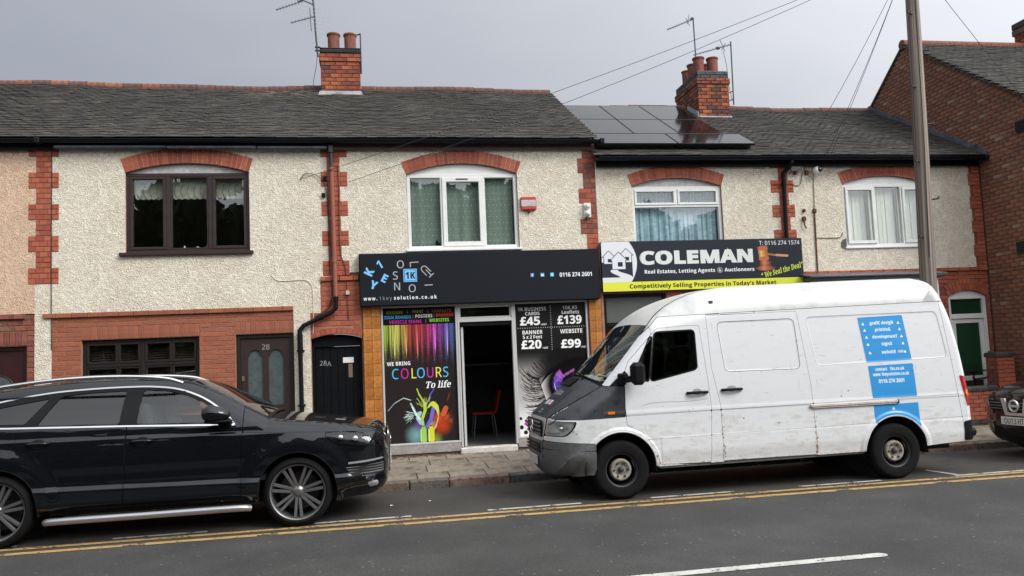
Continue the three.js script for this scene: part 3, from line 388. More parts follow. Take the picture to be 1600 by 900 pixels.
  part(c, 'flaunching', merge([span(-1.09, -0.30, 8.016, 8.15, -3.47, -2.78, 0.03), ...[8.045, 8.085, 8.125].map(y => span(-1.10, -0.29, y, y + 0.012, -3.48, -2.77, 0.003))]), std(0.085, 0.085, 0.088, 0.9, { map: grainB }));
  part(c, 'flashing', merge([span(-1.115, -0.275, 7.10, 7.225, -2.80, -2.752, 0.005), slab([[-1.16, 7.08], [-0.24, 7.08], [-0.27, 7.19], [-1.12, 7.19]], [], -2.751, -2.70)]), M.leadPale);
  for (const [x, hgt] of [[-0.832, 0.42], [-0.492, 0.42]]) part(c, 'chimney_pot', new THREE.LatheGeometry([[0.118, 0], [0.122, hgt - 0.05], [0.14, hgt - 0.045], [0.142, hgt - 0.01], [0.132, hgt], [0.105, hgt - 0.005], [0.10, 0.1]].map(p => V2(...p)), 24), M.terracotta, x, 8.145, -3.12);
  part(c, 'strap', merge([rod([-1.14, 8.06, -2.74], [-0.26, 8.06, -2.74], 0.008, 6), rod([-1.14, 8.12, -2.74], [-0.26, 8.12, -2.74], 0.008, 6)]), M.darkMetal);
  part(c, 'flue_vent', pipe([[-0.27, 7.6, -2.77], [-0.272, 8.44, -2.76], [-0.34, 8.43, -2.8]], 0.014, 8), M.darkMetal);
}
// ---- printing shop house
{
  const h = thing('shop_house', 'cream roughcast terraced house above the printing shop', 'house', 1.6, 0, 0);
  const win = archHole(0.475, 2.385, 3.55, 4.858, 0.185);
  part(h, 'wall', slab([[-0.333, 0], [3.79, 0], [3.79, eaveTop], [-0.733, eaveTop], [-0.733, 3.062], [-0.333, 3.062]], [win, rect(-0.02, 3.535, 0.1, 2.62)], -0.25, 0), M.mortarRed);
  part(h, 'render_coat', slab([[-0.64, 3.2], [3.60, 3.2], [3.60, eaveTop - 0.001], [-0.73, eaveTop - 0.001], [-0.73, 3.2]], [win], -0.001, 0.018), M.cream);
  // worn toothed quoins at the right-hand end
  { const e = [3.56, 3.47, 3.56, 3.47, 3.57, 3.48, 3.58], b = (y) => e[Math.min(6, Math.max(0, 6 - Math.floor((y - 3.5) / 0.27)))]; part(h, 'quoin_mortar', merge(e.map((x, i) => span(x + 0.012, 3.784, 3.5 + (6 - i) * 0.27 + 0.0005, 3.5 + (7 - i) * 0.27 - 0.0005, -0.01, 0.0205, 0.001))), M.mortarRed); bricks(h, { iv: y => [[b(y), 3.79]], y0: 3.5, y1: 5.34, ch: 0.09, mats: M.oldBrick.concat(M.redBrick.slice(0, 3)), z: 0.026, seed: 41, name: 'quoin_brick', len: 0.2 }); }
  arch(h, 0.475, 2.385, 4.858, 0.185, 0.215, 26, 0.026, M.redBrick, 42);
  const w = part(h, 'window', merge([frameG(0.478, 2.382, 3.56, 4.856, 0.06, -0.12, -0.03), span(1.045, 1.075, 3.62, 4.796, -0.12, -0.03), span(1.79, 1.82, 3.62, 4.796, -0.12, -0.03)]), M.upvc);
  pane(w, 0.538, 1.045, 3.62, 4.796, -0.075); light(w, 1.078, 1.787, 3.61, 4.80, 0.075, -0.10, -0.012, M.upvc); pane(w, 1.82, 2.322, 3.62, 4.796, -0.075);
  part(w, 'sill', span(0.44, 2.42, 3.52, 3.558, -0.12, 0.07, 0.006), M.upvc); part(w, 'arch_infill', slab(segment(0.475, 2.385, 4.857, 0.18), [], -0.10, -0.05), M.upvc); part(w, 'trickle_vent', span(1.32, 1.53, 4.76, 4.778, -0.012, 0.0, 0.003), M.darkMetal);
  // shopfront: tiled pilasters, grey frames, stall risers, transom
  M.ochre = tinted([[0.50, 0.205, 0.05], [0.46, 0.18, 0.044], [0.54, 0.23, 0.058], [0.42, 0.16, 0.042]], grain, 0.28, { bumpScale: 0.001 }); const r = rng(6);
  for (const x0 of [-0.313, 3.555]) { const n = 2, wd = x0 < 0 ? 0.1435 : 0.108; part(h, 'pilaster', span(x0, x0 + n * wd, 0.1, 2.64, -0.005, 0.018), M.mortarGrey); for (let k = 0; k < 13; k++) for (let i = 0; i < n; i++) part(h, 'glazed_tile', cb(wd - 0.004, 0.191, 0.016, 0.003), M.ochre[Math.floor(r() * 4)], x0 + (i + 0.5) * wd, 0.2 + (k + 0.0) * 0.1955, 0.022 + (r() - 0.5) * 0.002); }
  M.frame = phys(0.52, 0.52, 0.51, 0.35);
  const sf = part(h, 'shopfront_frame', merge([frameG(-0.018, 1.255, 0.30, 2.618, 0.032, -0.08, -0.005), frameG(2.225, 3.533, 0.30, 2.618, 0.032, -0.08, -0.005), span(1.257, 1.29, 0.22, 2.618, -0.09, 0.0), span(2.188, 2.223, 0.22, 2.618, -0.09, 0.0), span(1.29, 2.188, 2.305, 2.365, -0.09, 0.0), span(1.29, 2.188, 2.575, 2.618, -0.09, 0.0)]), M.frame);
  for (const [a, b] of [[-0.018, 1.255], [2.225, 3.533]]) part(h, 'stall_riser', span(a, b, 0.155, 0.298, -0.07, -0.01), std(0.36, 0.355, 0.335, 0.6, { map: grain })); for (const [a, b] of [[-0.018, 1.252], [2.225, 3.533]]) part(h, 'plinth', span(a, b, 0.09, 0.153, -0.1, -0.03), M.mortarGrey);
  const tw = part(h, 'transom_light', frameG(1.292, 2.186, 2.367, 2.573, 0.025, -0.075, -0.02), M.frame); pane(tw, 1.317, 2.161, 2.392, 2.548, -0.05); part(h, 'header_panel', span(1.292, 2.186, 2.235, 2.303, -0.08, -0.03), M.blackPaint);
  part(h, 'threshold', span(1.235, 2.20, 0.10, 0.205, -0.14, 0.055, 0.012), std(0.68, 0.67, 0.64, 0.7, { map: grain }));
  const sd = part(h, 'shop_door', frameG(0, 0.86, 0.22, 2.225, 0.075, -0.02, 0.02, 0.2), M.frame, 1.335, 0, -0.06); sd.rotation.y = 1.62; { const g = part(sd, 'pane', new THREE.BoxGeometry(0.708, 1.728, 0.006), M.glass, 1.335, 0, -0.06); g.position.set(0.43, 1.285, 0); const k = part(sd, 'pull_handle', rod([0.8, 0.95, 0.05], [0.8, 1.45, 0.05], 0.012, 8), M.steel, 1.335, 0, -0.06); k.position.set(0, 0, 0); }
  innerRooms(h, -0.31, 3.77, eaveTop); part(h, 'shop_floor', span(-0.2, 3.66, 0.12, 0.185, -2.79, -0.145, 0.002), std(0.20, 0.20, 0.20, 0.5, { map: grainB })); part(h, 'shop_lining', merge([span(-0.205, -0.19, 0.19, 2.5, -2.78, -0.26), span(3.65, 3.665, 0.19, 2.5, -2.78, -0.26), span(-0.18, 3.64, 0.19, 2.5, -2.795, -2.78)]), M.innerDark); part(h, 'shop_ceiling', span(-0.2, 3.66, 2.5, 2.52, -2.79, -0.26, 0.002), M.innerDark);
  const rf = part(h, 'roof', gableBox(-0.733, 3.765, prismL), M.mortarGrey); roofTiles(rf, { x0: -0.733, x1: 3.765, ...L_EAVE, seed: 7, sag: sagL, mossy: 0.3 }); ridge(rf, 0.0, 3.77, 7.41, -3.2, { pick: i => [2, 1, 3, 1][i % 4], sag: sagL, len: 0.42 });
  part(h, 'fascia', span(-0.733, 3.78, 5.255, 5.384, 0.06, 0.085), std(0.085, 0.042, 0.032, 0.6, { map: grainB })); part(h, 'gutter', merge([gutterG(-0.74, 3.90, 5.40, 0.20, 0.06), span(3.84, 3.92, 5.33, 5.42, 0.13, 0.28, 0.01)]), M.gutter);
}

// ---------------------------------------------------------------- right part of the terrace: estate agent's house, end house, gabled house
const sagR = (x, s) => 0.02 * Math.sin(x * 1.1 + 0.4) * (s / 4) + 0.010 * Math.sin(x * 2.7 + s * 1.3) * Math.min(1, s);
const R_EAVE = { ez: 0.25, ey: 5.095, rz: -3.2, ry: 7.015 }, topR = 5.064, prismR = [[0.21, 5.065], [-3.2, 6.985], [-6.6, 5.065]];
{
  const h = thing('estate_agent_house', 'cream roughcast terraced house with solar panels above the estate agent sign', 'house', 5.57, 0, 0);
  const win = archHole(4.445, 6.14, 3.3, 4.617, 0.15);
  part(h, 'wall', slab(rect(3.792, 7.36, 0, topR), [win, rect(3.83, 4.98, 0.12, 2.70)], -0.25, 0), M.mortarPale);
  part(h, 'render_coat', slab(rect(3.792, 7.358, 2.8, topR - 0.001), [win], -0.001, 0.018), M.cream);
  bricks(h, { iv: () => [[4.985, 7.35]], y0: 0.12, y1: 2.80, ch: 0.0766, mats: M.redBrick, z: 0.01, seed: 51, cap: 110, order: (a, b) => b[1] - a[1] });
  quoinBacking(h, 7.255, 7.452, 7.10, 7.557, 2.865, 0.0765, 10, 0); quoins(h, { cx0: 7.255, cx1: 7.452, wide0: 7.10, wide1: 7.557, y0: 2.865, y1: 5.06, ch: 0.0765, mats: M.redBrick, seed: 52, z: 0.026, len: 0.155, first: 0 });
  arch(h, 4.445, 6.14, 4.617, 0.15, 0.215, 24, 0.026, M.redBrick, 53);
  const w = part(h, 'window', merge([frameG(4.448, 6.137, 3.32, 4.614, 0.055, -0.12, -0.03), span(4.503, 6.082, 4.235, 4.275, -0.12, -0.03), span(5.275, 5.31, 4.275, 4.559, -0.12, -0.03)]), M.upvc);
  light(w, 4.505, 5.273, 4.277, 4.557, 0.04, -0.10, -0.015, M.upvc); light(w, 5.312, 6.080, 4.277, 4.557, 0.04, -0.10, -0.015, M.upvc); pane(w, 4.503, 6.082, 3.375, 4.235, -0.075);
  part(w, 'arch_infill', slab(segment(4.445, 6.14, 4.616, 0.145), [], -0.10, -0.05), M.greyPaint);
  // shop entrance behind the van: dark frames, grey blind in the transom
  part(h, 'shopfront_frame', merge([frameG(3.832, 4.978, 0.12, 2.698, 0.05, -0.1, -0.02), span(3.882, 4.928, 2.13, 2.20, -0.1, -0.02)]), M.blackPaint);
  part(h, 'transom_panel', span(3.884, 4.926, 2.202, 2.646, -0.075, -0.065, 0.002), phys(0.10, 0.105, 0.10, 0.2)); const d = part(h, 'shop_door', frameG(3.884, 4.926, 0.15, 2.128, 0.09, -0.09, -0.04, 0.3), M.blackPaint); pane(d, 3.974, 4.836, 0.45, 2.038, -0.065);
  innerRooms(h, 3.792, 7.36, topR);
  const rf = part(h, 'roof', gableBox(3.79, 7.36, prismR), M.mortarGrey); roofTiles(rf, { x0: 3.79, x1: 7.36, ...R_EAVE, seed: 9, sag: sagR, mossy: 0.15 }); ridge(rf, 3.79, 6.88, 7.05, -3.2, { pick: i => [2, 1, 3][i % 3], sag: sagR, len: 0.42 });
  part(h, 'fascia', span(3.80, 7.36, 4.94, 5.06, 0.06, 0.085), M.black); part(h, 'gutter', gutterG(3.80, 7.36, 5.085, 0.25, 0.062), M.gutter);
  // long chimney with five pots
  const zc = -2.47, c = part(h, 'chimney', merge([span(6.905, 7.605, 6.2, 7.36, -3.72, zc - 0.02), span(6.885, 7.63, 7.36, 7.5, -3.74, zc)]), M.mortarGrey);
  bricks(c, { iv: () => [[6.895, 7.615]], y0: 6.57, y1: 7.38, ch: 0.081, mats: M.chimBrick, z: zc, seed: 61, depth: 0.03 });
  bricks(c, { iv: () => [[-3.73, zc - 0.005]], y0: 6.57, y1: 7.38, ch: 0.081, mats: M.chimBrick, z: 6.893, side: 'left', seed: 62, depth: 0.03 }); bricks(c, { iv: () => [[-3.73, zc - 0.005]], y0: 6.57, y1: 7.38, ch: 0.081, mats: M.chimBrick, z: 7.617, side: 'right', seed: 63, depth: 0.03, cap: 80 });
  bricks(c, { iv: () => [[6.87, 7.645]], y0: 7.38, y1: 7.51, ch: 0.065, mats: M.chimBrick.slice(0, 5), z: zc + 0.025, seed: 64, depth: 0.03 }); bricks(c, { iv: () => [[-3.75, zc + 0.02]], y0: 7.38, y1: 7.51, ch: 0.065, mats: M.chimBrick, z: 6.868, side: 'left', seed: 65, depth: 0.03 });
  bricks(c, { iv: () => [[6.90, 7.62]], y0: 7.51, y1: 7.67, ch: 0.08, mats: M.blueBrick, z: zc + 0.002, seed: 66, depth: 0.03 }); bricks(c, { iv: () => [[-3.72, zc - 0.004]], y0: 7.51, y1: 7.67, ch: 0.08, mats: M.blueBrick, z: 6.898, side: 'left', seed: 67, depth: 0.03 }); part(c, 'flaunching', span(6.91, 7.61, 7.5, 7.685, -3.71, zc - 0.01, 0.02), std(0.16, 0.155, 0.15, 0.9, { map: grainB }));
  for (const [x, z, s] of [[7.05, -2.70, 1], [7.37, -2.70, 1], [7.05, -3.05, 0.93], [7.37, -3.05, 0.93], [7.05, -3.40, 0.86]]) part(c, 'chimney_pot', new THREE.LatheGeometry([[0.115, 0], [0.118, 0.32], [0.134, 0.325], [0.136, 0.355], [0.127, 0.365], [0.10, 0.36], [0.095, 0.1]].map(p => V2(p[0] * s, p[1] * s)), 22), M.terracotta, x, 7.68, z);
  part(c, 'flashing', merge([span(6.87, 7.64, 6.60, 6.665, zc - 0.02, zc + 0.02, 0.004), ...Array.from({ length: 7 }, (_, i) => span(6.868, 6.894, 6.66 + i * 0.045, 6.78 + i * 0.045, zc - 0.10 - i * 0.08, zc - 0.018 - i * 0.08, 0.003))]), M.leadPale);
}
{
  const h = thing('end_house', 'end of terrace cream roughcast house with a green door', 'house', 9.4, 0, 0);
  const win = archHole(8.53, 10.32, 3.43, 4.625, 0.155), dh = archHole(10.545, 11.365, 0.12, 2.45, 0.12);
  part(h, 'wall', slab(rect(7.362, 11.43, 0, topR), [win, dh], -0.25, 0), M.mortarRed);
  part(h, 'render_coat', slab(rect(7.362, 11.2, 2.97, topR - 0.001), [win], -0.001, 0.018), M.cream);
  { const e = i => (i % 2 ? 11.165 : 11.255), n = 9; part(h, 'quoin_mortar', merge(Array.from({ length: n }, (_, i) => span(e(i) + 0.008, 11.42, 2.97 + i * 0.2295 + 0.0005, 2.97 + (i + 1) * 0.2295 - 0.0005, -0.01, 0.0205, 0.001))), M.mortarRed); bricks(h, { iv: y => [[e(Math.floor((y - 2.97) / 0.2295)), 11.428]], y0: 2.97, y1: 5.035, ch: 0.0765, mats: M.redBrick, z: 0.026, seed: 71, name: 'quoin_brick' }); }
  bricks(h, { iv: () => [[7.56, 11.425]], y0: 2.93, y1: 2.97 + 0.035, ch: 0.075, mats: M.redBrick, z: 0.045, seed: 72, name: 'band_brick', depth: 0.06 });
  { const o = arcOf(10.545, 11.365, 2.45, 0.12); bricks(h, { iv: y => { let out = cutHoles(10.2, 11.425, [[10.545, 11.365, 0, 2.45]])(y); if (y >= 2.45) { const q = o.R + 0.225, dy = y - o.cy; if (dy < q) { const hw = Math.sqrt(q * q - dy * dy); out = [[10.2, o.cx - hw], [o.cx + hw, 11.425]].filter(([a, b]) => b - a > 0.03); } } return out; }, y0: 0.12, y1: 2.93, ch: 0.0759, mats: M.redBrick, z: 0.01, seed: 73, order: (a, b) => b[1] - a[1], cap: 200 }); arch(h, 10.545, 11.365, 2.45, 0.12, 0.11, 11, 0.014, M.redBrick, 74); const { R, cx, cy, a } = o; arch(h, 10.52, 11.39, 2.555, 0.125, 0.11, 12, 0.013, M.redBrick, 75); }
  arch(h, 8.53, 10.32, 4.625, 0.155, 0.225, 26, 0.026, M.redBrick, 76);
  const w = part(h, 'window', merge([frameG(8.533, 10.317, 3.44, 4.622, 0.055, -0.10, -0.02), span(9.185, 9.22, 3.495, 4.567, -0.10, -0.02), span(9.735, 9.77, 3.495, 4.567, -0.10, -0.02)]), M.upvc);
  light(w, 8.592, 9.182, 3.50, 4.562, 0.055, -0.055, 0.01, M.upvc); pane(w, 9.22, 9.735, 3.495, 4.567, -0.06); light(w, 9.772, 10.26, 3.50, 4.562, 0.055, -0.08, 0.0, M.upvc);
  part(w, 'sill', span(8.50, 10.35, 3.405, 3.438, -0.1, 0.05, 0.006), M.upvc); part(w, 'arch_infill', slab(segment(8.53, 10.32, 4.624, 0.15), [], -0.09, -0.04), M.upvc); part(h, 'cement_patch', slab([[8.42, 3.42], [8.53, 3.40], [8.535, 3.6], [8.47, 3.58], [8.42, 3.52]], [], 0.01, 0.024), std(0.17, 0.165, 0.16, 0.9, { map: grainB }));
  // door with fanlight
  part(h, 'door_frame', merge([span(10.548, 10.615, 0.13, 2.45, -0.12, -0.03), span(11.295, 11.362, 0.13, 2.45, -0.12, -0.03), span(10.615, 11.295, 2.03, 2.12, -0.12, -0.02), slab([[10.548, 2.45], [11.362, 2.45], ...arcPts(10.548, 11.362, 2.451, 0.115).slice(1, -1)], [], -0.12, -0.04), span(10.615, 11.295, 2.40, 2.45, -0.12, -0.03)]), M.upvc);
  M.greenGlass = phys(0.007, 0.035, 0.016, 0.15); part(h, 'fanlight', span(10.617, 11.293, 2.122, 2.398, -0.09, -0.08, 0.002), M.greenGlass);
  const d = part(h, 'door', frameG(10.62, 11.29, 0.16, 2.028, 0.085, -0.10, -0.05, 0.12), M.upvc); part(d, 'door_panel', span(10.706, 11.204, 0.95, 1.942, -0.085, -0.07, 0.004), std(0.007, 0.042, 0.016, 0.4)); part(d, 'door_panel', span(10.706, 11.204, 0.28, 0.86, -0.085, -0.07, 0.004), std(0.03, 0.05, 0.045, 0.4)); part(d, 'mid_rail', span(10.706, 11.204, 0.862, 0.948, -0.1, -0.05), M.upvc);
  part(h, 'doorbell', span(11.31, 11.335, 1.32, 1.40, -0.03, -0.01, 0.004), M.black);
  // lead-topped bay behind the van
  const bay = part(h, 'bay', span(7.6, 10.1, 0.12, 0.8, 0.02, 0.35), M.redBrick[0]); part(bay, 'bay_head', slab([[7.55, 2.80], [10.15, 2.80], [10.15, 2.86], [7.55, 2.86]], [], 0.02, 0.42, 0.01), M.lead); part(bay, 'bay_frame', merge([frameG(7.6, 8.84, 0.80, 2.798, 0.07, 0.28, 0.35), frameG(8.86, 10.1, 0.80, 2.798, 0.07, 0.28, 0.35)]), M.upvc); pane(bay, 7.67, 8.77, 0.87, 2.728, 0.31); pane(bay, 8.93, 10.03, 0.87, 2.728, 0.31);
  { const g = slab([[7.50, 0], [10.2, 0], [10.2, 0.03], [7.50, 0.03]], [], 0, 0.46, 0.006); g.rotateX(0.18); part(h, 'bay_roof', g, M.lead, 0, 2.93, 0.03); }
  innerRooms(h, 7.362, 11.43, topR);
  const rf = part(h, 'roof', gableBox(7.362, 11.43, prismR), M.mortarGrey); roofTiles(rf, { x0: 7.362, x1: 11.40, ...R_EAVE, seed: 11, sag: sagR, mossy: 0.1 }); ridge(rf, 7.66, 11.40, 7.05, -3.2, { pick: i => [2, 1, 3][i % 3], sag: sagR, len: 0.42 });
  part(h, 'fascia', span(7.36, 11.38, 4.94, 5.06, 0.06, 0.085), M.black); part(h, 'gutter', merge([gutterG(7.361, 11.42, 5.085, 0.25, 0.062), span(11.36, 11.425, 5.01, 5.1, 0.185, 0.32, 0.01)]), M.gutter);
  part(h, 'downpipe', merge([pipe([[7.435, 5.05, 0.22], [7.43, 4.93, 0.18], [7.34, 4.82, 0.08], [7.335, 4.6, 0.08], [7.30, 3.0, 0.08], [7.30, 2.95, 0.08]], 0.036, 12), span(7.40, 7.47, 4.97, 5.03, 0.19, 0.26, 0.01), rod([7.337, 4.68, 0.08], [7.335, 4.60, 0.08], 0.044, 12)]), M.black);
  part(h, 'gas_pipe', merge([rod([7.925, 4.10, 0.035], [7.905, 2.95, 0.035], 0.013, 8), tube([[7.955, 4.75, 0.03], [7.94, 4.3, 0.03], [7.925, 4.1, 0.03]], 0.006, 20, 5)]), M.rust); part(h, 'cable', merge([tube([[7.93, 3.62, 0.03], [8.2, 3.61, 0.03], [8.42, 3.63, 0.03], [8.47, 3.72, 0.03]], 0.006, 30, 5), tube([[7.12, 4.62, 0.04], [7.5, 4.62, 0.035], [7.66, 4.60, 0.03], [7.75, 4.85, 0.04], [7.8, 4.93, 0.05]], 0.006, 30, 5)]), M.rust);
  for (const [x, y, s] of [[7.93, 4.12, 0.05], [7.72, 4.13, 0.04], [7.71, 3.98, 0.05]]) part(h, 'rusty_bracket', cb(s * 1.4, s * 1.6, 0.06, 0.015), M.rust, x, y, 0.035); part(h, 'rusty_bracket', tube([[7.71, 3.98, 0.05], [7.70, 3.85, 0.06], [7.74, 3.80, 0.05]], 0.012, 10, 6), M.rust);
}
{
  const h = thing('gabled_house', 'taller brown brick house with a gable wall rising over the terrace', 'house', 14.5, 0, -1.8);
  const body = [[1.6, 0], [1.6, 5.62], [-1.845, 8.04], [-5.3, 5.36], [-5.3, 0]];
  part(h, 'wall', gableBox(11.45, 18, body), M.mortarGrey);
  const front = y => y < 5.62 ? 1.6 : 1.6 - (y - 5.62) / 0.7025, back = y => y < 5.03 ? 0.03 : Math.max(0.25 - (y - 5.03) / 0.5594, y > 6.97 ? -1.845 - (8.04 - y) / 0.775 : -9);
  bricks(h, { iv: y => { const a = back(y), b = front(y); return b - a > 0.05 ? [[a, b]] : []; }, y0: 0.1, y1: 7.97, ch: 0.0765, mats: M.gableBrick.slice(0, 6).concat(M.gableBrick.slice(0, 6), M.gableBrick), z: 11.44, side: 'left', seed: 81, depth: 0.03, order: (a, b) => b[0] - a[0] });
  bricks(h, { iv: () => [[11.432, 18]], y0: 0.1, y1: 5.53, ch: 0.0765, mats: M.gableBrick.slice(0, 6), z: 1.612, seed: 86, depth: 0.03, cap: 0 });
  const rf = part(h, 'roof', gableBox(11.40, 18.1, [[1.9, 5.44], [1.9, 5.47], [-1.845, 8.10], [-5.6, 5.19], [-5.6, 5.16], [-1.845, 8.06]]), std(0.20, 0.17, 0.14, 0.9, { map: grainB })); roofTiles(rf, { x0: 11.42, x1: 18.1, ez: 1.9, ey: 5.475, rz: -1.845, ry: 8.105, seed: 13, single: 0, mossy: 0.1, sag: () => 0 });
  ridge(rf, 11.40, 18.1, 8.15, -1.845, { pick: () => 0, len: 0.30, r0: 0.105 });
  for (let i = 0; i < 12; i++) { const z0 = 0.26 - i * 0.289, y0 = 5.10 + i * 0.1617; part(h, 'flashing', gableBox(11.405, 11.432, [[z0, y0 - 0.02], [z0 - 0.287, y0 + 0.14], [z0 - 0.287, y0 + 0.14 + 0.12], [z0 - 0.20, y0 + 0.145 + 0.115], [z0, y0 + 0.10]]), M.lead); }
  for (const [z, y] of [[1.12, 5.43], [0.90, 3.27]]) { const v = part(h, 'air_brick', span(11.40, 11.45, y - 0.10, y + 0.10, z - 0.13, z + 0.13, 0.006), M.darkMetal); part(v, 'grille', merge(Array.from({ length: 4 }, (_, i) => span(11.392, 11.40, y - 0.075 + i * 0.042, y - 0.055 + i * 0.042, z - 0.11, z + 0.11, 0.002))), M.black); }
  const c = part(h, 'chimney', merge([span(14.68, 15.56, 7.4, 8.55, -2.3, -1.4), span(14.64, 15.60, 8.55, 8.68, -2.34, -1.36)]), M.mortarGrey); bricks(c, { iv: () => [[14.67, 15.57]], y0: 7.65, y1: 8.55, ch: 0.0765, mats: M.chimBrick.slice(0, 5), z: -1.385, seed: 84, depth: 0.03 }); bricks(c, { iv: () => [[-2.31, -1.39]], y0: 7.65, y1: 8.55, ch: 0.0765, mats: M.chimBrick.slice(0, 5), z: 14.665, side: 'left', seed: 85, depth: 0.03 }); part(c, 'flaunching', span(14.63, 15.61, 8.68, 8.84, -2.35, -1.35, 0.03), M.blueBrick[0]);
  for (const x of [14.91, 15.31]) part(c, 'chimney_pot', new THREE.CylinderGeometry(0.12, 0.12, 0.4, 18), M.terracotta, x, 9.03, -1.85);
}

// ---------------------------------------------------------------- signs and printed boards (flat print on built boards)
function board(t, name, w, h, tex, x, y, z, rough = 0.45) { const g = new THREE.PlaneGeometry(w, h); return part(t, name, g, new THREE.MeshPhysicalMaterial({ map: tex, roughness: rough, specularIntensity: 0.4 }), x + w / 2, y - h / 2, z); }
const put = (c, s, x, y, size, col, { font = 'bold', face = 'sans-serif', align = 'left', w = 0, rot = 0, sx = 1, base = 'middle' } = {}) => { c.save(); c.translate(x, y); c.rotate(rot); c.font = `${font} ${size}px ${face}`; c.textAlign = align; c.textBaseline = base; c.fillStyle = col; if (w) { const m = c.measureText(s).width; c.scale(w / m, 1); } else c.scale(sx, 1); c.fillText(s, 0, 0); c.restore(); };
{ // black fascia of the printing shop
  const t = thing('shop_sign', 'long black fascia sign with blue and grey scattered letters and web address', 'sign', 1.7, 2.62, 0.1), x0 = -0.352, y1 = 3.49, W = 4.085, H = 0.878;
  part(t, 'sign_box', span(x0, x0 + W, y1 - H, y1, 0.03, 0.155, 0.012), matte(0.006, 0.008, 0.012, 0.6));
  const tex = canvasTex(2048, 440, (c, w, h) => {
    const S = w / W; c.fillStyle = '#12161d'; c.fillRect(0, 0, w, h);
    const r = rng(3); for (let i = 0; i < 2600; i++) { c.fillStyle = `rgba(${r() < 0.5 ? '0,0,0' : '120,130,150'},${r() * 0.05})`; c.fillRect(r() * w, r() * h, 1 + r() * 30, 1 + r() * 2); }
    const B = '#7cc0f2', G = '#a9acae', deg = Math.PI / 180, P = (s, x, y, z, col, rot, f = 'bold') => put(c, s, x * S, y * S, z * S, col, { font: f, align: 'center', rot: rot * deg });
    P('1', 0.33, 0.18, 0.20, B, -28); P('K', 0.15, 0.31, 0.20, B, -62, '900'); P('E', 0.40, 0.42, 0.19, B, 28, '900'); P('Y', 0.22, 0.53, 0.19, B, 22, '900');
    const n = 'normal'; P('O', 0.67, 0.185, 0.185, G, 0, n); P('S', 0.58, 0.375, 0.195, G, 0, n); P('N', 0.605, 0.565, 0.185, G, 0, n); P('O', 0.855, 0.605, 0.185, G, 0, n);
    c.strokeStyle = G; c.lineWidth = 0.016 * S; c.beginPath(); c.moveTo(0.835 * S, 0.235 * S); c.lineTo(0.835 * S, 0.155 * S); c.lineTo(0.975 * S, 0.15 * S); c.stroke();
    c.save(); c.translate(1.10 * S, 0.31 * S); c.rotate(-42 * deg); c.beginPath(); c.moveTo(0.05 * S, 0.06 * S); c.lineTo(0.05 * S, -0.05 * S); c.arc(0, -0.05 * S, 0.05 * S, 0, Math.PI, true); c.lineTo(-0.05 * S, 0.06 * S); c.stroke(); c.restore(); c.save(); c.translate(1.135 * S, 0.335 * S); c.rotate(-42 * deg); c.beginPath(); c.moveTo(0, -0.07 * S); c.lineTo(0, 0.07 * S); c.moveTo(-0.055 * S, 0.07 * S); c.lineTo(0.055 * S, 0.07 * S); c.stroke(); c.restore();
    c.beginPath(); c.moveTo(1.06 * S, 0.555 * S); c.lineTo(1.20 * S, 0.55 * S); c.stroke();
    c.fillStyle = B; c.fillRect(0.715 * S, 0.265 * S, 0.225 * S, 0.225 * S); c.strokeStyle = '#1b2430'; c.lineWidth = 4; c.strokeRect(0.733 * S, 0.283 * S, 0.19 * S, 0.19 * S); put(c, '1K', 0.828 * S, 0.381 * S, 0.16 * S, '#141a24', { font: '900', align: 'center', sx: 0.85 });
    c.letterSpacing = '9px'; put(c, 'www.', 0.05 * S, 0.76 * S, 0.085 * S, '#f2f4f5', { w: 0.24 * S }); put(c, '1key', 0.30 * S, 0.76 * S, 0.085 * S, '#8d959c', { font: 'normal', w: 0.23 * S }); put(c, 'solution.co.uk', 0.545 * S, 0.76 * S, 0.085 * S, '#f2f4f5', { w: 0.73 * S }); c.letterSpacing = '0px';
    for (const [x, ch] of [[2.91, 'f'], [3.09, 'in'], [3.26, 't']]) { c.fillStyle = ch === 'f' ? '#4f86c0' : ch === 'in' ? '#3fa3cf' : '#54c3ea'; c.fillRect((x - 0.032) * S, 0.395 * S, 0.064 * S, 0.068 * S); put(c, ch, x * S, 0.432 * S, 0.06 * S, '#fff', { align: 'center' }); }
    put(c, '0116 274 2601', 3.39 * S, 0.435 * S, 0.105 * S, '#eef1f3', { w: 0.59 * S });
  });
  board(t, 'sign_face', W - 0.03, H - 0.03, tex, x0 + 0.015, y1 - 0.015, 0.1585, 0.6);
}
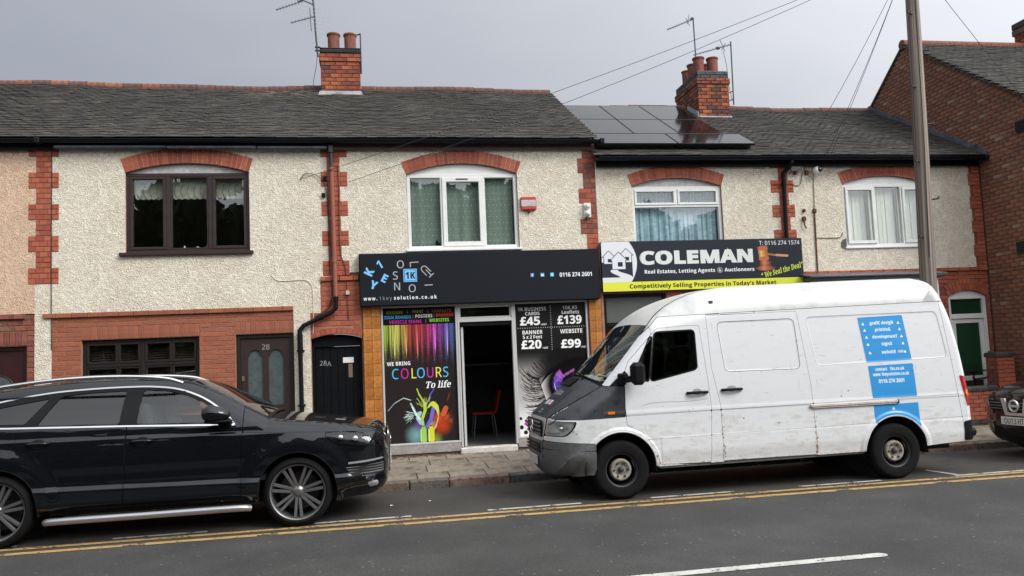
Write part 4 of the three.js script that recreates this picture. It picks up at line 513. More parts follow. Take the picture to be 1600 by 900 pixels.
{ // estate agent's board
  const t = thing('estate_agent_sign', 'dark grey estate agent sign with white letters, wooden gavel and yellow strip', 'sign', 5.6, 2.75, 0.08), x0 = 3.795, y1 = 3.615, W = 3.79, H = 0.885;
  part(t, 'sign_box', span(x0, x0 + W, y1 - H, y1, 0.03, 0.112, 0.008), std(0.02, 0.022, 0.026, 0.5));
  const tex = canvasTex(2048, 480, (c, w, h) => {
    const S = w / 3.83, k = h / 0.875, X = v => v * S, Y = v => v * k; c.fillStyle = '#262932'; c.fillRect(0, 0, w, h); c.fillStyle = '#d9db45'; c.fillRect(0, Y(0.715), w, h);
    c.fillStyle = '#d8dade'; c.beginPath(); c.moveTo(0, 0); c.lineTo(X(0.51), 0); c.quadraticCurveTo(X(0.77), Y(0.34), X(0.53), Y(0.715)); c.lineTo(0, Y(0.715)); c.fill();
    c.fillStyle = '#2b2e38'; c.fillRect(0, Y(0.36), X(0.56), Y(0.27)); c.fillStyle = '#d8dade'; c.beginPath(); c.moveTo(X(0.12), Y(0.715)); c.bezierCurveTo(X(0.62), Y(0.62), X(0.05), Y(0.58), X(0.17), Y(0.49)); c.lineTo(X(0.33), Y(0.47)); c.bezierCurveTo(X(0.12), Y(0.55), X(0.75), Y(0.56), X(0.5), Y(0.715)); c.fill();
    const house = (x, y, s) => { c.fillStyle = '#d8dade'; c.strokeStyle = '#2b2e38'; c.lineWidth = 6; c.beginPath(); c.moveTo(X(x - 0.16 * s), Y(y)); c.lineTo(X(x), Y(y - 0.15 * s)); c.lineTo(X(x + 0.16 * s), Y(y)); c.lineTo(X(x + 0.125 * s), Y(y)); c.lineTo(X(x + 0.125 * s), Y(y + 0.16 * s)); c.lineTo(X(x - 0.125 * s), Y(y + 0.16 * s)); c.lineTo(X(x - 0.125 * s), Y(y)); c.closePath(); c.fill(); c.stroke(); c.fillStyle = '#2b2e38'; c.fillRect(X(x - 0.02), Y(y + 0.03), X(0.09 * s), Y(0.08 * s)); };
    house(0.13, 0.27, 0.75); house(0.45, 0.24, 0.8); house(0.31, 0.33, 1);
    put(c, 'COLEMAN', X(0.69), Y(0.30), 168, '#d4d7d2', { font: '900', w: X(2.19) }); c.save(); c.strokeStyle = '#d4d7d2'; c.lineWidth = 7; c.font = '900 168px sans-serif'; c.textBaseline = 'middle'; c.translate(X(0.69), Y(0.30)); c.scale(X(2.19) / c.measureText('COLEMAN').width, 1); c.strokeText('COLEMAN', 0, 0); c.restore();
    put(c, 'Real Estates, Letting Agents', X(0.77), Y(0.545), 50, '#eceeee', { w: X(1.34) }); put(c, '&', X(2.2), Y(0.545), 46, '#cfd2d4', { align: 'center' }); c.strokeStyle = '#cfd2d4'; c.lineWidth = 3; c.beginPath(); c.arc(X(2.2), Y(0.545), 27, 0, 7); c.stroke(); put(c, 'Auctioneers', X(2.29), Y(0.545), 50, '#eceeee', { w: X(0.58) });
    put(c, 'T: 0116 274 1574', X(2.99), Y(0.075), 56, '#e8eaec', { font: 'normal', w: X(0.80) });
    put(c, "Competitively Selling Properties in Today's Market", X(0.48), Y(0.795), 56, '#24251c', { font: '900', w: X(2.80) });
    // gavel
    const G = (x, y, rx, ry, a, b) => { const g = c.createLinearGradient(X(x - rx), 0, X(x + rx), 0); g.addColorStop(0, b); g.addColorStop(0.4, a); g.addColorStop(1, b); c.fillStyle = g; c.beginPath(); c.ellipse(X(x), Y(y), X(rx), Y(ry), 0, 0, 7); c.fill(); };
    G(3.09, 0.535, 0.19, 0.042, '#c07a58', '#6d3423'); G(3.09, 0.47, 0.12, 0.03, '#b76f4c', '#5f2d20'); G(3.09, 0.43, 0.115, 0.035, '#c58056', '#6d3423');
    c.save(); c.translate(X(3.06), Y(0.265)); c.rotate(-0.08); let g = c.createLinearGradient(-60, 0, 60, 0); g.addColorStop(0, '#7d4a25'); g.addColorStop(0.3, '#e3b06e'); g.addColorStop(0.6, '#b9803f'); g.addColorStop(1, '#7d4a25'); c.fillStyle = g; c.fillRect(-50, -52, 100, 104); c.fillStyle = '#b06a49'; for (const y of [-62, -44, 44, 60]) { c.beginPath(); c.ellipse(0, y, 55, 14, 0, 0, 7); c.fill(); } c.restore();
    c.strokeStyle = '#a5714a'; c.lineCap = 'round'; c.lineWidth = 17; c.beginPath(); c.moveTo(X(3.16), Y(0.28)); c.lineTo(X(3.30), Y(0.30)); c.stroke(); c.lineWidth = 24; c.strokeStyle = '#c49068'; c.beginPath(); c.moveTo(X(3.32), Y(0.30)); c.lineTo(X(3.53), Y(0.315)); c.stroke();
    put(c, '\u201c We Seal the Deal\u201d', X(2.985), Y(0.675), 74, '#cfe04a', { font: 'italic bold', face: 'serif', rot: -0.235, w: X(0.86) });
    c.strokeStyle = 'rgba(15,16,20,0.8)'; c.lineWidth = 2; for (const x of [0.72, 1.09]) { c.beginPath(); c.moveTo(X(x), 0); c.lineTo(X(x), h); c.stroke(); }
  });
  board(t, 'sign_face', W - 0.016, H - 0.016, tex, x0 + 0.008, y1 - 0.008, 0.1155);
}
{ // left window poster: colours
  const tex = canvasTex(680, 1260, (c, w, h) => {
    const S = w / 1.21, r = rng(17); c.fillStyle = '#2a2524'; c.fillRect(0, 0, w, h); c.fillStyle = '#1a1617'; c.fillRect(0, 0, w, 0.285 * S);
    const T = (s, x0, x1, y, z, col, f = 'bold') => put(c, s, x0 * S, y * S, z * S, col, { w: (x1 - x0) * S, font: f });
    T('DESIGN', 0.06, 0.33, 0.075, 0.07, '#8f8436'); T('PRINT', 0.49, 0.68, 0.07, 0.07, '#a08c3e'); T('LEAFLETS', 0.82, 1.15, 0.065, 0.07, '#9a5a36'); T('SIGN BOARDS', 0.02, 0.47, 0.155, 0.075, '#49b6e6'); T('POSTERS', 0.535, 0.83, 0.148, 0.075, '#f3f3f3'); T('BANNERS', 0.885, 1.19, 0.14, 0.075, '#e2472c'); T('VEHICLE SIGNS', 0.10, 0.645, 0.235, 0.075, '#d236a8'); T('WEBSITES', 0.77, 1.11, 0.225, 0.075, '#8fe04a');
    c.fillStyle = '#cfcfcf'; for (const [x, y] of [[0.41, 0.07], [0.755, 0.068], [0.50, 0.152], [0.855, 0.145], [0.715, 0.23]]) c.fillRect(x * S, (y - 0.03) * S, 2, 0.06 * S);
    const stops = [[0, 150, 190, 60], [0.10, 205, 220, 80], [0.17, 225, 230, 100], [0.27, 215, 180, 75], [0.36, 190, 70, 55], [0.5, 200, 60, 70], [0.62, 205, 60, 120], [0.70, 205, 70, 190], [0.80, 130, 60, 150], [0.88, 120, 110, 220], [1, 60, 100, 130]];
    const colAt = u => { let i = 0; while (i < stops.length - 2 && u > stops[i + 1][0]) i++; const a = stops[i], b = stops[i + 1], t = (u - a[0]) / (b[0] - a[0]); return [1, 2, 3].map(k => Math.round(lerp(a[k], b[k], t))); };
    const y0 = 0.285 * S; for (let x = 0; x < w; x += 2) { const q = colAt(x / w), l = (0.40 + 0.28 * r()) * S * (0.8 + 0.2 * Math.sin(x * 0.11)), al = 0.35 + 0.65 * Math.pow(0.5 + 0.5 * Math.sin(x * 0.061 + Math.sin(x * 0.17) * 2), 1.4); const g = c.createLinearGradient(0, y0, 0, y0 + l * 1.25); g.addColorStop(0, `rgba(${q},${al})`); g.addColorStop(0.55, `rgba(${q},${al * 0.8})`); g.addColorStop(1, `rgba(${q},0)`); c.fillStyle = g; c.fillRect(x, y0, 2.4, l * 1.25); }
    for (const [u, l] of [[0.15, 0.68], [0.31, 0.62], [0.465, 0.68], [0.71, 0.55], [0.88, 0.62]]) { const q = colAt(u).map(v => Math.min(255, v + 70)), g = c.createLinearGradient(0, y0, 0, y0 + l * S); g.addColorStop(0, `rgba(${q},0.2)`); g.addColorStop(0.7, `rgba(${q},0.95)`); g.addColorStop(1, `rgba(${q},0)`); c.fillStyle = g; c.beginPath(); c.moveTo(u * w - 12, y0); c.lineTo(u * w + 12, y0); c.lineTo(u * w + 1, y0 + l * S); c.lineTo(u * w - 1, y0 + l * S); c.fill(); }
    for (let i = 0; i < 900; i++) { const u = r(), q = colAt(u).map(v => Math.min(255, v + 90)); c.fillStyle = `rgba(${q},${0.3 + 0.6 * r()})`; c.fillRect(u * w, y0 + r() * 0.62 * S, 1 + r() * 2.4, 1 + r() * 2.4); }
    T('WE BRING', 0.045, 0.44, 0.93, 0.085, '#ecebe9'); ['C', 'O', 'L', 'O', 'U', 'R', 'S'].forEach((l, i) => put(c, l, ([0.175, 0.335, 0.48, 0.605, 0.76, 0.895, 1.02][i]) * S, 1.10 * S, 0.235 * S, ['#4fb8ea', '#c8329c', '#e6e24a', '#4fb8ea', '#c8329c', '#e6e24a', '#4fb8ea'][i], { align: 'center', font: 'normal', sx: i === 2 ? 0.9 : 0.88 }));
    put(c, 'To life', 0.665 * S, 1.305 * S, 0.15 * S, '#f7f7f7', { font: 'italic bold', face: 'serif', w: 0.43 * S });
    // paint splash with two bottles
    const blob = (x, y, rad, q, a) => { const g = c.createRadialGradient(x * S, y * S, 0, x * S, y * S, rad * S); g.addColorStop(0, `rgba(${q},${a})`); g.addColorStop(0.5, `rgba(${q},${a * 0.7})`); g.addColorStop(1, `rgba(${q},0)`); c.fillStyle = g; c.fillRect(0, 0, w, h); };
    blob(0.50, 2.12, 0.22, '140,200,205', 0.8); blob(0.93, 1.98, 0.20, '215,70,30', 0.9); blob(0.86, 1.84, 0.12, '225,90,45', 0.8); blob(0.56, 1.94, 0.11, '110,70,170', 0.85); blob(0.80, 2.22, 0.16, '190,205,70', 0.7); blob(0.75, 1.96, 0.10, '225,190,170', 0.7);
    const strip = (pts, wd, col) => { c.strokeStyle = col; c.lineCap = 'round'; for (let i = 0; i < pts.length - 1; i++) { c.lineWidth = lerp(wd[0], wd[1], i / (pts.length - 1)) * S; c.beginPath(); c.moveTo(pts[i][0] * S, pts[i][1] * S); c.lineTo(pts[i + 1][0] * S, pts[i + 1][1] * S); c.stroke(); } };
    strip([[0.62, 2.0], [0.60, 1.87], [0.66, 1.72], [0.645, 1.60], [0.56, 1.45], [0.53, 1.36]], [0.045, 0.015], '#a9c93c'); strip([[0.60, 1.86], [0.655, 1.72], [0.65, 1.6]], [0.05, 0.055], '#b7d04a'); strip([[0.67, 2.0], [0.75, 1.86], [0.79, 1.70]], [0.05, 0.075], '#6f6bd0'); strip([[0.72, 1.58], [0.75, 1.46], [0.81, 1.38]], [0.03, 0.012], '#5a58b4');
    c.fillStyle = '#cfd650'; c.beginPath(); c.moveTo(0.68 * S, 1.70 * S); c.quadraticCurveTo(0.78 * S, 1.48 * S, 0.88 * S, 1.66 * S); c.quadraticCurveTo(0.90 * S, 1.75 * S, 0.87 * S, 1.86 * S); c.quadraticCurveTo(0.86 * S, 1.72 * S, 0.76 * S, 1.65 * S); c.closePath(); c.fill(); strip([[0.87, 1.85], [0.83, 1.98], [0.78, 2.05]], [0.02, 0.05], '#dcb070');
    strip([[0.58, 1.92], [0.53, 1.84], [0.57, 1.76], [0.50, 1.78], [0.46, 1.68], [0.42, 1.60]], [0.07, 0.02], '#9fc4c2'); strip([[0.56, 1.86], [0.50, 1.77], [0.44, 1.66]], [0.03, 0.012], '#dcebe8'); strip([[0.42, 1.54], [0.30, 1.50], [0.15, 1.58], [0.04, 1.70]], [0.014, 0.005], '#c2cfcf'); for (let i = 0; i < 150; i++) { c.fillStyle = ['#c2cfcf', '#b7d04a', '#6f6bd0', '#d0542a'][i % 4]; const a = r() * 6.28, q = r() * 0.45; c.fillRect((0.62 + q * Math.cos(a) * 0.9) * S, (1.75 + q * Math.sin(a)) * S, 1 + 3 * r(), 1 + 3 * r()); }
    for (let i = 0; i < 150; i++) { const k = i % 3, o = [[0.50, 1.78, 2.9], [0.93, 1.90, -0.5], [0.64, 1.70, -1.75]][k], a = o[2] + (r() - 0.5) * 1.5, l = (0.015 + 0.07 * r()), q = 0.03 + 0.12 * r(), x = o[0] + q * Math.cos(a), y = o[1] + q * Math.sin(a); c.strokeStyle = ['rgba(196,222,220,0.8)', 'rgba(214,84,44,0.7)', 'rgba(186,208,84,0.8)'][k]; c.lineWidth = (0.002 + 0.008 * r()) * S; c.beginPath(); c.moveTo(x * S, y * S); c.quadraticCurveTo((x + l * 0.5 * Math.cos(a + 0.4)) * S, (y + l * 0.5 * Math.sin(a + 0.4)) * S, (x + l * Math.cos(a)) * S, (y + l * Math.sin(a)) * S); c.stroke(); }
    strip([[0.95, 1.80], [1.0, 1.70]], [0.08, 0.01], '#cc5a38'); strip([[1.03, 1.58], [1.07, 1.46]], [0.012, 0.02], '#a03020');
    for (const [x, q] of [[0.615, '#9cc860'], [0.745, '#d2d23c']]) { c.fillStyle = '#15140f'; c.fillRect((x - 0.07) * S, 2.225 * S, 0.14 * S, 0.035 * S); c.fillStyle = q; c.beginPath(); c.roundRect((x - 0.052) * S, 2.02 * S, 0.104 * S, 0.22 * S, 10); c.fill(); c.fillRect((x - 0.03) * S, 1.985 * S, 0.06 * S, 0.05 * S); c.fillStyle = 'rgba(240,250,235,0.55)'; c.fillRect((x - 0.045) * S, 2.05 * S, 0.014 * S, 0.17 * S); c.fillStyle = '#22251a'; c.fillRect((x - 0.02) * S, 1.975 * S, 0.04 * S, 0.014 * S); }
  });
  const t = thing('window_poster', 'dark shop window poster with rainbow light streaks and a paint splash', 'poster', 0.62, 0.33, -0.05); part(t, 'backing_board', span(0.012, 1.225, 0.332, 2.586, -0.075, -0.05, 0.002), M.blackPaint); board(t, 'poster_print', 1.209, 2.25, tex, 0.014, 2.584, -0.0485, 0.3);
}
{ // right window poster: price list and eye
  const tex = canvasTex(680, 1260, (c, w, h) => {
    const S = w / 1.23, r = rng(23); c.fillStyle = '#1d1d1e'; c.fillRect(0, 0, w, h);
    let g = c.createLinearGradient(0, 0.85 * S, 0, 2.25 * S); g.addColorStop(0, '#1d1d1e'); g.addColorStop(0.08, '#454443'); g.addColorStop(0.24, '#9b9895'); g.addColorStop(0.6, '#b9b7b5'); g.addColorStop(0.8, '#e4e4e4'); g.addColorStop(1, '#efefef'); c.fillStyle = g; c.fillRect(0, 0.85 * S, w, h);
    g = c.createRadialGradient(1.0 * S, 1.2 * S, 0.1 * S, 1.02 * S, 1.15 * S, 0.74 * S); g.addColorStop(0, 'rgba(16,15,16,1)'); g.addColorStop(0.6, 'rgba(22,21,22,0.85)'); g.addColorStop(1, 'rgba(30,30,30,0)'); c.fillStyle = g; c.fillRect(0, 0.8 * S, w, h);
    c.fillStyle = '#d6d2cd'; c.beginPath(); c.moveTo(0.34 * S, 1.55 * S); c.quadraticCurveTo(0.42 * S, 1.25 * S, 0.80 * S, 1.12 * S); c.quadraticCurveTo(1.2 * S, 1.1 * S, 1.3 * S, 1.5 * S); c.quadraticCurveTo(0.9 * S, 1.95 * S, 0.50 * S, 1.75 * S); c.quadraticCurveTo(0.40 * S, 1.68 * S, 0.34 * S, 1.55 * S); c.fill();
    c.save(); c.clip(); c.translate(0.90 * S, 1.42 * S); g = c.createRadialGradient(0, 0, 0.30 * S, 0, 0, 0.50 * S); g.addColorStop(0, 'rgba(18,14,20,1)'); g.addColorStop(0.25, 'rgba(20,16,22,0.95)'); g.addColorStop(0.6, 'rgba(70,64,66,0.5)'); g.addColorStop(1, 'rgba(120,112,110,0)'); c.fillStyle = g; c.beginPath(); c.arc(0, 0, 0.5 * S, 0, 7); c.fill();
    c.fillStyle = '#120e14'; c.beginPath(); c.arc(0, 0, 0.345 * S, 0, 7); c.fill();
    for (let i = 0; i < 320; i++) { const a = 1.5 + r() * 2.6, t = (a - 1.5) / 2.6, q = [[196, 46, 70], [176, 44, 92], [128, 60, 170], [84, 76, 190], [150, 88, 205], [214, 110, 200]], k = Math.min(4, Math.floor(t * 5)), m = q[k].map((v, n) => Math.round(lerp(v, q[k + 1][n], t * 5 - k))), r1 = (0.28 + 0.03 * r()) * S, r0 = (0.13 + 0.09 * r()) * S; c.strokeStyle = `rgba(${m},${0.15 + 0.6 * r()})`; c.lineWidth = 1.5 + 4 * r(); c.beginPath(); c.moveTo(r0 * Math.cos(a), r0 * Math.sin(a)); c.lineTo(r1 * Math.cos(a + 0.05), r1 * Math.sin(a + 0.05)); c.stroke(); }
    for (let i = 0; i < 26; i++) { const t = i / 25, x = lerp(-0.27, 0.08, t) * S, y = lerp(-0.08, -0.27, t) * S, l = (0.04 + 0.05 * r()) * S; c.fillStyle = `rgba(${Math.round(lerp(110, 215, t))},${Math.round(lerp(90, 110, t))},${Math.round(lerp(200, 190, t))},${0.5 + 0.4 * r()})`; c.beginPath(); c.moveTo(x, y); c.lineTo(x + 0.016 * S, y + l * 0.3); c.lineTo(x + 0.012 * S, y + l); c.lineTo(x - 0.012 * S, y + l * 0.8); c.fill(); }
    g = c.createRadialGradient(0.06 * S, 0.02 * S, 0.08 * S, 0.06 * S, 0.02 * S, 0.2 * S); g.addColorStop(0, 'rgba(8,6,9,1)'); g.addColorStop(0.75, 'rgba(10,8,11,0.95)'); g.addColorStop(1, 'rgba(10,8,11,0)'); c.fillStyle = g; c.beginPath(); c.arc(0.06 * S, 0.02 * S, 0.2 * S, 0, 7); c.fill(); c.strokeStyle = 'rgba(240,215,245,0.9)'; c.lineWidth = 6; c.beginPath(); c.arc(0, 0, 0.265 * S, 2.35, 3.2); c.stroke(); c.fillStyle = 'rgba(14,10,14,0.75)'; c.fillRect(0.12 * S, -0.5 * S, 0.6 * S, S); c.restore();
    g = c.createLinearGradient(0.35 * S, 1.5 * S, 0.7 * S, 1.0 * S); g.addColorStop(0, 'rgba(12,10,12,0.25)'); g.addColorStop(0.4, 'rgba(10,9,10,0.95)'); g.addColorStop(1, 'rgba(10,9,10,0.9)'); c.fillStyle = g; c.beginPath(); c.moveTo(0.34 * S, 1.56 * S); c.quadraticCurveTo(0.44 * S, 1.24 * S, 0.80 * S, 1.13 * S); c.lineTo(w, 1.10 * S); c.lineTo(w, 0.95 * S); c.quadraticCurveTo(0.5 * S, 0.95 * S, 0.34 * S, 1.56 * S); c.fill();
    c.strokeStyle = '#131213'; c.lineCap = 'round'; for (let i = 0; i < 60; i++) { const t = i / 59, x = lerp(0.36, 0.50, t), y = lerp(1.30, 1.78, t), l = 0.20 + 0.20 * r(), a = lerp(3.45, 2.35, t) + (r() - 0.5) * 0.3; c.lineWidth = 2 + 3 * r(); c.beginPath(); c.moveTo(x * S, y * S); c.quadraticCurveTo((x + l * 0.6 * Math.cos(a)) * S, (y + l * 0.6 * Math.sin(a) + 0.04) * S, (x + l * Math.cos(a + 0.35)) * S, (y + l * Math.sin(a + 0.35)) * S); c.stroke(); }
    for (let i = 0; i < 40; i++) { const t = i / 39, x = lerp(0.36, 0.9, t), y = lerp(1.32, 0.98, t), a = lerp(3.6, 4.4, t) + (r() - 0.5) * 0.2, l = 0.2 + 0.12 * r(); c.lineWidth = 3 + 4 * r(); c.beginPath(); c.moveTo(x * S, y * S); c.quadraticCurveTo((x + l * 0.5 * Math.cos(a - 0.4)) * S, (y + l * 0.5 * Math.sin(a - 0.4)) * S, (x + l * Math.cos(a)) * S, (y + l * Math.sin(a)) * S); c.stroke(); }
    // small doodles at the bottom
    c.save(); c.translate(0.17 * S, 2.10 * S); c.rotate(0.7); c.fillStyle = '#c13fae'; c.fillRect(-0.09 * S, -0.045 * S, 0.15 * S, 0.09 * S); c.fillStyle = '#f4f4f4'; c.fillRect(0.06 * S, -0.04 * S, 0.10 * S, 0.08 * S); c.fillStyle = '#d9d34a'; c.beginPath(); c.moveTo(0.16 * S, -0.04 * S); c.lineTo(0.24 * S, 0); c.lineTo(0.16 * S, 0.04 * S); c.fill(); c.restore(); c.fillStyle = '#222'; for (const [x, y, q] of [[0.02, 1.98, 0.04], [0.03, 2.13, 0.05], [0.10, 2.22, 0.05], [0.11, 2.02, 0.03]]) { c.beginPath(); c.arc(x * S, y * S, q * S * 0.7, 0, 7); c.fill(); }
    const T = (s, x, y, z, o = {}) => put(c, s, x * S, y * S, z * S, '#efefec', { align: 'center', ...o });
    T('1K BUSINESS', 0.295, 0.095, 0.085, { w: 0.50 * S, font: 'normal' }); T('CARDS', 0.30, 0.175, 0.08, { w: 0.26 * S }); T('\u00a345', 0.255, 0.305, 0.20, { font: '900', w: 0.36 * S }); T('+VAT', 0.49, 0.37, 0.045); T('10K A5', 0.965, 0.09, 0.085, { w: 0.27 * S, font: 'normal' }); T('Leaflets', 0.97, 0.17, 0.085, { w: 0.32 * S }); T('\u00a3139', 0.95, 0.305, 0.20, { font: '900', w: 0.44 * S });
    T('BANNER', 0.285, 0.50, 0.095, { w: 0.36 * S }); T('5 x 2 Feet', 0.285, 0.585, 0.08, { w: 0.34 * S }); T('\u00a320', 0.26, 0.715, 0.20, { font: '900', w: 0.36 * S }); T('+VAT', 0.50, 0.78, 0.045); T('WEBSITE', 0.975, 0.505, 0.10, { w: 0.40 * S }); T('\u00a399', 0.955, 0.725, 0.20, { font: '900', w: 0.36 * S }); T('+VAT', 1.18, 0.79, 0.045);
    c.fillStyle = '#b9b9b5'; for (let y = 0.05; y < 0.84; y += 0.04) { c.beginPath(); c.arc(0.62 * S, y * S, 4.5, 0, 7); c.fill(); } for (let x = 0.04; x < 1.22; x += 0.04) { c.beginPath(); c.arc(x * S, 0.425 * S, 4.5, 0, 7); c.fill(); }
  });
  const t = thing('window_poster', 'shop window poster with white prices above a close-up of an eye', 'poster', 2.88, 0.33, -0.05); part(t, 'backing_board', span(2.259, 3.499, 0.332, 2.586, -0.075, -0.05, 0.002), M.blackPaint); board(t, 'poster_print', 1.236, 2.25, tex, 2.261, 2.584, -0.0485, 0.3);
}

// ---------------------------------------------------------------- behind the windows
{ // number 28: patterned short blind, figures on the sill, venetian blind below
  const b = thing('window_blind', 'short cream blind with a scalloped hem at the top of the brown window', 'blind', -3.04, 4.5, -0.17), g = [];
  for (let k = 0; k < 3; k++) { const x0 = [-3.90, -3.32, -2.67][k], x1 = [-3.42, -2.76, -2.18][k], n = 6, pts = [[x0, 4.86]]; for (let i = 0; i <= n * 4; i++) { const t = i / (n * 4); pts.push([lerp(x0, x1, t), 4.50 + 0.012 * Math.cos(t * n * 6.28)]); } pts.push([x1, 4.86]); g.push(slab(pts, [], -0.175, -0.170)); } part(b, 'blind_fabric', merge(g), std(0.40, 0.40, 0.34, 0.9, { map: grain })); part(b, 'cord', merge([0, 1, 2].flatMap(k => { const x0 = [-3.90, -3.32, -2.67][k]; return Array.from({ length: 5 }, (_, i) => tube([[x0 + 0.05 + i * 0.1, 4.74, -0.168], [x0 + 0.02 + i * 0.1, 4.62, -0.168], [x0 + 0.06 + i * 0.1, 4.51, -0.168]], 0.003, 8, 4)); })), M.darkWood);
}
const lathe = (pts, n = 16) => new THREE.LatheGeometry(pts.map(p => V2(...p)), n);
{
  const ww = std(0.62, 0.60, 0.54, 0.5), pk = std(0.42, 0.22, 0.17, 0.6);
  solo('candle_figure', 'small white candle shaped ornament on the upstairs window sill', 'ornament', lathe([[0.001, 0], [0.022, 0.002], [0.020, 0.02], [0.016, 0.05], [0.018, 0.075], [0.008, 0.10], [0.001, 0.105]]), ww, -3.15, 3.622, -0.17);
  solo('bird_figure', 'white bird shaped ornament on the upstairs window sill', 'ornament', merge([new THREE.SphereGeometry(0.035, 14, 10).scale(1.5, 0.9, 0.9).translate(0, 0.035, 0), new THREE.SphereGeometry(0.02, 12, 8).translate(0.045, 0.07, 0), new THREE.ConeGeometry(0.02, 0.07, 10).rotateZ(1.2).translate(-0.06, 0.04, 0), new THREE.ConeGeometry(0.007, 0.02, 8).rotateZ(-1.57).translate(0.07, 0.07, 0)]), ww, -2.99, 3.622, -0.17);
  solo('sitting_figure', 'terracotta coloured figurine beside the upstairs window mullion', 'ornament', merge([new THREE.SphereGeometry(0.045, 14, 10).translate(0, 0.045, 0), new THREE.SphereGeometry(0.026, 12, 8).translate(0.02, 0.105, 0), new THREE.CylinderGeometry(0.012, 0.014, 0.07, 8).translate(0.04, 0.135, 0)]), pk, -2.80, 3.622, -0.17);
  const v = thing('venetian_blind', 'brown slatted blind behind the dark ground floor window', 'blind', -3.78, 1.2, -0.2), sm = std(0.045, 0.03, 0.02, 0.6, { map: grain });
  for (let i = 0; i < 26; i++) { const m = part(v, 'slat', cb(1.62, 0.002, 0.035, 0.0006), sm, -3.78, 1.2 + i * 0.038, -0.2); m.rotation.x = 0.75; } for (const x of [-4.4, -3.78, -3.2]) part(v, 'ladder_cord', rod([x, 1.2, -0.2], [x, 2.18, -0.2], 0.002, 4), M.inner);
}
{ // shop house: net curtain with woven dots, something dark on the sill
  const tex = canvasTex(1024, 700, (c, w, h) => { const r = rng(4); c.fillStyle = '#8b9a90'; c.fillRect(0, 0, w, h); for (let i = 0; i < 900; i++) { c.fillStyle = `rgba(${r() < 0.5 ? '70,90,82' : '170,182,172'},${0.06 * r()})`; c.fillRect(r() * w, 0, 1 + r() * 8, h); } c.fillStyle = 'rgba(214,222,212,0.85)'; for (let j = 0; j < 11; j++) for (let i = 0; i < 24; i++) { const x = (i + (j % 2) / 2 + 0.2) * w / 24 + (r() - 0.5) * 8, y = (j + 0.5) * h / 11.6 + (r() - 0.5) * 6; c.beginPath(); c.ellipse(x, y, 4.5, 5.5, 0, 0, 7); c.fill(); } c.strokeStyle = 'rgba(30,38,34,0.8)'; c.lineWidth = 4; for (let i = 0; i < 24; i++) { const x = (i + 0.5) * w / 24; c.beginPath(); c.moveTo(x - 10, h - 14); c.lineTo(x, h - 26); c.lineTo(x + 10, h - 14); c.moveTo(x - 6, h - 32); c.lineTo(x + 6, h - 32); c.stroke(); } });
  solo('net_curtain', 'grey green dotted net curtain in the white window above the black sign', 'curtain', curtainG(0.55, 2.31, 3.60, 4.80, 7, 0.012, 5), new THREE.MeshPhysicalMaterial({ map: tex, roughness: 0.95, transmission: 0.25, side: THREE.DoubleSide }), 1.43, 4.20, -0.15);
  solo('toy_cat', 'small black toy cat sitting in the corner of the white window', 'toy', merge([new THREE.SphereGeometry(0.04, 14, 10).scale(1, 0.85, 0.7).translate(0, 0.036, 0), new THREE.SphereGeometry(0.026, 12, 8).translate(-0.025, 0.075, 0), new THREE.ConeGeometry(0.009, 0.02, 6).translate(-0.037, 0.103, 0), new THREE.ConeGeometry(0.009, 0.02, 6).translate(-0.014, 0.103, 0), tube([[0.03, 0.02, 0], [0.06, 0.03, 0.01], [0.065, 0.06, 0.01]], 0.007, 10, 6)]), M.black, 0.99, 3.622, -0.105);
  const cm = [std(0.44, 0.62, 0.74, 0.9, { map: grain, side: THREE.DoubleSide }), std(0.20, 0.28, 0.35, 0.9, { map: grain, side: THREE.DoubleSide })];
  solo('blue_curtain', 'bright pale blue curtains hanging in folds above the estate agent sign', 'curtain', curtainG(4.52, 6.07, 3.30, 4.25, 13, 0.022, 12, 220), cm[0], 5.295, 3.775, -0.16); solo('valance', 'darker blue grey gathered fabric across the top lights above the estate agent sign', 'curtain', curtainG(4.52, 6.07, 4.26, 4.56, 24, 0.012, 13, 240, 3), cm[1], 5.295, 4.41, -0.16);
  const bl = thing('vertical_blind', 'cream vertical strip blind in the end house window', 'blind', 9.47, 3.5, -0.16), bm = [std(0.66, 0.66, 0.57, 0.9, { side: THREE.DoubleSide }), std(0.62, 0.62, 0.54, 0.9, { side: THREE.DoubleSide })]; for (let i = 0; i < 20; i++) { const m = part(bl, 'slat', cb(0.089, 1.07, 0.002, 0.0005), bm[i % 2], 8.60 + i * 0.0865, 4.035, -0.17 + (i % 2) * 0.004); m.rotation.y = 0.08 + ((i * 37) % 7 - 3) * 0.025 + (i === 6 || i === 13 ? 0.9 : 0); } part(bl, 'head_rail', span(8.56, 10.31, 4.57, 4.60, -0.19, -0.15), M.upvc);
}
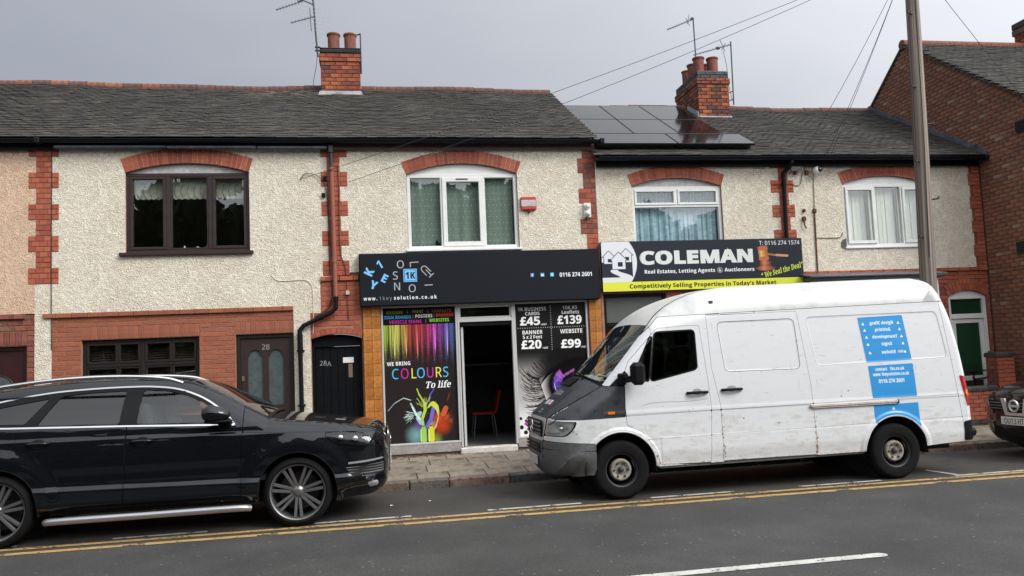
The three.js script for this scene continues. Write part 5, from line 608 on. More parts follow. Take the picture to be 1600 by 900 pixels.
// ---------------------------------------------------------------- inside the shop
{
  const red = phys(0.30, 0.012, 0.014, 0.35), c = thing('red_chair', 'red shell chair on thin metal legs just inside the shop door', 'chair', 1.86, 0.19, -1.75), P = (a, b) => V2(a, b);
  const s = new THREE.Shape([P(-0.22, 0.43), P(-0.24, 0.445), P(-0.22, 0.462), P(0.16, 0.455), P(0.20, 0.48), P(0.285, 0.84), P(0.30, 0.86), P(0.31, 0.845), P(0.225, 0.465), P(0.18, 0.432)]); const g = new THREE.ExtrudeGeometry(s, { depth: 0.4, bevelEnabled: true, bevelSize: 0.006, bevelThickness: 0.01, bevelSegments: 2 }); g.translate(0, 0, -0.2); part(c, 'seat_shell', g, red, 1.86, 0.19, -1.75);
  for (const [a, b] of [[-0.17, -0.17], [-0.17, 0.17], [0.17, -0.17], [0.17, 0.17]]) part(c, 'leg', rod([a * 1.3, 0, b * 1.15], [a, 0.435, b], 0.010, 8), M.steel, 1.86, 0.19, -1.75); for (const b of [-0.17, 0.17]) part(c, 'seat_bar', rod([-0.17, 0.432, b], [0.17, 0.432, b], 0.010, 8), M.steel, 1.86, 0.19, -1.75);
  const d = thing('shop_desk', 'dark desk with a red edged top at the back of the shop', 'desk', 1.25, 0.19, -2.3); part(d, 'desk_top', span(0.75, 1.62, 0.80, 0.84, -2.6, -2.0, 0.01), red); for (const x of [0.8, 1.55]) for (const z of [-2.55, -2.05]) part(d, 'leg', span(x - 0.02, x + 0.02, 0.19, 0.80, z - 0.02, z + 0.02), M.darkMetal);
  const f = thing('shop_shelf', 'pale shelf on the back wall of the dark shop', 'shelf', 1.9, 1.5, -2.7); part(f, 'shelf_board', span(1.6, 2.5, 1.52, 1.55, -2.77, -2.5, 0.004), std(0.25, 0.24, 0.22, 0.7)); part(f, 'shelf_back', span(1.66, 2.44, 1.1, 1.515, -2.775, -2.76, 0.002), M.innerDark); for (const x of [1.7, 2.4]) part(f, 'bracket', span(x - 0.012, x + 0.012, 1.38, 1.515, -2.755, -2.58), M.darkMetal);
}
// ---------------------------------------------------------------- on the walls
{
  const a = thing('alarm_box', 'red and white burglar alarm box on the cream wall', 'alarm', 2.56, 4.2, 0.05); part(a, 'case', span(2.425, 2.70, 4.20, 4.435, 0.016, 0.075, 0.018), std(0.42, 0.05, 0.035, 0.45)); part(a, 'label_plate', span(2.432, 2.693, 4.262, 4.375, 0.07, 0.079, 0.003), std(0.52, 0.50, 0.48, 0.5, { map: grain })); part(a, 'strobe', lathe([[0.001, -0.045], [0.025, -0.04], [0.035, -0.015], [0.036, 0]]), phys(0.25, 0.02, 0.015, 0.3), 2.57, 4.20, 0.045);
  const b = thing('floodlight_bracket', 'weathered white fitting with two lamps on the brick quoins', 'lamp', 3.61, 4.05, 0.06); part(b, 'back_plate', span(3.545, 3.672, 4.055, 4.315, 0.028, 0.06, 0.01), M.upvc); for (const y of [4.12, 4.25]) part(b, 'lamp_head', lathe([[0.001, 0.05], [0.03, 0.048], [0.045, 0.02], [0.05, -0.02], [0.03, -0.03]]).rotateX(1.2), M.upvc, 3.60, y, 0.095); part(b, 'bracket', span(3.58, 3.62, 4.02, 4.06, 0.03, 0.08), M.rust);
  const c = thing('security_camera', 'white dome camera with a black lens cover under the eaves', 'camera', 7.98, 4.85, 0.1); part(c, 'mount', rod([7.98, 4.86, 0.01], [7.98, 4.86, 0.09], 0.035, 14), M.upvc); part(c, 'housing', new THREE.SphereGeometry(0.078, 24, 16), M.upvc, 7.98, 4.855, 0.12); part(c, 'lens_cover', new THREE.SphereGeometry(0.05, 18, 12).scale(1.1, 1, 0.8), phys(0.012, 0.012, 0.014, 0.15), 8.005, 4.862, 0.172);
  const f = thing('floodlight', 'slim grey floodlight fixed beside the black downpipe', 'floodlight', 7.58, 4.88, 0.1); part(f, 'lamp_body', span(7.48, 7.70, 4.86, 4.93, 0.05, 0.13, 0.01), M.greyPaint); part(f, 'lens', span(7.495, 7.685, 4.872, 4.918, 0.128, 0.136, 0.003), std(0.10, 0.10, 0.095, 0.2)); part(f, 'bracket', span(7.57, 7.61, 4.80, 4.86, 0.01, 0.1), M.rust); part(c, 'base', span(7.78, 7.86, 4.80, 4.88, 0.015, 0.07, 0.015), M.rust);
}
// ---------------------------------------------------------------- television aerials
function yagi(t, base, dir, len, n, el = 0.17, tilt = 0.5) { // boom with directors, each its own part
  const D = V(...dir).normalize(), up = V(0, 1, 0), S = D.clone().cross(up).normalize(), U = S.clone().multiplyScalar(Math.cos(tilt)).addScaledVector(up, Math.sin(tilt)), b = V(...base), e = b.clone().addScaledVector(D, len);
  part(t, 'boom', rod(b.toArray(), e.toArray(), 0.011, 6), M.darkMetal);
  for (let i = 0; i < n; i++) { const p = b.clone().addScaledVector(D, len * (i + 0.6) / n), h = el * (0.62 + 0.38 * (1 - i / n)); part(t, 'director', rod(p.clone().addScaledVector(U, -h).toArray(), p.clone().addScaledVector(U, h).toArray(), 0.0045, 5), M.darkMetal); }
  return [b, D, U, S];
}
{
  const a = thing('tv_aerial', 'pair of aerials on a tall mast strapped to the left chimney', 'aerial', -1.16, 7.95, -2.75);
  part(a, 'mast', tube([[-1.135, 7.93, -2.74], [-1.165, 8.4, -2.74], [-1.195, 9.0, -2.74], [-1.24, 9.45, -2.74]], 0.018, 20, 8), M.darkMetal); for (const y of [8.06, 8.13]) part(a, 'clamp', span(-1.19, -1.08, y - 0.012, y + 0.012, -2.77, -2.72), M.darkMetal);
  yagi(a, [-1.40, 9.10, -2.74], [-0.78, -0.42, 0.25], 0.62, 9, 0.085, 0.9); part(a, 'arm', pipe([[-1.19, 9.02, -2.74], [-1.42, 9.12, -2.74], [-1.50, 9.08, -2.74], [-1.52, 9.16, -2.74]], 0.012, 6), M.darkMetal);
  yagi(a, [-1.20, 8.77, -2.74], [-0.85, -0.42, 0.35], 0.52, 7, 0.07, 0.9);
  for (let i = 0; i < 7; i++) part(a, 'reflector_rod', rod([-1.50 + i * 0.01, 9.00 - i * 0.075, -2.70], [-1.05 + i * 0.005, 8.93 - i * 0.083, -2.70], 0.0035, 5), M.alu); part(a, 'reflector_frame', rod([-1.27, 8.94, -2.7], [-1.25, 8.45, -2.7], 0.008, 6), M.darkMetal); part(a, 'cable', tube([[-1.14, 8.0, -2.72], [-1.17, 7.7, -2.7], [-1.23, 7.4, -2.72], [-1.24, 7.15, -2.73]], 0.006, 16, 5), M.wire);
  const z = -2.77, b = thing('tv_aerial', 'single aerial on a thin mast behind the clustered chimney pots', 'aerial', 7.02, 7.6, z); part(b, 'mast', rod([7.03, 7.5, z], [7.02, 9.0, z], 0.015, 8), M.darkMetal); yagi(b, [7.04, 8.97, z], [-0.9, -0.40, 0.1], 0.74, 12, 0.07, 0.8); part(b, 'reflector', merge([rod([6.88, 8.84, z], [6.92, 9.05, z + 0.03], 0.006, 5), rod([6.93, 8.80, z], [6.86, 9.0, z - 0.03], 0.006, 5), cb(0.06, 0.05, 0.05, 0.01, 6.99, 8.97, z)]), M.darkMetal);
  const c = thing('tv_aerial', 'aerial on a leaning mast bracketed to the side of the right chimney', 'aerial', 7.85, 7.1, z); part(c, 'mast', rod([7.85, 7.02, z], [7.875, 8.47, z], 0.015, 8), M.darkMetal); yagi(c, [7.87, 8.40, z], [-0.94, -0.33, 0.2], 1.06, 14, 0.06, 0.8); part(c, 'reflector', merge([rod([7.70, 8.22, z + 0.05], [7.62, 8.50, z], 0.007, 5), rod([7.62, 8.24, z + 0.05], [7.74, 8.42, z], 0.007, 5), cb(0.09, 0.06, 0.06, 0.015, 7.56, 8.31, z)]), M.darkMetal); for (const y of [7.12, 7.3]) part(c, 'bracket', rod([7.62, y - 0.05, z], [7.855, y + 0.03, z], 0.012, 6), M.darkMetal); part(c, 'cable', tube([[7.68, 8.25, z], [7.74, 7.9, z], [7.76, 7.5, z], [7.82, 7.1, z]], 0.006, 16, 5), M.wire);
}
// ---------------------------------------------------------------- solar panels on the estate agent's roof
{
  const th = Math.atan(0.5594), a = [0, Math.sin(th), -Math.cos(th)], n = [0, Math.cos(th), Math.sin(th)], at = (z, o) => { const y = 5.11 + (0.25 - z) * 0.5594; return [y + n[1] * o, z + n[2] * o]; };
  const cell = dataTex(256, (u, v) => { const L = Math.abs(((u * 6) % 1) - 0.5) > 0.485 || Math.abs(((v * 6) % 1) - 0.5) > 0.485 ? 0.12 : 0.055; return [L, L, L * 1.15]; }, { srgb: true, size: 0.9 }), pm = new THREE.MeshPhysicalMaterial({ map: cell, roughness: 0.09, ior: 1.3 });
  const list = []; for (let r = 0; r < 2; r++) for (let c = 0; c < 3; c++) list.push([3.865 + c * 0.895, 0.885, r ? [-1.68, -0.65] : [-2.87, -1.70], ['upper', 'middle'][r], c]); for (let c = 0; c < 2; c++) list.push([3.87 + c * 1.49, 1.478, [-0.63, -0.005], 'lowest', c]);
  for (const [x, w, [z0, z1], row, c] of list) {
    const L = (z1 - z0) / Math.cos(th), [y, z] = at((z0 + z1) / 2, 0.13), t = thing('solar_panel', row === 'lowest' ? ['black solar panel of the lowest row, beside the shop roof verge', 'black solar panel of the lowest row, with its end free over the roof tiles'][c] : `black solar panel in the ${row} row, ${['next to the shop roof verge', 'between two others', 'on the chimney side'][c]}`, 'solar panel', x + w / 2, y, z, { group: 'solar panels on the roof', local: true }); t.rotation.x = th;
    part(t, 'glass_face', cb(w - 0.02, 0.012, L - 0.02, 0.003), pm, 0, 0.012, 0); part(t, 'panel_frame', merge([cb(w, 0.035, 0.012, 0.002, 0, 0, L / 2 - 0.006), cb(w, 0.035, 0.012, 0.002, 0, 0, 0.006 - L / 2), cb(0.012, 0.035, L - 0.024, 0.002, w / 2 - 0.006, 0, 0), cb(0.012, 0.035, L - 0.024, 0.002, 0.006 - w / 2, 0, 0)]), M.black); part(t, 'mounting_rail', merge([-0.3, 0.3].map(k => cb(w * 0.98, 0.09, 0.035, 0.004, 0, -0.065, L * k))), M.darkMetal);
  }
}
// ---------------------------------------------------------------- telegraph pole and wires
const POLE_TOP = V(8.873, 8.11, 1.9);
{
  const t = thing('telegraph_pole', 'weathered wooden telegraph pole standing behind the white van', 'pole', 8.64, 0.08, 1.9), wood = std(0.60, 0.53, 0.475, 0.9, { bumpScale: 0.012 }); 
  const f = fbmTile(611, 6, 4), q = fbmTile(612, 40, 2); wood.map = dataTex(512, (u, v) => { const g = 0.62 + 0.5 * (f(u, v * 0.25) - 0.5) + 0.5 * (q(u, v * 0.06) - 0.5); return cl01([g, g * 0.96, g * 0.93]); }, { srgb: true, size: 1 }); wood.bumpMap = dataTex(512, (u, v) => q(u, v * 0.06), { size: 1 });
  const g = new THREE.CylinderGeometry(0.095, 0.14, 8.45, 28, 24), p = g.attributes.position, r = rng(8); for (let i = 0; i < p.count; i++) { const a = Math.atan2(p.getZ(i), p.getX(i)), y = p.getY(i), k = 1 + 0.02 * Math.sin(a * 5 + y * 1.3) + 0.015 * Math.sin(a * 11 - y * 2.1); p.setX(i, p.getX(i) * k + 0.008 * Math.sin(y * 1.1)); p.setZ(i, p.getZ(i) * k); } g.computeVertexNormals(); const m = part(t, 'pole', g, wood, 8.755, 3.98, 1.9); m.rotation.z = -0.0285;
  for (let i = 0; i < 9; i++) { const y = 2.7 + i * 0.62, x = 8.72 + (y - 2.7) * 0.0285, s = i % 2 ? -1 : 1, rr = 0.122 - 0.0053 * (y - 3); part(t, 'step_iron', pipe([[x + s * rr * 0.4, y, 1.95], [x + s * (rr + 0.07), y + 0.012, 2.0], [x + s * (rr + 0.075), y + 0.045, 2.0]], 0.015, 6), M.darkMetal); } part(t, 'pole_cap', new THREE.ConeGeometry(0.115, 0.06, 20), M.lead, 8.876, 8.22, 1.9); part(t, 'ring_head', new THREE.TorusGeometry(0.16, 0.012, 6, 24).rotateX(Math.PI / 2), M.darkMetal, 8.87, 8.08, 1.9);
  part(t, 'cable', tube([[8.66, 3.0, 2.04], [8.75, 5, 2.03], [8.83, 7.9, 2.02]], 0.008, 30, 5), M.wire);
  const w = (label, b, sag) => { const a = POLE_TOP.clone(), pts = []; for (let i = 0; i <= 24; i++) { const k = i / 24; pts.push([lerp(a.x, b[0], k), lerp(a.y, b[1], k) - sag * 4 * k * (1 - k), lerp(a.z, b[2], k)]); } solo('telephone_wire', label, 'wire', tube(pts, 0.0045, 60, 5), M.wire); };
  w('thin wire from the telegraph pole to the wall of the cream house number 28', [-1.29, 4.76, 0.05], 0.12); w('thin wire from the telegraph pole to the wall beside the black fascia sign', [-0.48, 4.72, 0.05], 0.16);
  w('telephone wire from the pole down to the gutter above the dome camera, slackest of three', [8.05, 5.05, 0.32], 0.10); w('telephone wire from the pole down to the gutter above the dome camera, tighter', [8.13, 5.04, 0.32], 0.06); w('telephone wire from the pole down to the gutter above the black downpipe', [7.56, 5.06, 0.33], 0.12);
  w('telephone wire from the pole to the front of the gabled house', [12.19, 4.34, 1.63], 0.04);
}
// ---------------------------------------------------------------- forecourt wall with pier and the bicycle behind it
{
  const t = thing('forecourt_wall', 'low red brick forecourt wall with blue brick coping and a pier', 'wall', 10.6, 0.1, 0.6), z = 0.66;
  part(t, 'wall_core', merge([span(10.0, 10.872, 0.06, 0.715, 0.475, z - 0.012), span(10.89, 11.21, 0.06, 1.30, 0.41, z + 0.022)]), M.mortarRed);
  bricks(t, { iv: () => [[9.99, 10.875]], y0: 0.06, y1: 0.205, ch: 0.0725, mats: M.blueBrick, z, seed: 91, depth: 0.012 }); bricks(t, { iv: () => [[9.99, 10.875]], y0: 0.205, y1: 0.716, ch: 0.073, mats: M.redBrick, z, seed: 92, depth: 0.012 });
  bricks(t, { iv: () => [[10.878, 11.222]], y0: 0.06, y1: 0.205, ch: 0.0725, mats: M.blueBrick, z: z + 0.034, seed: 93, depth: 0.012, len: 0.17 }); bricks(t, { iv: () => [[10.878, 11.222]], y0: 0.205, y1: 1.30, ch: 0.073, mats: M.redBrick, z: z + 0.034, seed: 94, depth: 0.012, len: 0.225, phase: 10.878 }); bricks(t, { iv: () => [[0.40, z + 0.03]], y0: 0.79, y1: 1.30, ch: 0.0729, mats: M.oldBrick.slice(1, 4), z: 10.876, side: 'left', seed: 95, depth: 0.012 });
  const cop = l => { const s = new THREE.Shape(); s.moveTo(-0.115, 0); s.lineTo(0.115, 0); s.lineTo(0.115, 0.04); s.quadraticCurveTo(0.11, 0.085, 0.05, 0.085); s.lineTo(-0.05, 0.085); s.quadraticCurveTo(-0.11, 0.085, -0.115, 0.04); const g = new THREE.ExtrudeGeometry(s, { depth: l - 0.008, bevelEnabled: false, curveSegments: 5 }); g.rotateY(Math.PI / 2); return g; };
  for (let i = 0; i < 8; i++) part(t, 'coping_brick', cop(0.11), M.blueBrick[i % 3], 9.985 + i * 0.11, 0.718, 0.57); for (let i = 0; i < 3; i++) { const m = part(t, 'coping_brick', cop(0.122), M.blueBrick[(i + 1) % 3], 10.865 + i * 0.1225, 1.302, 0.55); m.scale.z = 1.42; }
  const b = thing('bicycle', 'black bicycle leaning behind the low brick wall', 'bicycle', 10.9, 0.11, 0.25), zz = 0.26, k = M.black;
  for (const x of [10.45, 11.45]) { const w = part(b, 'wheel', new THREE.TorusGeometry(0.32, 0.02, 8, 40), k, x - 0.05, 0.45, zz); part(w, 'spokes', merge(Array.from({ length: 12 }, (_, i) => rod([0, 0, 0], [0.31 * Math.cos(i * 0.5236), 0.31 * Math.sin(i * 0.5236), 0], 0.002, 4))), M.steel, x - 0.05, 0.45, zz); }
  part(b, 'frame', merge([rod([10.4, 0.45, zz], [10.83, 0.45, zz], 0.013), rod([10.4, 0.45, zz], [10.74, 0.9, zz], 0.011), rod([10.83, 0.45, zz], [10.72, 0.95, zz], 0.016), rod([10.74, 0.9, zz], [11.2, 0.93, zz], 0.016), rod([10.83, 0.45, zz], [11.22, 0.88, zz], 0.018), rod([11.19, 1.0, zz], [11.4, 0.45, zz], 0.016)]), k);
  part(b, 'handlebar', tube([[11.16, 1.04, zz - 0.28], [11.22, 1.06, zz - 0.1], [11.20, 1.06, zz + 0.1], [11.13, 1.03, zz + 0.26]], 0.013, 20, 8), k); part(b, 'saddle', merge([new THREE.SphereGeometry(0.07, 14, 10).scale(1.8, 0.45, 1), rod([0.02, -0.02, 0], [0.04, -0.12, 0], 0.012)]), k, 10.70, 1.05, zz); part(b, 'crank', merge([rod([10.83, 0.45, zz + 0.05], [10.95, 0.36, zz + 0.06], 0.009), cb(0.09, 0.02, 0.06, 0.004, 10.95, 0.35, zz + 0.08), new THREE.TorusGeometry(0.08, 0.008, 6, 24).translate(10.83, 0.45, zz + 0.03)]), M.steel); part(b, 'brake_cable', tube([[11.15, 1.05, zz + 0.2], [11.30, 1.0, zz + 0.15], [11.25, 0.85, zz + 0.02]], 0.004, 14, 5), k);
}
// ---------------------------------------------------------------- small litter along the kerb and shopfront
{
  const r = rng(55), leaf = new THREE.CircleGeometry(0.018, 5).rotateX(-Math.PI / 2), n = 260, im = new THREE.InstancedMesh(leaf, std(0.13, 0.085, 0.05, 0.9, { side: THREE.DoubleSide }), n), m = new THREE.Matrix4(), q = new THREE.Quaternion(), e = new THREE.Euler();
  for (let i = 0; i < n; i++) { const shop = i < 150, x = shop ? -0.2 + r() * 1.45 : -4 + r() * 13, z = shop ? 0.06 + r() * r() * 0.18 : 2.31 + r() * r() * 0.22; e.set((r() - 0.5) * 0.8, r() * 6.28, (r() - 0.5) * 0.8); q.setFromEuler(e); m.compose(V(x, (shop ? pavY(z) + 0.008 : roadY(z) + 0.008), z), q, V(0.5 + r(), 1, 0.4 + r() * 0.7)); im.setMatrixAt(i, m); im.setColorAt(i, rgb(0.6 + r() * 0.9, 0.6 + r() * 0.7, 0.5 + r() * 0.5)); }
  im.name = 'leaf_litter'; im.userData = { label: 'scattered dead leaves along the kerb and shopfront', kind: 'stuff' }; scene.add(im);
  const wm = std(0.55, 0.54, 0.52, 0.8), bits = [[0.05, 3.55], [0.52, 3.42], [6.6, 4.5]]; bits.forEach(([x, z], i) => { const g = new THREE.PlaneGeometry(0.035, 0.025, 3, 2).rotateX(-Math.PI / 2), p = g.attributes.position; for (let k = 0; k < p.count; k++) p.setY(k, r() * 0.014); g.computeVertexNormals(); solo('paper_scrap', 'small pale scrap of litter lying on the ground', 'litter', g, new THREE.MeshStandardMaterial({ color: wm.color, roughness: 0.8, side: THREE.DoubleSide }), x, (z < 2.3 ? pavY(z) : roadY(z)) + 0.006, z, { group: 'scraps of litter' }).rotation.y = i; });
}
// ---------------------------------------------------------------- trees across the road, mirrored in the windows and the cars
{
  const lm = [std(0.045, 0.075, 0.022, 0.8, { side: THREE.DoubleSide }), std(0.055, 0.085, 0.028, 0.8, { side: THREE.DoubleSide }), std(0.038, 0.062, 0.02, 0.8, { side: THREE.DoubleSide })], bark = std(0.09, 0.07, 0.055, 0.9, { map: grainB });
  const lab = ['broad tree across the road with two stems', 'tall tree across the road opposite the printing shop', 'rounded tree across the road opposite number 28', 'bushy tree across the road opposite the estate agent', 'lower tree across the road opposite the end house', 'dense tree across the road beyond the black car', 'wide tree across the road far beyond the end house', 'dark tree across the road far beyond the pink house'];
  [[-3, 25, 11.2, 4.1], [3.2, 26, 11.4, 4.2], [-9.2, 26, 11.4, 4.4], [9.2, 25.5, 10.8, 4.0], [15.4, 26.5, 9.6, 4], [-15.5, 26, 11, 4.4], [22, 27, 10.2, 4], [-22.5, 27, 9.4, 4]].forEach(([x, z, H, R], i) => {
    const t = thing('broadleaf_tree', lab[i], 'tree', x, -0.15, z, { group: 'trees across the road' }), r = rng(700 + i), T = new Tris(); part(t, 'trunk', merge([rod([x, -0.15, z], [x + 0.2, H * 0.5, z], 0.28, 10, 0.16), ...Array.from({ length: 5 }, (_, k) => rod([x + 0.1, H * (0.28 + 0.05 * k), z], [x + R * 0.6 * Math.cos(k * 1.3), H * (0.55 + 0.06 * k), z + R * 0.6 * Math.sin(k * 1.3)], 0.12, 7, 0.04))]), bark);
    const cl = Array.from({ length: 42 }, () => { const a = r() * 6.28, b = Math.acos(2 * r() - 1), q = 0.55 + 0.45 * r(); return [R * q * Math.sin(b) * Math.cos(a), (H * 0.46) * q * Math.cos(b), R * q * Math.sin(b) * Math.sin(a), 0.9 + 0.7 * r()]; });
    for (const [cx, cy, cz, s] of cl) for (let k = 0; k < 170; k++) { const a = r() * 6.28, b = Math.acos(2 * r() - 1), q = s * Math.cbrt(r()), px = cx + q * Math.sin(b) * Math.cos(a), py = Math.max(1.2 - H * 0.53, cy + q * 0.8 * Math.cos(b)), pz = cz + q * Math.sin(b) * Math.sin(a), w = 0.28 + 0.22 * r(), u = V(r() - 0.5, r() - 0.5, r() - 0.5).normalize().multiplyScalar(w), v = V(r() - 0.5, r() - 0.5, r() - 0.5).normalize().multiplyScalar(w); T.quad([px - u.x, py - u.y, pz - u.z], [px - v.x, py - v.y, pz - v.z], [px + u.x, py + u.y, pz + u.z], [px + v.x, py + v.y, pz + v.z]); }
    part(t, 'crown', T.geo(), lm[i % 3], x, H * 0.54, z);
  });
}
{ // unseen hedgerow, added across the road to darken the lower part of the reflections
  const T = new Tris(), r = rng(991); for (let i = 0; i < 13000; i++) { const x = -34 + r() * 74, y = -0.1 + r() * 3.5, z = 20.6 + r() * 1.3, w = 0.16 + 0.12 * r(), u = V(r() - 0.5, r() - 0.5, r() - 0.5).normalize().multiplyScalar(w), v = V(r() - 0.5, r() - 0.5, r() - 0.5).normalize().multiplyScalar(w); T.quad([x - u.x, y - u.y, z - u.z], [x - v.x, y - v.y, z - v.z], [x + u.x, y + u.y, z + u.z], [x + v.x, y + v.y, z + v.z]); }
  const h = thing('added_hedge', 'unseen hedgerow added across the road to darken the reflections', 'added_hedge', 3, -0.15, 21.2); part(h, 'foliage', T.geo(), std(0.04, 0.065, 0.02, 0.85, { side: THREE.DoubleSide })); part(h, 'stems', span(-34, 40, -0.15, 2.9, 21.0, 21.5, 0.05), std(0.02, 0.025, 0.012, 0.9));
}

// ---------------------------------------------------------------- vehicle helpers: body skins cut from one curved side surface
function sdPoly(pts) { // signed distance, negative inside
  const n = pts.length, ax = pts.map(p => p[0]), ay = pts.map(p => p[1]);
  return (x, y) => { let d = 1e9, s = 1; for (let i = 0, j = n - 1; i < n; j = i++) { const ex = ax[j] - ax[i], ey = ay[j] - ay[i], wx = x - ax[i], wy = y - ay[i], t = clamp((wx * ex + wy * ey) / (ex * ex + ey * ey || 1e-9)), bx = wx - ex * t, by = wy - ey * t; d = Math.min(d, bx * bx + by * by); const a = y >= ay[i], b = y < ay[j], c = ex * wy > ey * wx; if ((a && b && c) || (!a && !b && !c)) s = -s; } return s * Math.sqrt(d); };
}
function roundPts(pts, r, n = 5) { // polygon with rounded corners
  const out = []; pts.forEach((p, i) => { const rr = p[2] ?? r, a = pts[(i + pts.length - 1) % pts.length], b = pts[(i + 1) % pts.length], va = V2(a[0] - p[0], a[1] - p[1]), vb = V2(b[0] - p[0], b[1] - p[1]), la = va.length(), lb = vb.length(), q = Math.min(rr, la * 0.48, lb * 0.48); if (q < 1e-4) { out.push([p[0], p[1]]); return; } const A = [p[0] + va.x / la * q, p[1] + va.y / la * q], B = [p[0] + vb.x / lb * q, p[1] + vb.y / lb * q]; for (let k = 0; k <= n; k++) { const t = k / n, u = 1 - t; out.push([u * u * A[0] + 2 * u * t * p[0] + t * t * B[0], u * u * A[1] + 2 * u * t * p[1] + t * t * B[1]]); } }); return out;
}
const spline = (pts, n = 8, closed = false) => new THREE.CatmullRomCurve3(pts.map(p => V(p[0], p[1], p[2] ?? 0)), closed, 'centripetal').getPoints(pts.length * n).map(p => [p.x, p.y, p.z]);
const circ = (cx, cy, r) => (x, y) => Math.hypot(x - cx, y - cy) - r;
const poly = (pts, r = 0) => sdPoly(r ? roundPts(pts, r) : pts);
const cutOut = (a, ...b) => (x, y) => { let d = a(x, y); for (const f of b) d = Math.max(d, -f(x, y)); return d; };
const inset = (a, g) => (x, y) => a(x, y) + g;
const both = (a, b) => (x, y) => Math.max(a(x, y), b(x, y));
// profile: [x, y, r] over the top from front to rear; base half width B(x, y)
function sideSurface(profile, B) {
  const n = profile.length;
  return (x, y) => { let d = 1e9, r = 0; for (let i = 0; i < n - 1; i++) { const a = profile[i], b = profile[i + 1], ex = b[0] - a[0], ey = b[1] - a[1], wx = x - a[0], wy = y - a[1], t = clamp((wx * ex + wy * ey) / (ex * ex + ey * ey || 1e-9)), bx = wx - ex * t, by = wy - ey * t, q = bx * bx + by * by; if (q < d) { d = q; r = lerp(a[2], b[2], t); } } d = Math.sqrt(d); return B(x, y) - (d < r ? r - Math.sqrt(Math.max(0, r * r - (r - d) * (r - d))) : 0); };
}
function skin(sdf, W, [x0, x1, y0, y1], cell, side = 1, off = 0, uvf = null) {
  const nx = Math.ceil((x1 - x0) / cell), ny = Math.ceil((y1 - y0) / cell), F = new Float32Array((nx + 1) * (ny + 1)), P = [], N = [], U = [], I = [], ids = new Map(), X = i => x0 + (x1 - x0) * i / nx, Y = j => y0 + (y1 - y0) * j / ny;
  for (let j = 0; j <= ny; j++) for (let i = 0; i <= nx; i++) F[j * (nx + 1) + i] = sdf(X(i), Y(j));
  const e = 0.004, vert = (key, x, y) => { let k = ids.get(key); if (k !== undefined) return k; k = P.length / 3; ids.set(key, k); P.push(x, y, side * (W(x, y) + off)); const gx = (W(x + e, y) - W(x - e, y)) / (2 * e), gy = (W(x, y + e) - W(x, y - e)) / (2 * e), l = Math.hypot(gx, gy, 1); N.push(-gx / l, -gy / l, side / l); if (uvf) U.push(...uvf(x, y)); else U.push(x, y); return k; };
  for (let j = 0; j < ny; j++) for (let i = 0; i < nx; i++) {
    const c = [[i, j], [i + 1, j], [i + 1, j + 1], [i, j + 1]], f = c.map(([a, b]) => F[b * (nx + 1) + a]); if (f[0] > 0 && f[1] > 0 && f[2] > 0 && f[3] > 0) continue;
    const q = []; for (let k = 0; k < 4; k++) { const l = (k + 1) % 4, [a, b] = c[k], [a2, b2] = c[l]; if (f[k] <= 0) q.push(vert(b * 100003 + a, X(a), Y(b))); if ((f[k] <= 0) !== (f[l] <= 0)) { const t = f[k] / (f[k] - f[l]), m = Math.min(b * 100003 + a, b2 * 100003 + a2), key = -(m * 2 + (b === b2 ? 0 : 1)) - 1; q.push(vert(key, lerp(X(a), X(a2), t), lerp(Y(b), Y(b2), t))); } }
    for (let k = 1; k + 1 < q.length; k++) side > 0 ? I.push(q[0], q[k], q[k + 1]) : I.push(q[0], q[k + 1], q[k]);
  }
  const g = new THREE.BufferGeometry(); g.setAttribute('position', new THREE.Float32BufferAttribute(P, 3)); g.setAttribute('normal', new THREE.Float32BufferAttribute(N, 3)); g.setAttribute('uv', new THREE.Float32BufferAttribute(U, 2)); g.setIndex(I); return g;
}
// the strip over the top between the two sides, for profile indices i0..i1
function strip(profile, B, i0, i1, crown, { nz = 16, inset: ins = 0, off = 0, z0 = -1, z1 = 1 } = {}) {
  const P = [], U = [], I = [], rows = i1 - i0 + 1; let s = 0;
  for (let i = i0; i <= i1; i++) {
    const p = profile[i], a = profile[Math.max(0, i - 1)], b = profile[Math.min(profile.length - 1, i + 1)], l = Math.hypot(b[0] - a[0], b[1] - a[1]) || 1, nx = (b[1] - a[1]) / l, ny = -(b[0] - a[0]) / l, up = 1, w = B(p[0], p[1]) - p[2] - ins, cr = typeof crown === 'function' ? crown(p[0], p[1]) : crown; if (i > i0) s += Math.hypot(p[0] - profile[i - 1][0], p[1] - profile[i - 1][1]);
    for (let k = 0; k <= nz; k++) { const t = lerp(z0, z1, k / nz), o = cr * (1 - t * t) + off; P.push(p[0] - profile.sgn * nx * o, p[1] - profile.sgn * ny * o, t * w); U.push(t * w, s); }
  }
  for (let i = 0; i < rows - 1; i++) for (let k = 0; k < nz; k++) { const a = i * (nz + 1) + k, b = a + nz + 1; profile.sgn > 0 ? I.push(a, a + 1, b, b, a + 1, b + 1) : I.push(a, b, a + 1, b, b + 1, a + 1); }
  const g = new THREE.BufferGeometry(); g.setAttribute('position', new THREE.Float32BufferAttribute(P, 3)); g.setAttribute('uv', new THREE.Float32BufferAttribute(U, 2)); g.setIndex(I); g.computeVertexNormals(); return g;
}
const resample = (segs, n) => { const o = []; for (const s of segs) { const q = spline(s, n); o.push(...(o.length ? q.slice(1) : q)); } return o; };
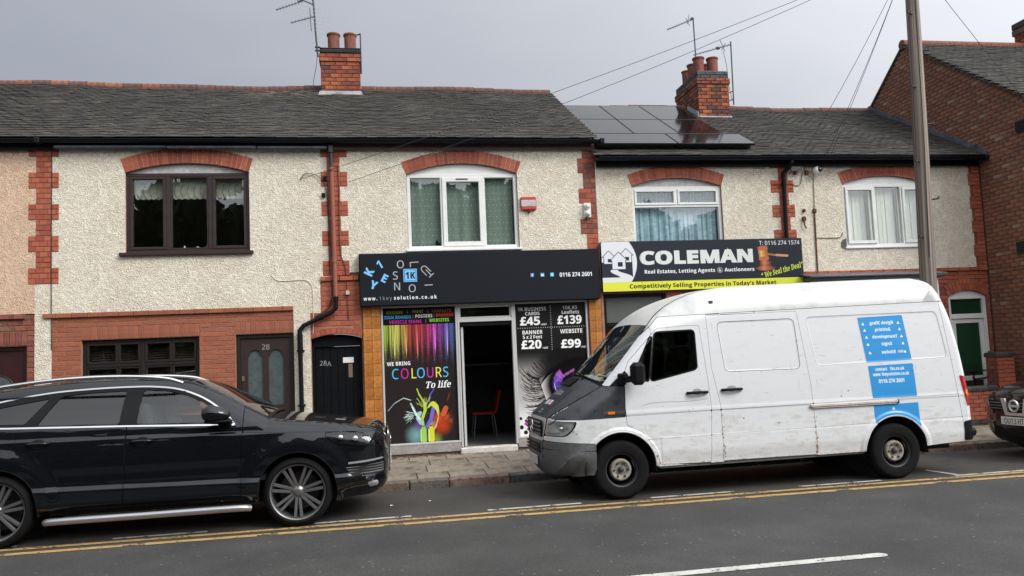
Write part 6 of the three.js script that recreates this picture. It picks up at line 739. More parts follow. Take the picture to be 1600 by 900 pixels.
// tyre with shoulder and tread, axis along z, outer face at +z
function tyreG(R, rim, w) { return new THREE.LatheGeometry([[rim, -w / 2 + 0.02], [rim + 0.015, -w / 2], [R * 0.86, -w / 2], [R - 0.03, -w / 2 + 0.012], [R - 0.006, -w / 2 + 0.035], [R, -w / 2 + 0.06], [R, w / 2 - 0.06], [R - 0.006, w / 2 - 0.035], [R - 0.03, w / 2 - 0.012], [R * 0.86, w / 2], [rim + 0.015, w / 2], [rim, w / 2 - 0.02]].map(p => V2(...p)), 56).rotateX(Math.PI / 2); }
M.rubber = matte(0.008, 0.008, 0.0085, 0.8, { map: grain }); M.trimBlack = matte(0.006, 0.006, 0.007, 0.5); M.greyPlastic = std(0.13, 0.135, 0.142, 0.6, { map: grain }); M.chrome = std(0.72, 0.72, 0.73, 0.12, { metalness: 1 }); M.underbody = std(0.01, 0.01, 0.01, 0.9);
M.lampGlass = phys(0.92, 0.95, 0.95, 0.02, { transmission: 1, thickness: 0 }); M.carGlass = phys(0.74, 0.82, 0.80, 0.0, { transmission: 1, thickness: 0, ior: 1.7 }); M.darkGlass = phys(0.05, 0.055, 0.06, 0.0, { transmission: 1, thickness: 0, ior: 1.7 }); M.amber = phys(0.62, 0.16, 0.01, 0.2); M.redLamp = phys(0.38, 0.012, 0.012, 0.15);
M.seat = std(0.028, 0.028, 0.03, 0.8);
function seatG(x, z, y = 0.45) { return merge([cb(0.5, 0.14, 0.5, 0.05, x, y, z), cb(0.14, 0.62, 0.48, 0.05, 0, 0, 0).clone().rotateZ(0.2).translate(x - 0.27, y + 0.36, z), cb(0.1, 0.18, 0.26, 0.04, x - 0.36, y + 0.78, z)]); }

// ---------------------------------------------------------------- black estate car (front towards +x), front axle at x = 0
{
  const car = thing('black_car', 'black four wheel drive estate car with chrome roof rails and side step', 'car', -0.95, 0, 3.43, { local: true }); car.rotation.x = -0.02; car.position.y = -0.014;
  const paint = phys(0.0022, 0.0028, 0.0045, 0.5, { specularIntensity: 0.15, clearcoat: 1, clearcoatRoughness: 0.02 });
  const pr = resample([[[0.55, 0.235, 0.30], [0.80, 0.25, 0.34], [0.93, 0.34, 0.36], [0.965, 0.50, 0.38], [0.97, 0.70, 0.38], [0.955, 0.86, 0.36], [0.915, 0.955, 0.32]], [[0.915, 0.955, 0.32], [0.84, 1.00, 0.24], [0.60, 1.045, 0.20], [0.30, 1.09, 0.17], [0.0, 1.125, 0.15], [-0.30, 1.165, 0.14]], [[-0.30, 1.165, 0.14], [-0.60, 1.325, 0.12], [-0.90, 1.485, 0.11], [-1.18, 1.605, 0.11]], [[-1.18, 1.605, 0.11], [-1.45, 1.648, 0.11], [-1.90, 1.675, 0.11], [-2.40, 1.672, 0.11], [-3.0, 1.622, 0.11], [-3.45, 1.56, 0.11], [-3.74, 1.50, 0.12]], [[-3.74, 1.50, 0.12], [-3.87, 1.34, 0.16], [-3.98, 1.16, 0.22]], [[-3.98, 1.16, 0.22], [-4.06, 0.95, 0.26], [-4.10, 0.70, 0.28], [-4.11, 0.50, 0.28], [-4.06, 0.34, 0.26], [-3.85, 0.25, 0.24]]], 6); pr.sgn = -1;
  const find = (x, y) => { let b = 0, d = 9; pr.forEach((p, i) => { const q = Math.hypot(p[0] - x, p[1] - y); if (q < d) { d = q; b = i; } }); return b; };
  const iHood0 = find(0.915, 0.955), iCowl = find(-0.30, 1.165), iWs = find(-1.18, 1.605), iRoof = find(-3.74, 1.50), iRw = find(-3.98, 1.16);
  const beltY = x => lerp(1.125, 1.205, clamp((-0.62 - x) / 2.3));
  const B = (x, y) => {
    const by = beltY(x) - 0.02; let b = 0.965 - 0.055 * Math.pow(Math.max(0, (y - 0.72) / 0.5), 2.4);
    if (y > by) { const t = y - by; b -= 0.012 * smooth(0, 0.03, t) + 0.22 * t + 0.46 * t * t; }
    b += 0.022 * smooth(0.585, 0.515, y + 0.02 * (x + 1.7) * 0.9) - 0.055 * smooth(0.42, 0.27, y) - 0.010 * smooth(1.06, 1.02, y) * 0;
    b += 0.012 * smooth(1.065, 1.035, y - 0.02 * (-(x) - 1.7));
    for (const cx of [0, -3.0]) { const q = Math.hypot(x - cx, (y - 0.37)); if (y > 0.2) b += 0.022 * smooth(0.66, 0.50, q); }
    b -= 0.085 * Math.pow(clamp((x - 0.25) / 0.75), 2); b -= 0.09 * Math.pow(clamp((-3.2 - x) / 0.9), 2); return b;
  };
  const W = sideSurface(pr, B), bb = [-4.13, 0.99, 0.2, 1.73], cell = 0.018;
  const sil = sdPoly(pr.map(p => [p[0], p[1]]).concat([[-3.45, 0.25], [-2.6, 0.27], [-2.55, 0.345], [-0.45, 0.315], [-0.4, 0.25]]));
  const arches = [circ(0, 0.375, 0.415), circ(-3.0, 0.375, 0.415)];
  // glasshouse: one opening with pillars standing in it
  const dlo = poly(spline([[-0.66, 1.125], [-0.74, 1.225], [-0.88, 1.335], [-1.05, 1.435], [-1.30, 1.525], [-1.55, 1.562], [-1.80, 1.572], [-2.20, 1.568], [-2.60, 1.545], [-3.00, 1.485], [-3.30, 1.42], [-3.46, 1.375]], 6).map(p => [p[0], p[1]]).concat([[-3.40, 1.235], [-2.93, 1.21], [-1.75, 1.17]]));
  const winF = poly([[-0.76, 1.15], [-0.82, 1.24], [-0.98, 1.36], [-1.18, 1.455], [-1.40, 1.515], [-1.655, 1.535], [-1.66, 1.18]], 0.03), winR = poly([[-1.83, 1.535], [-2.2, 1.53], [-2.48, 1.505], [-2.62, 1.25], [-2.64, 1.215], [-1.83, 1.19]], 0.03), winQ = poly([[-2.585, 1.49], [-3.0, 1.425], [-3.36, 1.345], [-3.32, 1.255], [-2.76, 1.235]], 0.03), glassAll = (x, y) => Math.min(winF(x, y), winR(x, y), winQ(x, y));
  const head = poly([[0.29, 0.982], [0.46, 0.985], [0.70, 0.955], [0.88, 0.845], [0.87, 0.80], [0.62, 0.815], [0.41, 0.850], [0.31, 0.93]], 0.03), intake = poly([[0.50, 0.605], [0.93, 0.625], [0.93, 0.50], [0.58, 0.495]], 0.03), drl = poly([[0.54, 0.648], [0.92, 0.665], [0.92, 0.645], [0.54, 0.626]], 0.008), fogl = poly([[0.74, 0.42], [0.86, 0.43], [0.86, 0.36], [0.76, 0.35]], 0.03), tail = poly([[-3.62, 1.13], [-4.02, 1.13], [-4.08, 0.92], [-3.85, 0.90], [-3.66, 1.02]], 0.04);
  const doorF = poly([[-0.585, 0.34], [-0.575, 1.02], [-0.60, 1.14], [-1.02, 1.42], [-1.35, 1.545], [-1.74, 1.585], [-1.745, 0.95], [-1.76, 0.345]], 0.02), doorR = poly([[-1.755, 0.95], [-1.74, 1.585], [-2.2, 1.58], [-2.56, 1.555], [-2.68, 1.30], [-2.80, 1.17], [-2.83, 1.0], [-2.68, 0.92], [-2.55, 0.76], [-2.51, 0.57], [-2.57, 0.35], [-1.77, 0.345]], 0.02);
  const hoodSplit = (x, y) => y - (1.005 + (0.0) + (-x) * 0.05 + 0.0) , bump = (x, y) => Math.max(-(x - 0.36), y - 0.80 + (x - 0.36) * 0.10, -(Math.hypot(x, y - 0.375) - 0.415)), rbump = (x, y) => Math.max(x + 3.42, y - 0.72);
  const g = 0.0028, skip = [...arches, glassAll, head, intake, drl, fogl, tail];
  for (const s of [1, -1]) {
    const P = (n, sdf, m, off = 0, c = s > 0 ? cell : 0.035) => part(car, n, skin(sdf, W, bb, c, s, off), m);
    P('inner_skin', inset(cutOut(sil, ...arches, glassAll, head), 0.004), M.underbody, -0.022, 0.04);
    const dF = P('front_door', cutOut(inset(both(doorF, sil), g), ...arches, glassAll), paint), dR = P('rear_door', cutOut(inset(both(doorR, sil), g), ...arches, glassAll), paint);
    P('front_wing', cutOut(inset(both(sil, (x, y) => Math.max(-(x + 0.58), hoodSplit(x, y))), g * 0.6), ...skip, bump, doorF), paint);
    P('quarter_panel', cutOut(inset(both(sil, (x, y) => Math.max(-(-x - 0.565), 0 - 1)), 0), ...skip, doorF, doorR, rbump, (x, y) => Math.max(x + 0.565 > 0 ? -1 : 1, -1)), paint);
    P('bonnet_side', inset(both(sil, (x, y) => Math.max(-(x + 0.565), -hoodSplit(x, y))), g * 0.6), paint);
    P('front_bumper', cutOut(inset(both(sil, bump), g * 0.6), ...skip), paint); P('rear_bumper', cutOut(inset(both(sil, rbump), g * 0.6), ...skip), paint);
    for (const [d, q, m] of [[dF, winF, M.carGlass], [dR, winR, M.darkGlass]]) part(d, 'window', skin(inset(q, 0.002), W, bb, s > 0 ? cell : 0.04, s, -0.006), m); part(car, 'quarter_window', skin(inset(winQ, 0.002), W, bb, s > 0 ? cell : 0.04, s, -0.006), M.darkGlass);
    P('window_surround', cutOut(both(inset(dlo, 0.004), (x, y) => Math.max(-(x + 3.4), -5)), glassAll), M.trimBlack, 0.0022);
    P('chrome_trim', both(cutOut(inset(dlo, -0.012), inset(dlo, 0.004)), sil), M.chrome, 0.006, s > 0 ? 0.009 : 0.03);
    const hl = P('headlight', inset(head, 0.003), M.lampGlass, 0.0); part(hl, 'lamp_bowl', skin(inset(head, 0.004), (x, y) => W(x, y) - 0.05, bb, 0.03, s), M.trimBlack); for (const [x, y] of [[0.46, 0.915], [0.62, 0.895]]) part(hl, 'projector', new THREE.SphereGeometry(0.038, 16, 12), M.chrome, x, y, s * (W(x, y) - 0.045));
    const it = P('intake', inset(intake, 0), M.trimBlack, -0.03); for (let k = 0; k < 4; k++) part(it, 'louvre', skin(inset(both(intake, (x, y) => Math.abs(y - (0.515 + k * 0.027) - (x - 0.7) * 0.03) - 0.006), 0), W, bb, 0.014, s, -0.012), M.greyPlastic); P('daytime_lamp', drl, phys(0.22, 0.23, 0.24, 0.2), 0.002, 0.012); P('fog_lamp', fogl, phys(0.35, 0.36, 0.37, 0.08), -0.004, 0.014); P('tail_lamp', tail, M.redLamp, 0);
    // arches, wheels, mirror, handles, step
    for (const cx of [0, -3.0]) {
      part(car, 'arch_lip', (() => { const q = []; for (let i = 0; i <= 40; i++) { const a = -0.32 + (Math.PI + 0.64) * i / 40, x = cx + 0.418 * Math.cos(a), y = 0.375 + 0.418 * Math.sin(a); if (y > 0.27) q.push([x, y, s * (W(x, y) - 0.004)]); } return tube(q, 0.006, 70, 6); })(), M.trimBlack);
      part(car, 'inner_arch', new THREE.CylinderGeometry(0.424, 0.424, 0.02, 32).rotateX(Math.PI / 2).translate(cx, 0.375, s * 0.45), M.underbody); part(car, 'arch_liner', new THREE.CylinderGeometry(0.424, 0.424, 0.52, 36, 1, true, Math.PI / 2 - 0.2, Math.PI + 0.4).rotateX(Math.PI / 2).translate(cx, 0.375, s * 0.70), new THREE.MeshStandardMaterial({ color: rgb(0.008, 0.008, 0.008), roughness: 0.9, side: THREE.DoubleSide }));
      const w = part(car, 'wheel', merge([new THREE.CylinderGeometry(0.07, 0.07, 0.2, 20).rotateX(Math.PI / 2).translate(0, 0, -0.12), new THREE.CylinderGeometry(0.21, 0.21, 0.02, 40).rotateX(Math.PI / 2).translate(0, 0, -0.075)]), M.darkMetal, cx, 0.367, s * 0.848); if (s < 0) w.rotation.y = Math.PI;
      const sub = (n, geo, m) => { const q = part(w, n, geo, m, cx, 0.367, s * 0.848); q.position.set(0, 0, 0); return q; };
      sub('tyre', tyreG(0.367, 0.292, 0.275), M.rubber); M.rimGrey ??= std(0.20, 0.195, 0.195, 0.4, { metalness: 0.75 }); M.rimDark ??= std(0.05, 0.05, 0.052, 0.5, { metalness: 0.6 });
      sub('rim', lathe([[0.27, -0.12], [0.262, -0.06], [0.268, 0.07], [0.276, 0.105], [0.292, 0.122], [0.298, 0.118], [0.296, 0.108], [0.29, 0.09]], 64).rotateX(Math.PI / 2), M.rimGrey); sub('rim_barrel', new THREE.CylinderGeometry(0.268, 0.262, 0.2, 48, 1, true).rotateX(Math.PI / 2).translate(0, 0, -0.03), new THREE.MeshStandardMaterial({ color: rgb(0.03, 0.03, 0.031), roughness: 0.5, metalness: 0.5, side: THREE.DoubleSide }));
      sub('hub', merge([lathe([[0.001, 0.096], [0.032, 0.096], [0.036, 0.088], [0.066, 0.074], [0.074, 0.06], [0.074, 0.03]], 36).rotateX(Math.PI / 2), ...Array.from({ length: 5 }, (_, i) => new THREE.CylinderGeometry(0.009, 0.009, 0.02, 8).rotateX(Math.PI / 2).translate(0.058 * Math.cos(i * 1.2566 + 0.3), 0.058 * Math.sin(i * 1.2566 + 0.3), 0.082))]), M.rimGrey);
      const sp = (() => { const sh = new THREE.Shape([V2(-0.011, 0), V2(0.013, 0), V2(0.013, 0.205), V2(-0.014, 0.205)]); const e = new THREE.ExtrudeGeometry(sh, { depth: 0.028, bevelEnabled: true, bevelSize: 0.003, bevelThickness: 0.004, bevelSegments: 1 }); return e; })();
      for (let i = 0; i < 7; i++) for (const q of [-1, 1]) { const a = Math.PI / 2 + (i + 0.5) * 2 * Math.PI / 7, m = sub('spoke', sp, M.rimGrey); m.position.set(0.068 * Math.cos(a) - q * 0.016 * Math.sin(a), 0.068 * Math.sin(a) + q * 0.016 * Math.cos(a), 0.048); m.rotation.order = 'ZXY'; m.rotation.z = a - Math.PI / 2 + q * 0.085; m.rotation.x = 0.13; }
    }
    const mz = s * 1.045, mir = part(car, 'mirror', (() => { const q = new THREE.SphereGeometry(1, 28, 18), p = q.attributes.position; for (let i = 0; i < p.count; i++) { const x = p.getX(i); p.setXYZ(i, x < 0 ? Math.max(x, -0.78) * 0.125 : x * 0.19, p.getY(i) * (x > 0 ? 0.088 - 0.012 * x : 0.088) + (x > 0 ? -0.02 * x : 0), p.getZ(i) * 0.105); } q.computeVertexNormals(); return q; })(), paint, -0.86, 1.255, mz); part(mir, 'mirror_base', merge([new THREE.SphereGeometry(1, 20, 12).scale(0.15, 0.03, 0.09).translate(0.06, -0.085, -s * 0.02), cb(0.14, 0.05, 0.14, 0.02, 0.10, -0.085, -s * 0.11)]), M.trimBlack, -0.86, 1.255, mz);
    for (const [d, x, y] of [[dF, -1.585, 1.005], [dR, -2.60, 1.035]]) { part(d, 'handle', (() => { const z = W(x, y); return tube([[x + 0.10, y - 0.004, s * (z - 0.004)], [x + 0.08, y, s * (z + 0.03)], [x, y + 0.004, s * (z + 0.038)], [x - 0.08, y, s * (z + 0.03)], [x - 0.10, y - 0.004, s * (z - 0.004)]], 0.013, 24, 8); })(), paint); part(d, 'handle_recess', skin((a, b) => Math.hypot((a - x) / 1.5, b - y + 0.004) - 0.048, W, [x - 0.1, x + 0.1, y - 0.07, y + 0.07], 0.012, s, 0.0015), M.trimBlack); }
    part(car, 'side_step', merge([tube([[-2.50, 0.235, s * 1.0], [-2.46, 0.245, s * 1.04], [-1.5, 0.25, s * 1.05], [-0.54, 0.25, s * 1.04], [-0.49, 0.24, s * 1.0]], 0.036, 60, 14), ...[-2.2, -1.5, -0.8].map(x => rod([x, 0.25, s * 0.8], [x, 0.25, s * 1.03], 0.02))]), M.steel); part(car, 'step_tread', merge([cb(1.62, 0.012, 0.05, 0.004, -1.5, 0.288, s * 1.035)]), M.trimBlack);
    part(car, 'roof_rail', tube([[-1.24, 1.59, s * 0.66], [-1.38, 1.64, s * 0.672], [-1.60, 1.672, s * 0.678], [-2.0, 1.693, s * 0.68], [-2.5, 1.685, s * 0.68], [-3.0, 1.64, s * 0.675], [-3.35, 1.59, s * 0.665], [-3.5, 1.555, s * 0.655]], 0.022, 80, 8), M.chrome);
    part(car, 'badge', skin(poly([[-0.53, 0.985], [-0.45, 0.98], [-0.45, 0.962], [-0.53, 0.967]]), W, [-0.55, -0.43, 0.94, 1.0], 0.006, s, 0.003), M.chrome);
  }
  const st = (n, a, b, cr, m, o) => part(car, n, strip(pr, B, a, b, cr, o), m);
  st('nose', 0, iHood0, 0.03, paint); st('bonnet', iHood0, iCowl, 0.035, paint); st('windscreen', iCowl + 1, iWs, 0.05, M.carGlass); st('roof', iWs, iRoof, 0.012, paint); st('rear_window', iRoof, iRw, 0.04, M.darkGlass); st('tailgate', iRw, pr.length - 1, 0.04, paint); st('cowl', iCowl, iCowl + 1, 0.05, M.trimBlack);
  const gr = part(car, 'grille', slab(roundPts([[-0.36, 0.92], [0.36, 0.92], [0.30, 0.46], [-0.30, 0.46]], 0.06), [], -0.006, 0.006).rotateY(Math.PI / 2), M.trimBlack, 0.99, 0, 0); part(gr, 'grille_frame', tube(roundPts([[-0.37, 0.93], [0.37, 0.93], [0.31, 0.45], [-0.31, 0.45]], 0.07).map(([z, y]) => [-0.12 * z * z, y, z]), 0.010, 90, 8, true), M.chrome, 0.995, 0, 0); for (let k = 0; k < 6; k++) part(gr, 'grille_bar', cb(0.02, 0.016, 0.58, 0.005), M.greyPlastic, 0.996, 0.53 + k * 0.065, 0); part(gr, 'ring_badge', merge([-0.105, -0.035, 0.035, 0.105].map(z => new THREE.TorusGeometry(0.048, 0.007, 8, 28).rotateY(Math.PI / 2).translate(0, 0, z))), M.chrome, 1.008, 0.80, 0); part(car, 'number_plate', cb(0.012, 0.111, 0.52, 0.004), std(0.6, 0.6, 0.58, 0.5), 1.005, 0.58, 0);
  part(car, 'wiper', merge([rod([-0.33, 1.20, 0.45], [-0.52, 1.32, -0.15], 0.009), rod([-0.33, 1.20, -0.1], [-0.50, 1.31, -0.62], 0.009)]), M.trimBlack);
  part(car, 'underbody', merge([span(-3.95, 0.75, 0.24, 0.40, -0.62, 0.62), span(-2.52, -0.48, 0.28, 0.42, -0.86, 0.86)]), M.underbody); part(car, 'cabin_floor', span(-3.7, -0.35, 0.5, 0.56, -0.84, 0.84), M.seat); part(car, 'dashboard', span(-0.78, -0.36, 0.75, 1.10, -0.78, 0.78, 0.06), M.seat);
  for (const [x, z] of [[-1.35, 0.4], [-1.35, -0.4], [-2.25, 0.42], [-2.25, -0.42]]) part(car, 'seat', seatG(x, z, 0.72), M.seat); part(car, 'steering_wheel', new THREE.TorusGeometry(0.18, 0.016, 8, 30).rotateY(Math.PI / 2 - 0.4).translate(-0.93, 1.05, -0.4), M.trimBlack); part(car, 'parcel_shelf', span(-3.8, -2.7, 1.0, 1.03, -0.8, 0.8), M.seat);
}

// ---------------------------------------------------------------- white panel van (front towards -x), front axle at x = 0
{
  const van = thing('white_van', 'tall white panel van with a dark bonnet and blue stickers on its side', 'van', 2.72, 0, 3.335, { local: true }); van.rotation.x = -0.014; van.position.y = -0.012;
  // body uv = metres along (x, y): grime and scuffs where the photograph shows them, in the paint's colour map
  const bodyTex = canvasTex(2048, 1024, (c, w, h) => {
    const S = w / 6, X = x => (x + 1.2) * S, Y = y => h - y * S, r = rng(91); c.fillStyle = '#d6d7d8'; c.fillRect(0, 0, w, h);
    for (let i = 0; i < 5200; i++) { const y = r(), lo = y < 0.35; c.fillStyle = `rgba(${lo ? '150,140,118' : '188,186,178'},${(lo ? 0.12 : 0.07) * r()})`; c.beginPath(); c.ellipse(r() * w, h - y * h * 0.85, 2 + r() * 30, 1 + r() * 9, 0, 0, 7); c.fill(); }
    for (let i = 0; i < 2600; i++) { const t = r() * r(), x = -1 + r() * 5.7, y = 0.36 + t * 0.35; c.fillStyle = `rgba(${r() < 0.6 ? '122,110,86' : '96,84,66'},${0.25 * r()})`; c.fillRect(X(x), Y(y), 1 + r() * 3, 1 + r() * 2.5); }
    for (let i = 0; i < 170; i++) { const x = -0.5 + r() * 5, y = 0.5 + r() * 1.55; c.strokeStyle = `rgba(110,110,106,${0.25 + 0.35 * r()})`; c.lineWidth = 0.8 + r(); const a = r() < 0.3 ? 1.4 : (r() - 0.5) * 0.7, l = 4 + r() * 26; c.beginPath(); c.moveTo(X(x), Y(y)); c.lineTo(X(x) + l * Math.cos(a), Y(y) + l * Math.sin(a)); c.stroke(); }
    // rust runs along the shut lines and sill
    for (const [x, y0, y1, n] of [[1.27, 0.42, 1.02, 40], [2.475, 0.40, 1.0, 60], [0.42, 0.36, 0.6, 30]]) for (let i = 0; i < n; i++) { c.fillStyle = `rgba(${r() < 0.5 ? '128,70,36' : '90,58,38'},${0.2 + 0.5 * r()})`; c.fillRect(X(x + (r() - 0.5) * 0.035), Y(lerp(y0, y1, r() * r())), 1 + 4 * r(), 1 + 9 * r()); }
    for (let i = 0; i < 160; i++) { c.fillStyle = `rgba(120,72,40,${0.5 * r()})`; c.fillRect(X(0.45 + r() * 4.1), Y(0.365 + 0.02 * r()), 2 + 14 * r(), 1 + 3 * r()); }
    c.strokeStyle = 'rgba(96,96,94,0.75)'; c.lineWidth = 1.6; c.beginPath(); c.moveTo(X(0.30), Y(1.08)); c.bezierCurveTo(X(0.5), Y(1.14), X(0.8), Y(1.07), X(1.12), Y(1.12)); c.stroke(); c.beginPath(); c.moveTo(X(3.9), Y(1.40)); c.lineTo(X(3.91), Y(1.33)); c.stroke();
    for (const [x, y] of [[2.85, 1.06], [2.95, 1.12], [1.55, 0.86], [3.6, 0.82], [2.0, 0.78]]) { c.fillStyle = 'rgba(70,56,46,0.8)'; c.beginPath(); c.arc(X(x), Y(y), 3, 0, 7); c.fill(); }
  });
  const uvB = (x, y) => [(x + 1.2) / 6, y / 3];
  const white = new THREE.MeshPhysicalMaterial({ map: bodyTex, roughness: 0.42, clearcoat: 0.35, clearcoatRoughness: 0.25 }), whiteTop = phys(0.66, 0.665, 0.67, 0.45, { map: dataTex(256, (u, v) => { const g = 0.95 - 0.12 * smooth(0.5, 0.8, fbmB(u, v)) - 0.08 * smooth(0.6, 0.8, fbmA(u, v)); return cl01([g, g, g * 0.98]); }, { srgb: true, size: 1.6 }), clearcoat: 0.3, clearcoatRoughness: 0.3 });
  const dark = phys(0.055, 0.057, 0.068, 0.42, { map: grainB, clearcoat: 0.4, clearcoatRoughness: 0.3 });
  const pr = resample([[[-0.556, 0.27, 0.30], [-0.748, 0.29, 0.36], [-0.824, 0.40, 0.40], [-0.840, 0.55, 0.40], [-0.832, 0.69, 0.38]], [[-0.832, 0.69, 0.38], [-0.808, 0.82, 0.36], [-0.780, 0.955, 0.34]], [[-0.780, 0.955, 0.34], [-0.72, 1.005, 0.30], [-0.47, 1.155, 0.22], [-0.17, 1.32, 0.16]], [[-0.17, 1.32, 0.16], [0.14, 1.67, 0.14], [0.455, 2.03, 0.14]], [[0.455, 2.03, 0.14], [0.580, 2.15, 0.22], [0.800, 2.29, 0.31], [1.100, 2.41, 0.36], [1.450, 2.475, 0.38], [2.200, 2.505, 0.38], [3.400, 2.525, 0.38], [4.200, 2.53, 0.38]], [[4.200, 2.53, 0.38], [4.360, 2.47, 0.32], [4.440, 2.30, 0.20], [4.500, 2.05, 0.12], [4.565, 1.70, 0.10], [4.620, 1.30, 0.10], [4.655, 0.90, 0.10], [4.660, 0.62, 0.10], [4.650, 0.42, 0.08]]], 6); pr.sgn = 1;
  const find = (x, y) => { let b = 0, d = 9; pr.forEach((p, i) => { const q = Math.hypot(p[0] - x, p[1] - y); if (q < d) { d = q; b = i; } }); return b; };
  const i1 = find(-0.832, 0.69), i2 = find(-0.78, 0.955), i3 = find(-0.17, 1.32), i4 = find(0.455, 2.03), i5 = find(4.20, 2.53);
  const pan1 = poly([[1.30, 2.03], [2.31, 2.04], [2.34, 1.42], [1.36, 1.43]], 0.07), pan2 = poly([[2.47, 2.05], [4.28, 2.065], [4.365, 1.475], [2.56, 1.445]], 0.07);
  const B = (x, y) => {
    let b = 0.955 - 0.045 * Math.pow(clamp((y - 1.05) / 1.1), 1.6) - 0.025 * smooth(0.55, 0.34, y);
    if (x > 1.2) b -= 0.004 * smooth(0.004, -0.014, Math.min(pan1(x, y), pan2(x, y)));
    if (y < 1.1) b += 0.004 * (smooth(0.975, 0.985, y) - smooth(1.0, 1.04, y)) * (x > -0.2 ? 1 : 0) + 0.003 * smooth(0.70, 0.68, y) * (x > 0.5 ? 1 : 0);
    for (const cx of [0, 3.55]) b += 0.014 * smooth(0.50, 0.46, Math.hypot(x - cx, y - 0.35)) * smooth(0.3, 0.4, y);
    b -= 0.14 * Math.pow(clamp((-0.12 - x) / 0.72), 1.7); return b;
  };
  const W = sideSurface(pr, B), bb = [-1.0, 4.68, 0.25, 2.54], sil = sdPoly(pr.map(p => [p[0], p[1]]).concat([[3.98, 0.385], [3.97, 0.37], [3.15, 0.365], [0.45, 0.355], [0.42, 0.36], [-0.40, 0.30]]));
  const arches = [circ(0, 0.36, 0.425), circ(3.55, 0.36, 0.415)], drip = (x, y) => y - (x < 0.6 ? 2.09 + (x - 0.55) * 0.9 : 2.115 + 0.018 * x);
  const doorP = poly([[0.07, 1.315], [0.085, 0.86], [0.28, 0.76], [0.43, 0.55], [0.475, 0.375], [1.11, 0.365], [1.15, 1.03], [1.125, 1.40], [1.07, 2.005], [0.86, 2.005], [0.53, 1.985], [0.15, 1.60], [0.05, 1.38]], 0.025), winD = poly([[0.41, 1.36], [0.50, 1.935], [1.0, 1.945], [1.0, 1.50], [0.97, 1.475]], 0.05), quarterW = poly([[0.18, 1.40], [0.44, 1.885], [0.465, 1.885], [0.385, 1.36]], 0.02), cabBit = poly([[-0.10, 1.32], [0.05, 1.32], [0.17, 1.395], [0.10, 1.50]], 0.01), glass = (x, y) => Math.min(winD(x, y), quarterW(x, y));
  const darkW = poly([[-0.85, 0.955], [-0.50, 0.945], [0.075, 0.955], [0.085, 1.325], [-0.10, 1.325], [-0.36, 1.36], [-0.62, 1.25], [-1.0, 1.1]]), headP = poly([[-0.85, 0.94], [-0.50, 0.925], [-0.53, 0.86], [-0.60, 0.775], [-0.64, 0.755], [-0.85, 0.755]], 0.02), bump = (x, y) => Math.max(x + 0.30, y - (0.70 - (x + 0.84) * 0.06)), slide = poly([[1.265, 0.37], [1.265, 1.03], [1.185, 1.48], [1.165, 2.12], [2.36, 2.135], [2.46, 1.23], [2.49, 0.372]], 0.015), rearP = (x, y) => 4.335 + (2.19 - y) * 0.105 - x;
  const g = 0.0035, lower = (x, y) => drip(x, y), cell = 0.0135;
  for (const s of [1, -1]) {
    const P = (n, sdf, m, off = 0, c = s > 0 ? cell : 0.035, uv = uvB, pa = van) => part(pa, n, skin(sdf, W, bb, c, s, off, uv), m);
    P('inner_skin', inset(cutOut(sil, ...arches, glass, headP), 0.006), M.underbody, -0.03, 0.05);
    const c1 = (x, y) => y - (0.965 + 0.009 * x), c2 = (x, y) => y - (0.675 + 0.010 * x), pressed = (x, y) => Math.min(pan1(x, y), pan2(x, y)) - 0.0012, body = cutOut(sil, ...arches, glass, bump, headP, darkW, pressed);
    const bands = (n, f) => { const m = P(n, both(f, (x, y) => 0.0016 - c1(x, y)), white); P('waist_panel', both(f, (x, y) => Math.max(c1(x, y) + 0.0016, 0.0013 - c2(x, y))), white, 0, undefined, uvB, m); P('lower_panel', both(f, (x, y) => c2(x, y) + 0.0013), white, 0, undefined, uvB, m); return m; };
    P('pressed_panel', inset(pan1, 0.0012), white, 0); P('pressed_panel', inset(pan2, 0.0012), white, 0);
    const low = both(body, inset(lower, g * 0.7));
    const d = bands('cab_door', inset(both(doorP, low), g)), sd = bands(s > 0 ? 'sliding_door' : 'side_panel', inset(both(slide, low), g));
    P('front_wing', inset(cutOut(both(low, (x, y) => x - 0.46), doorP), 0.001), white);
    bands('pillar', cutOut(inset(both(low, (x, y) => Math.max(-(x - 0.46), x - 1.8)), 0.001), doorP, slide));
    bands('rear_panel', cutOut(inset(both(low, (x, y) => Math.max(-(x - 1.8), -rearP(x, y))), 0.001), slide));
    P('rear_corner', inset(both(low, rearP), g), white);
    P('roof_side', inset(both(sil, (x, y) => Math.max(-drip(x, y), -(x + 0.0) - 5)), g * 0.7), whiteTop, 0, s > 0 ? 0.012 : 0.035, null);
    P('dark_wing', inset(both(both(sil, darkW), (x, y) => x - 0.078), g * 0.6), dark, 0.0015, undefined, null); P('bumper', cutOut(both(sil, inset(bump, g)), (x, y) => Math.abs(y - 0.60 + (x + 0.8) * 0.03) - 0.004), M.greyPlastic, 0.012, undefined, null);
    const hl = P('headlight', inset(both(headP, sil), 0.004), M.lampGlass, 0.002, undefined, null); part(hl, 'lamp_bowl', skin(inset(both(headP, sil), 0.006), (x, y) => W(x, y) - 0.045 - 0.05 * smooth(0.10, 0, Math.hypot(x + 0.66, y - 0.84)), bb, 0.02, s), std(0.42, 0.41, 0.38, 0.35)); part(hl, 'bulb', new THREE.SphereGeometry(0.03, 14, 10), M.chrome, -0.66, 0.845, s * (W(-0.66, 0.845) - 0.05)); part(hl, 'reflector_step', skin(poly([[-0.80, 0.80], [-0.62, 0.80], [-0.62, 0.785], [-0.80, 0.785]]), W, bb, 0.012, s, -0.02), std(0.6, 0.6, 0.58, 0.2, { metalness: 0.8 }));
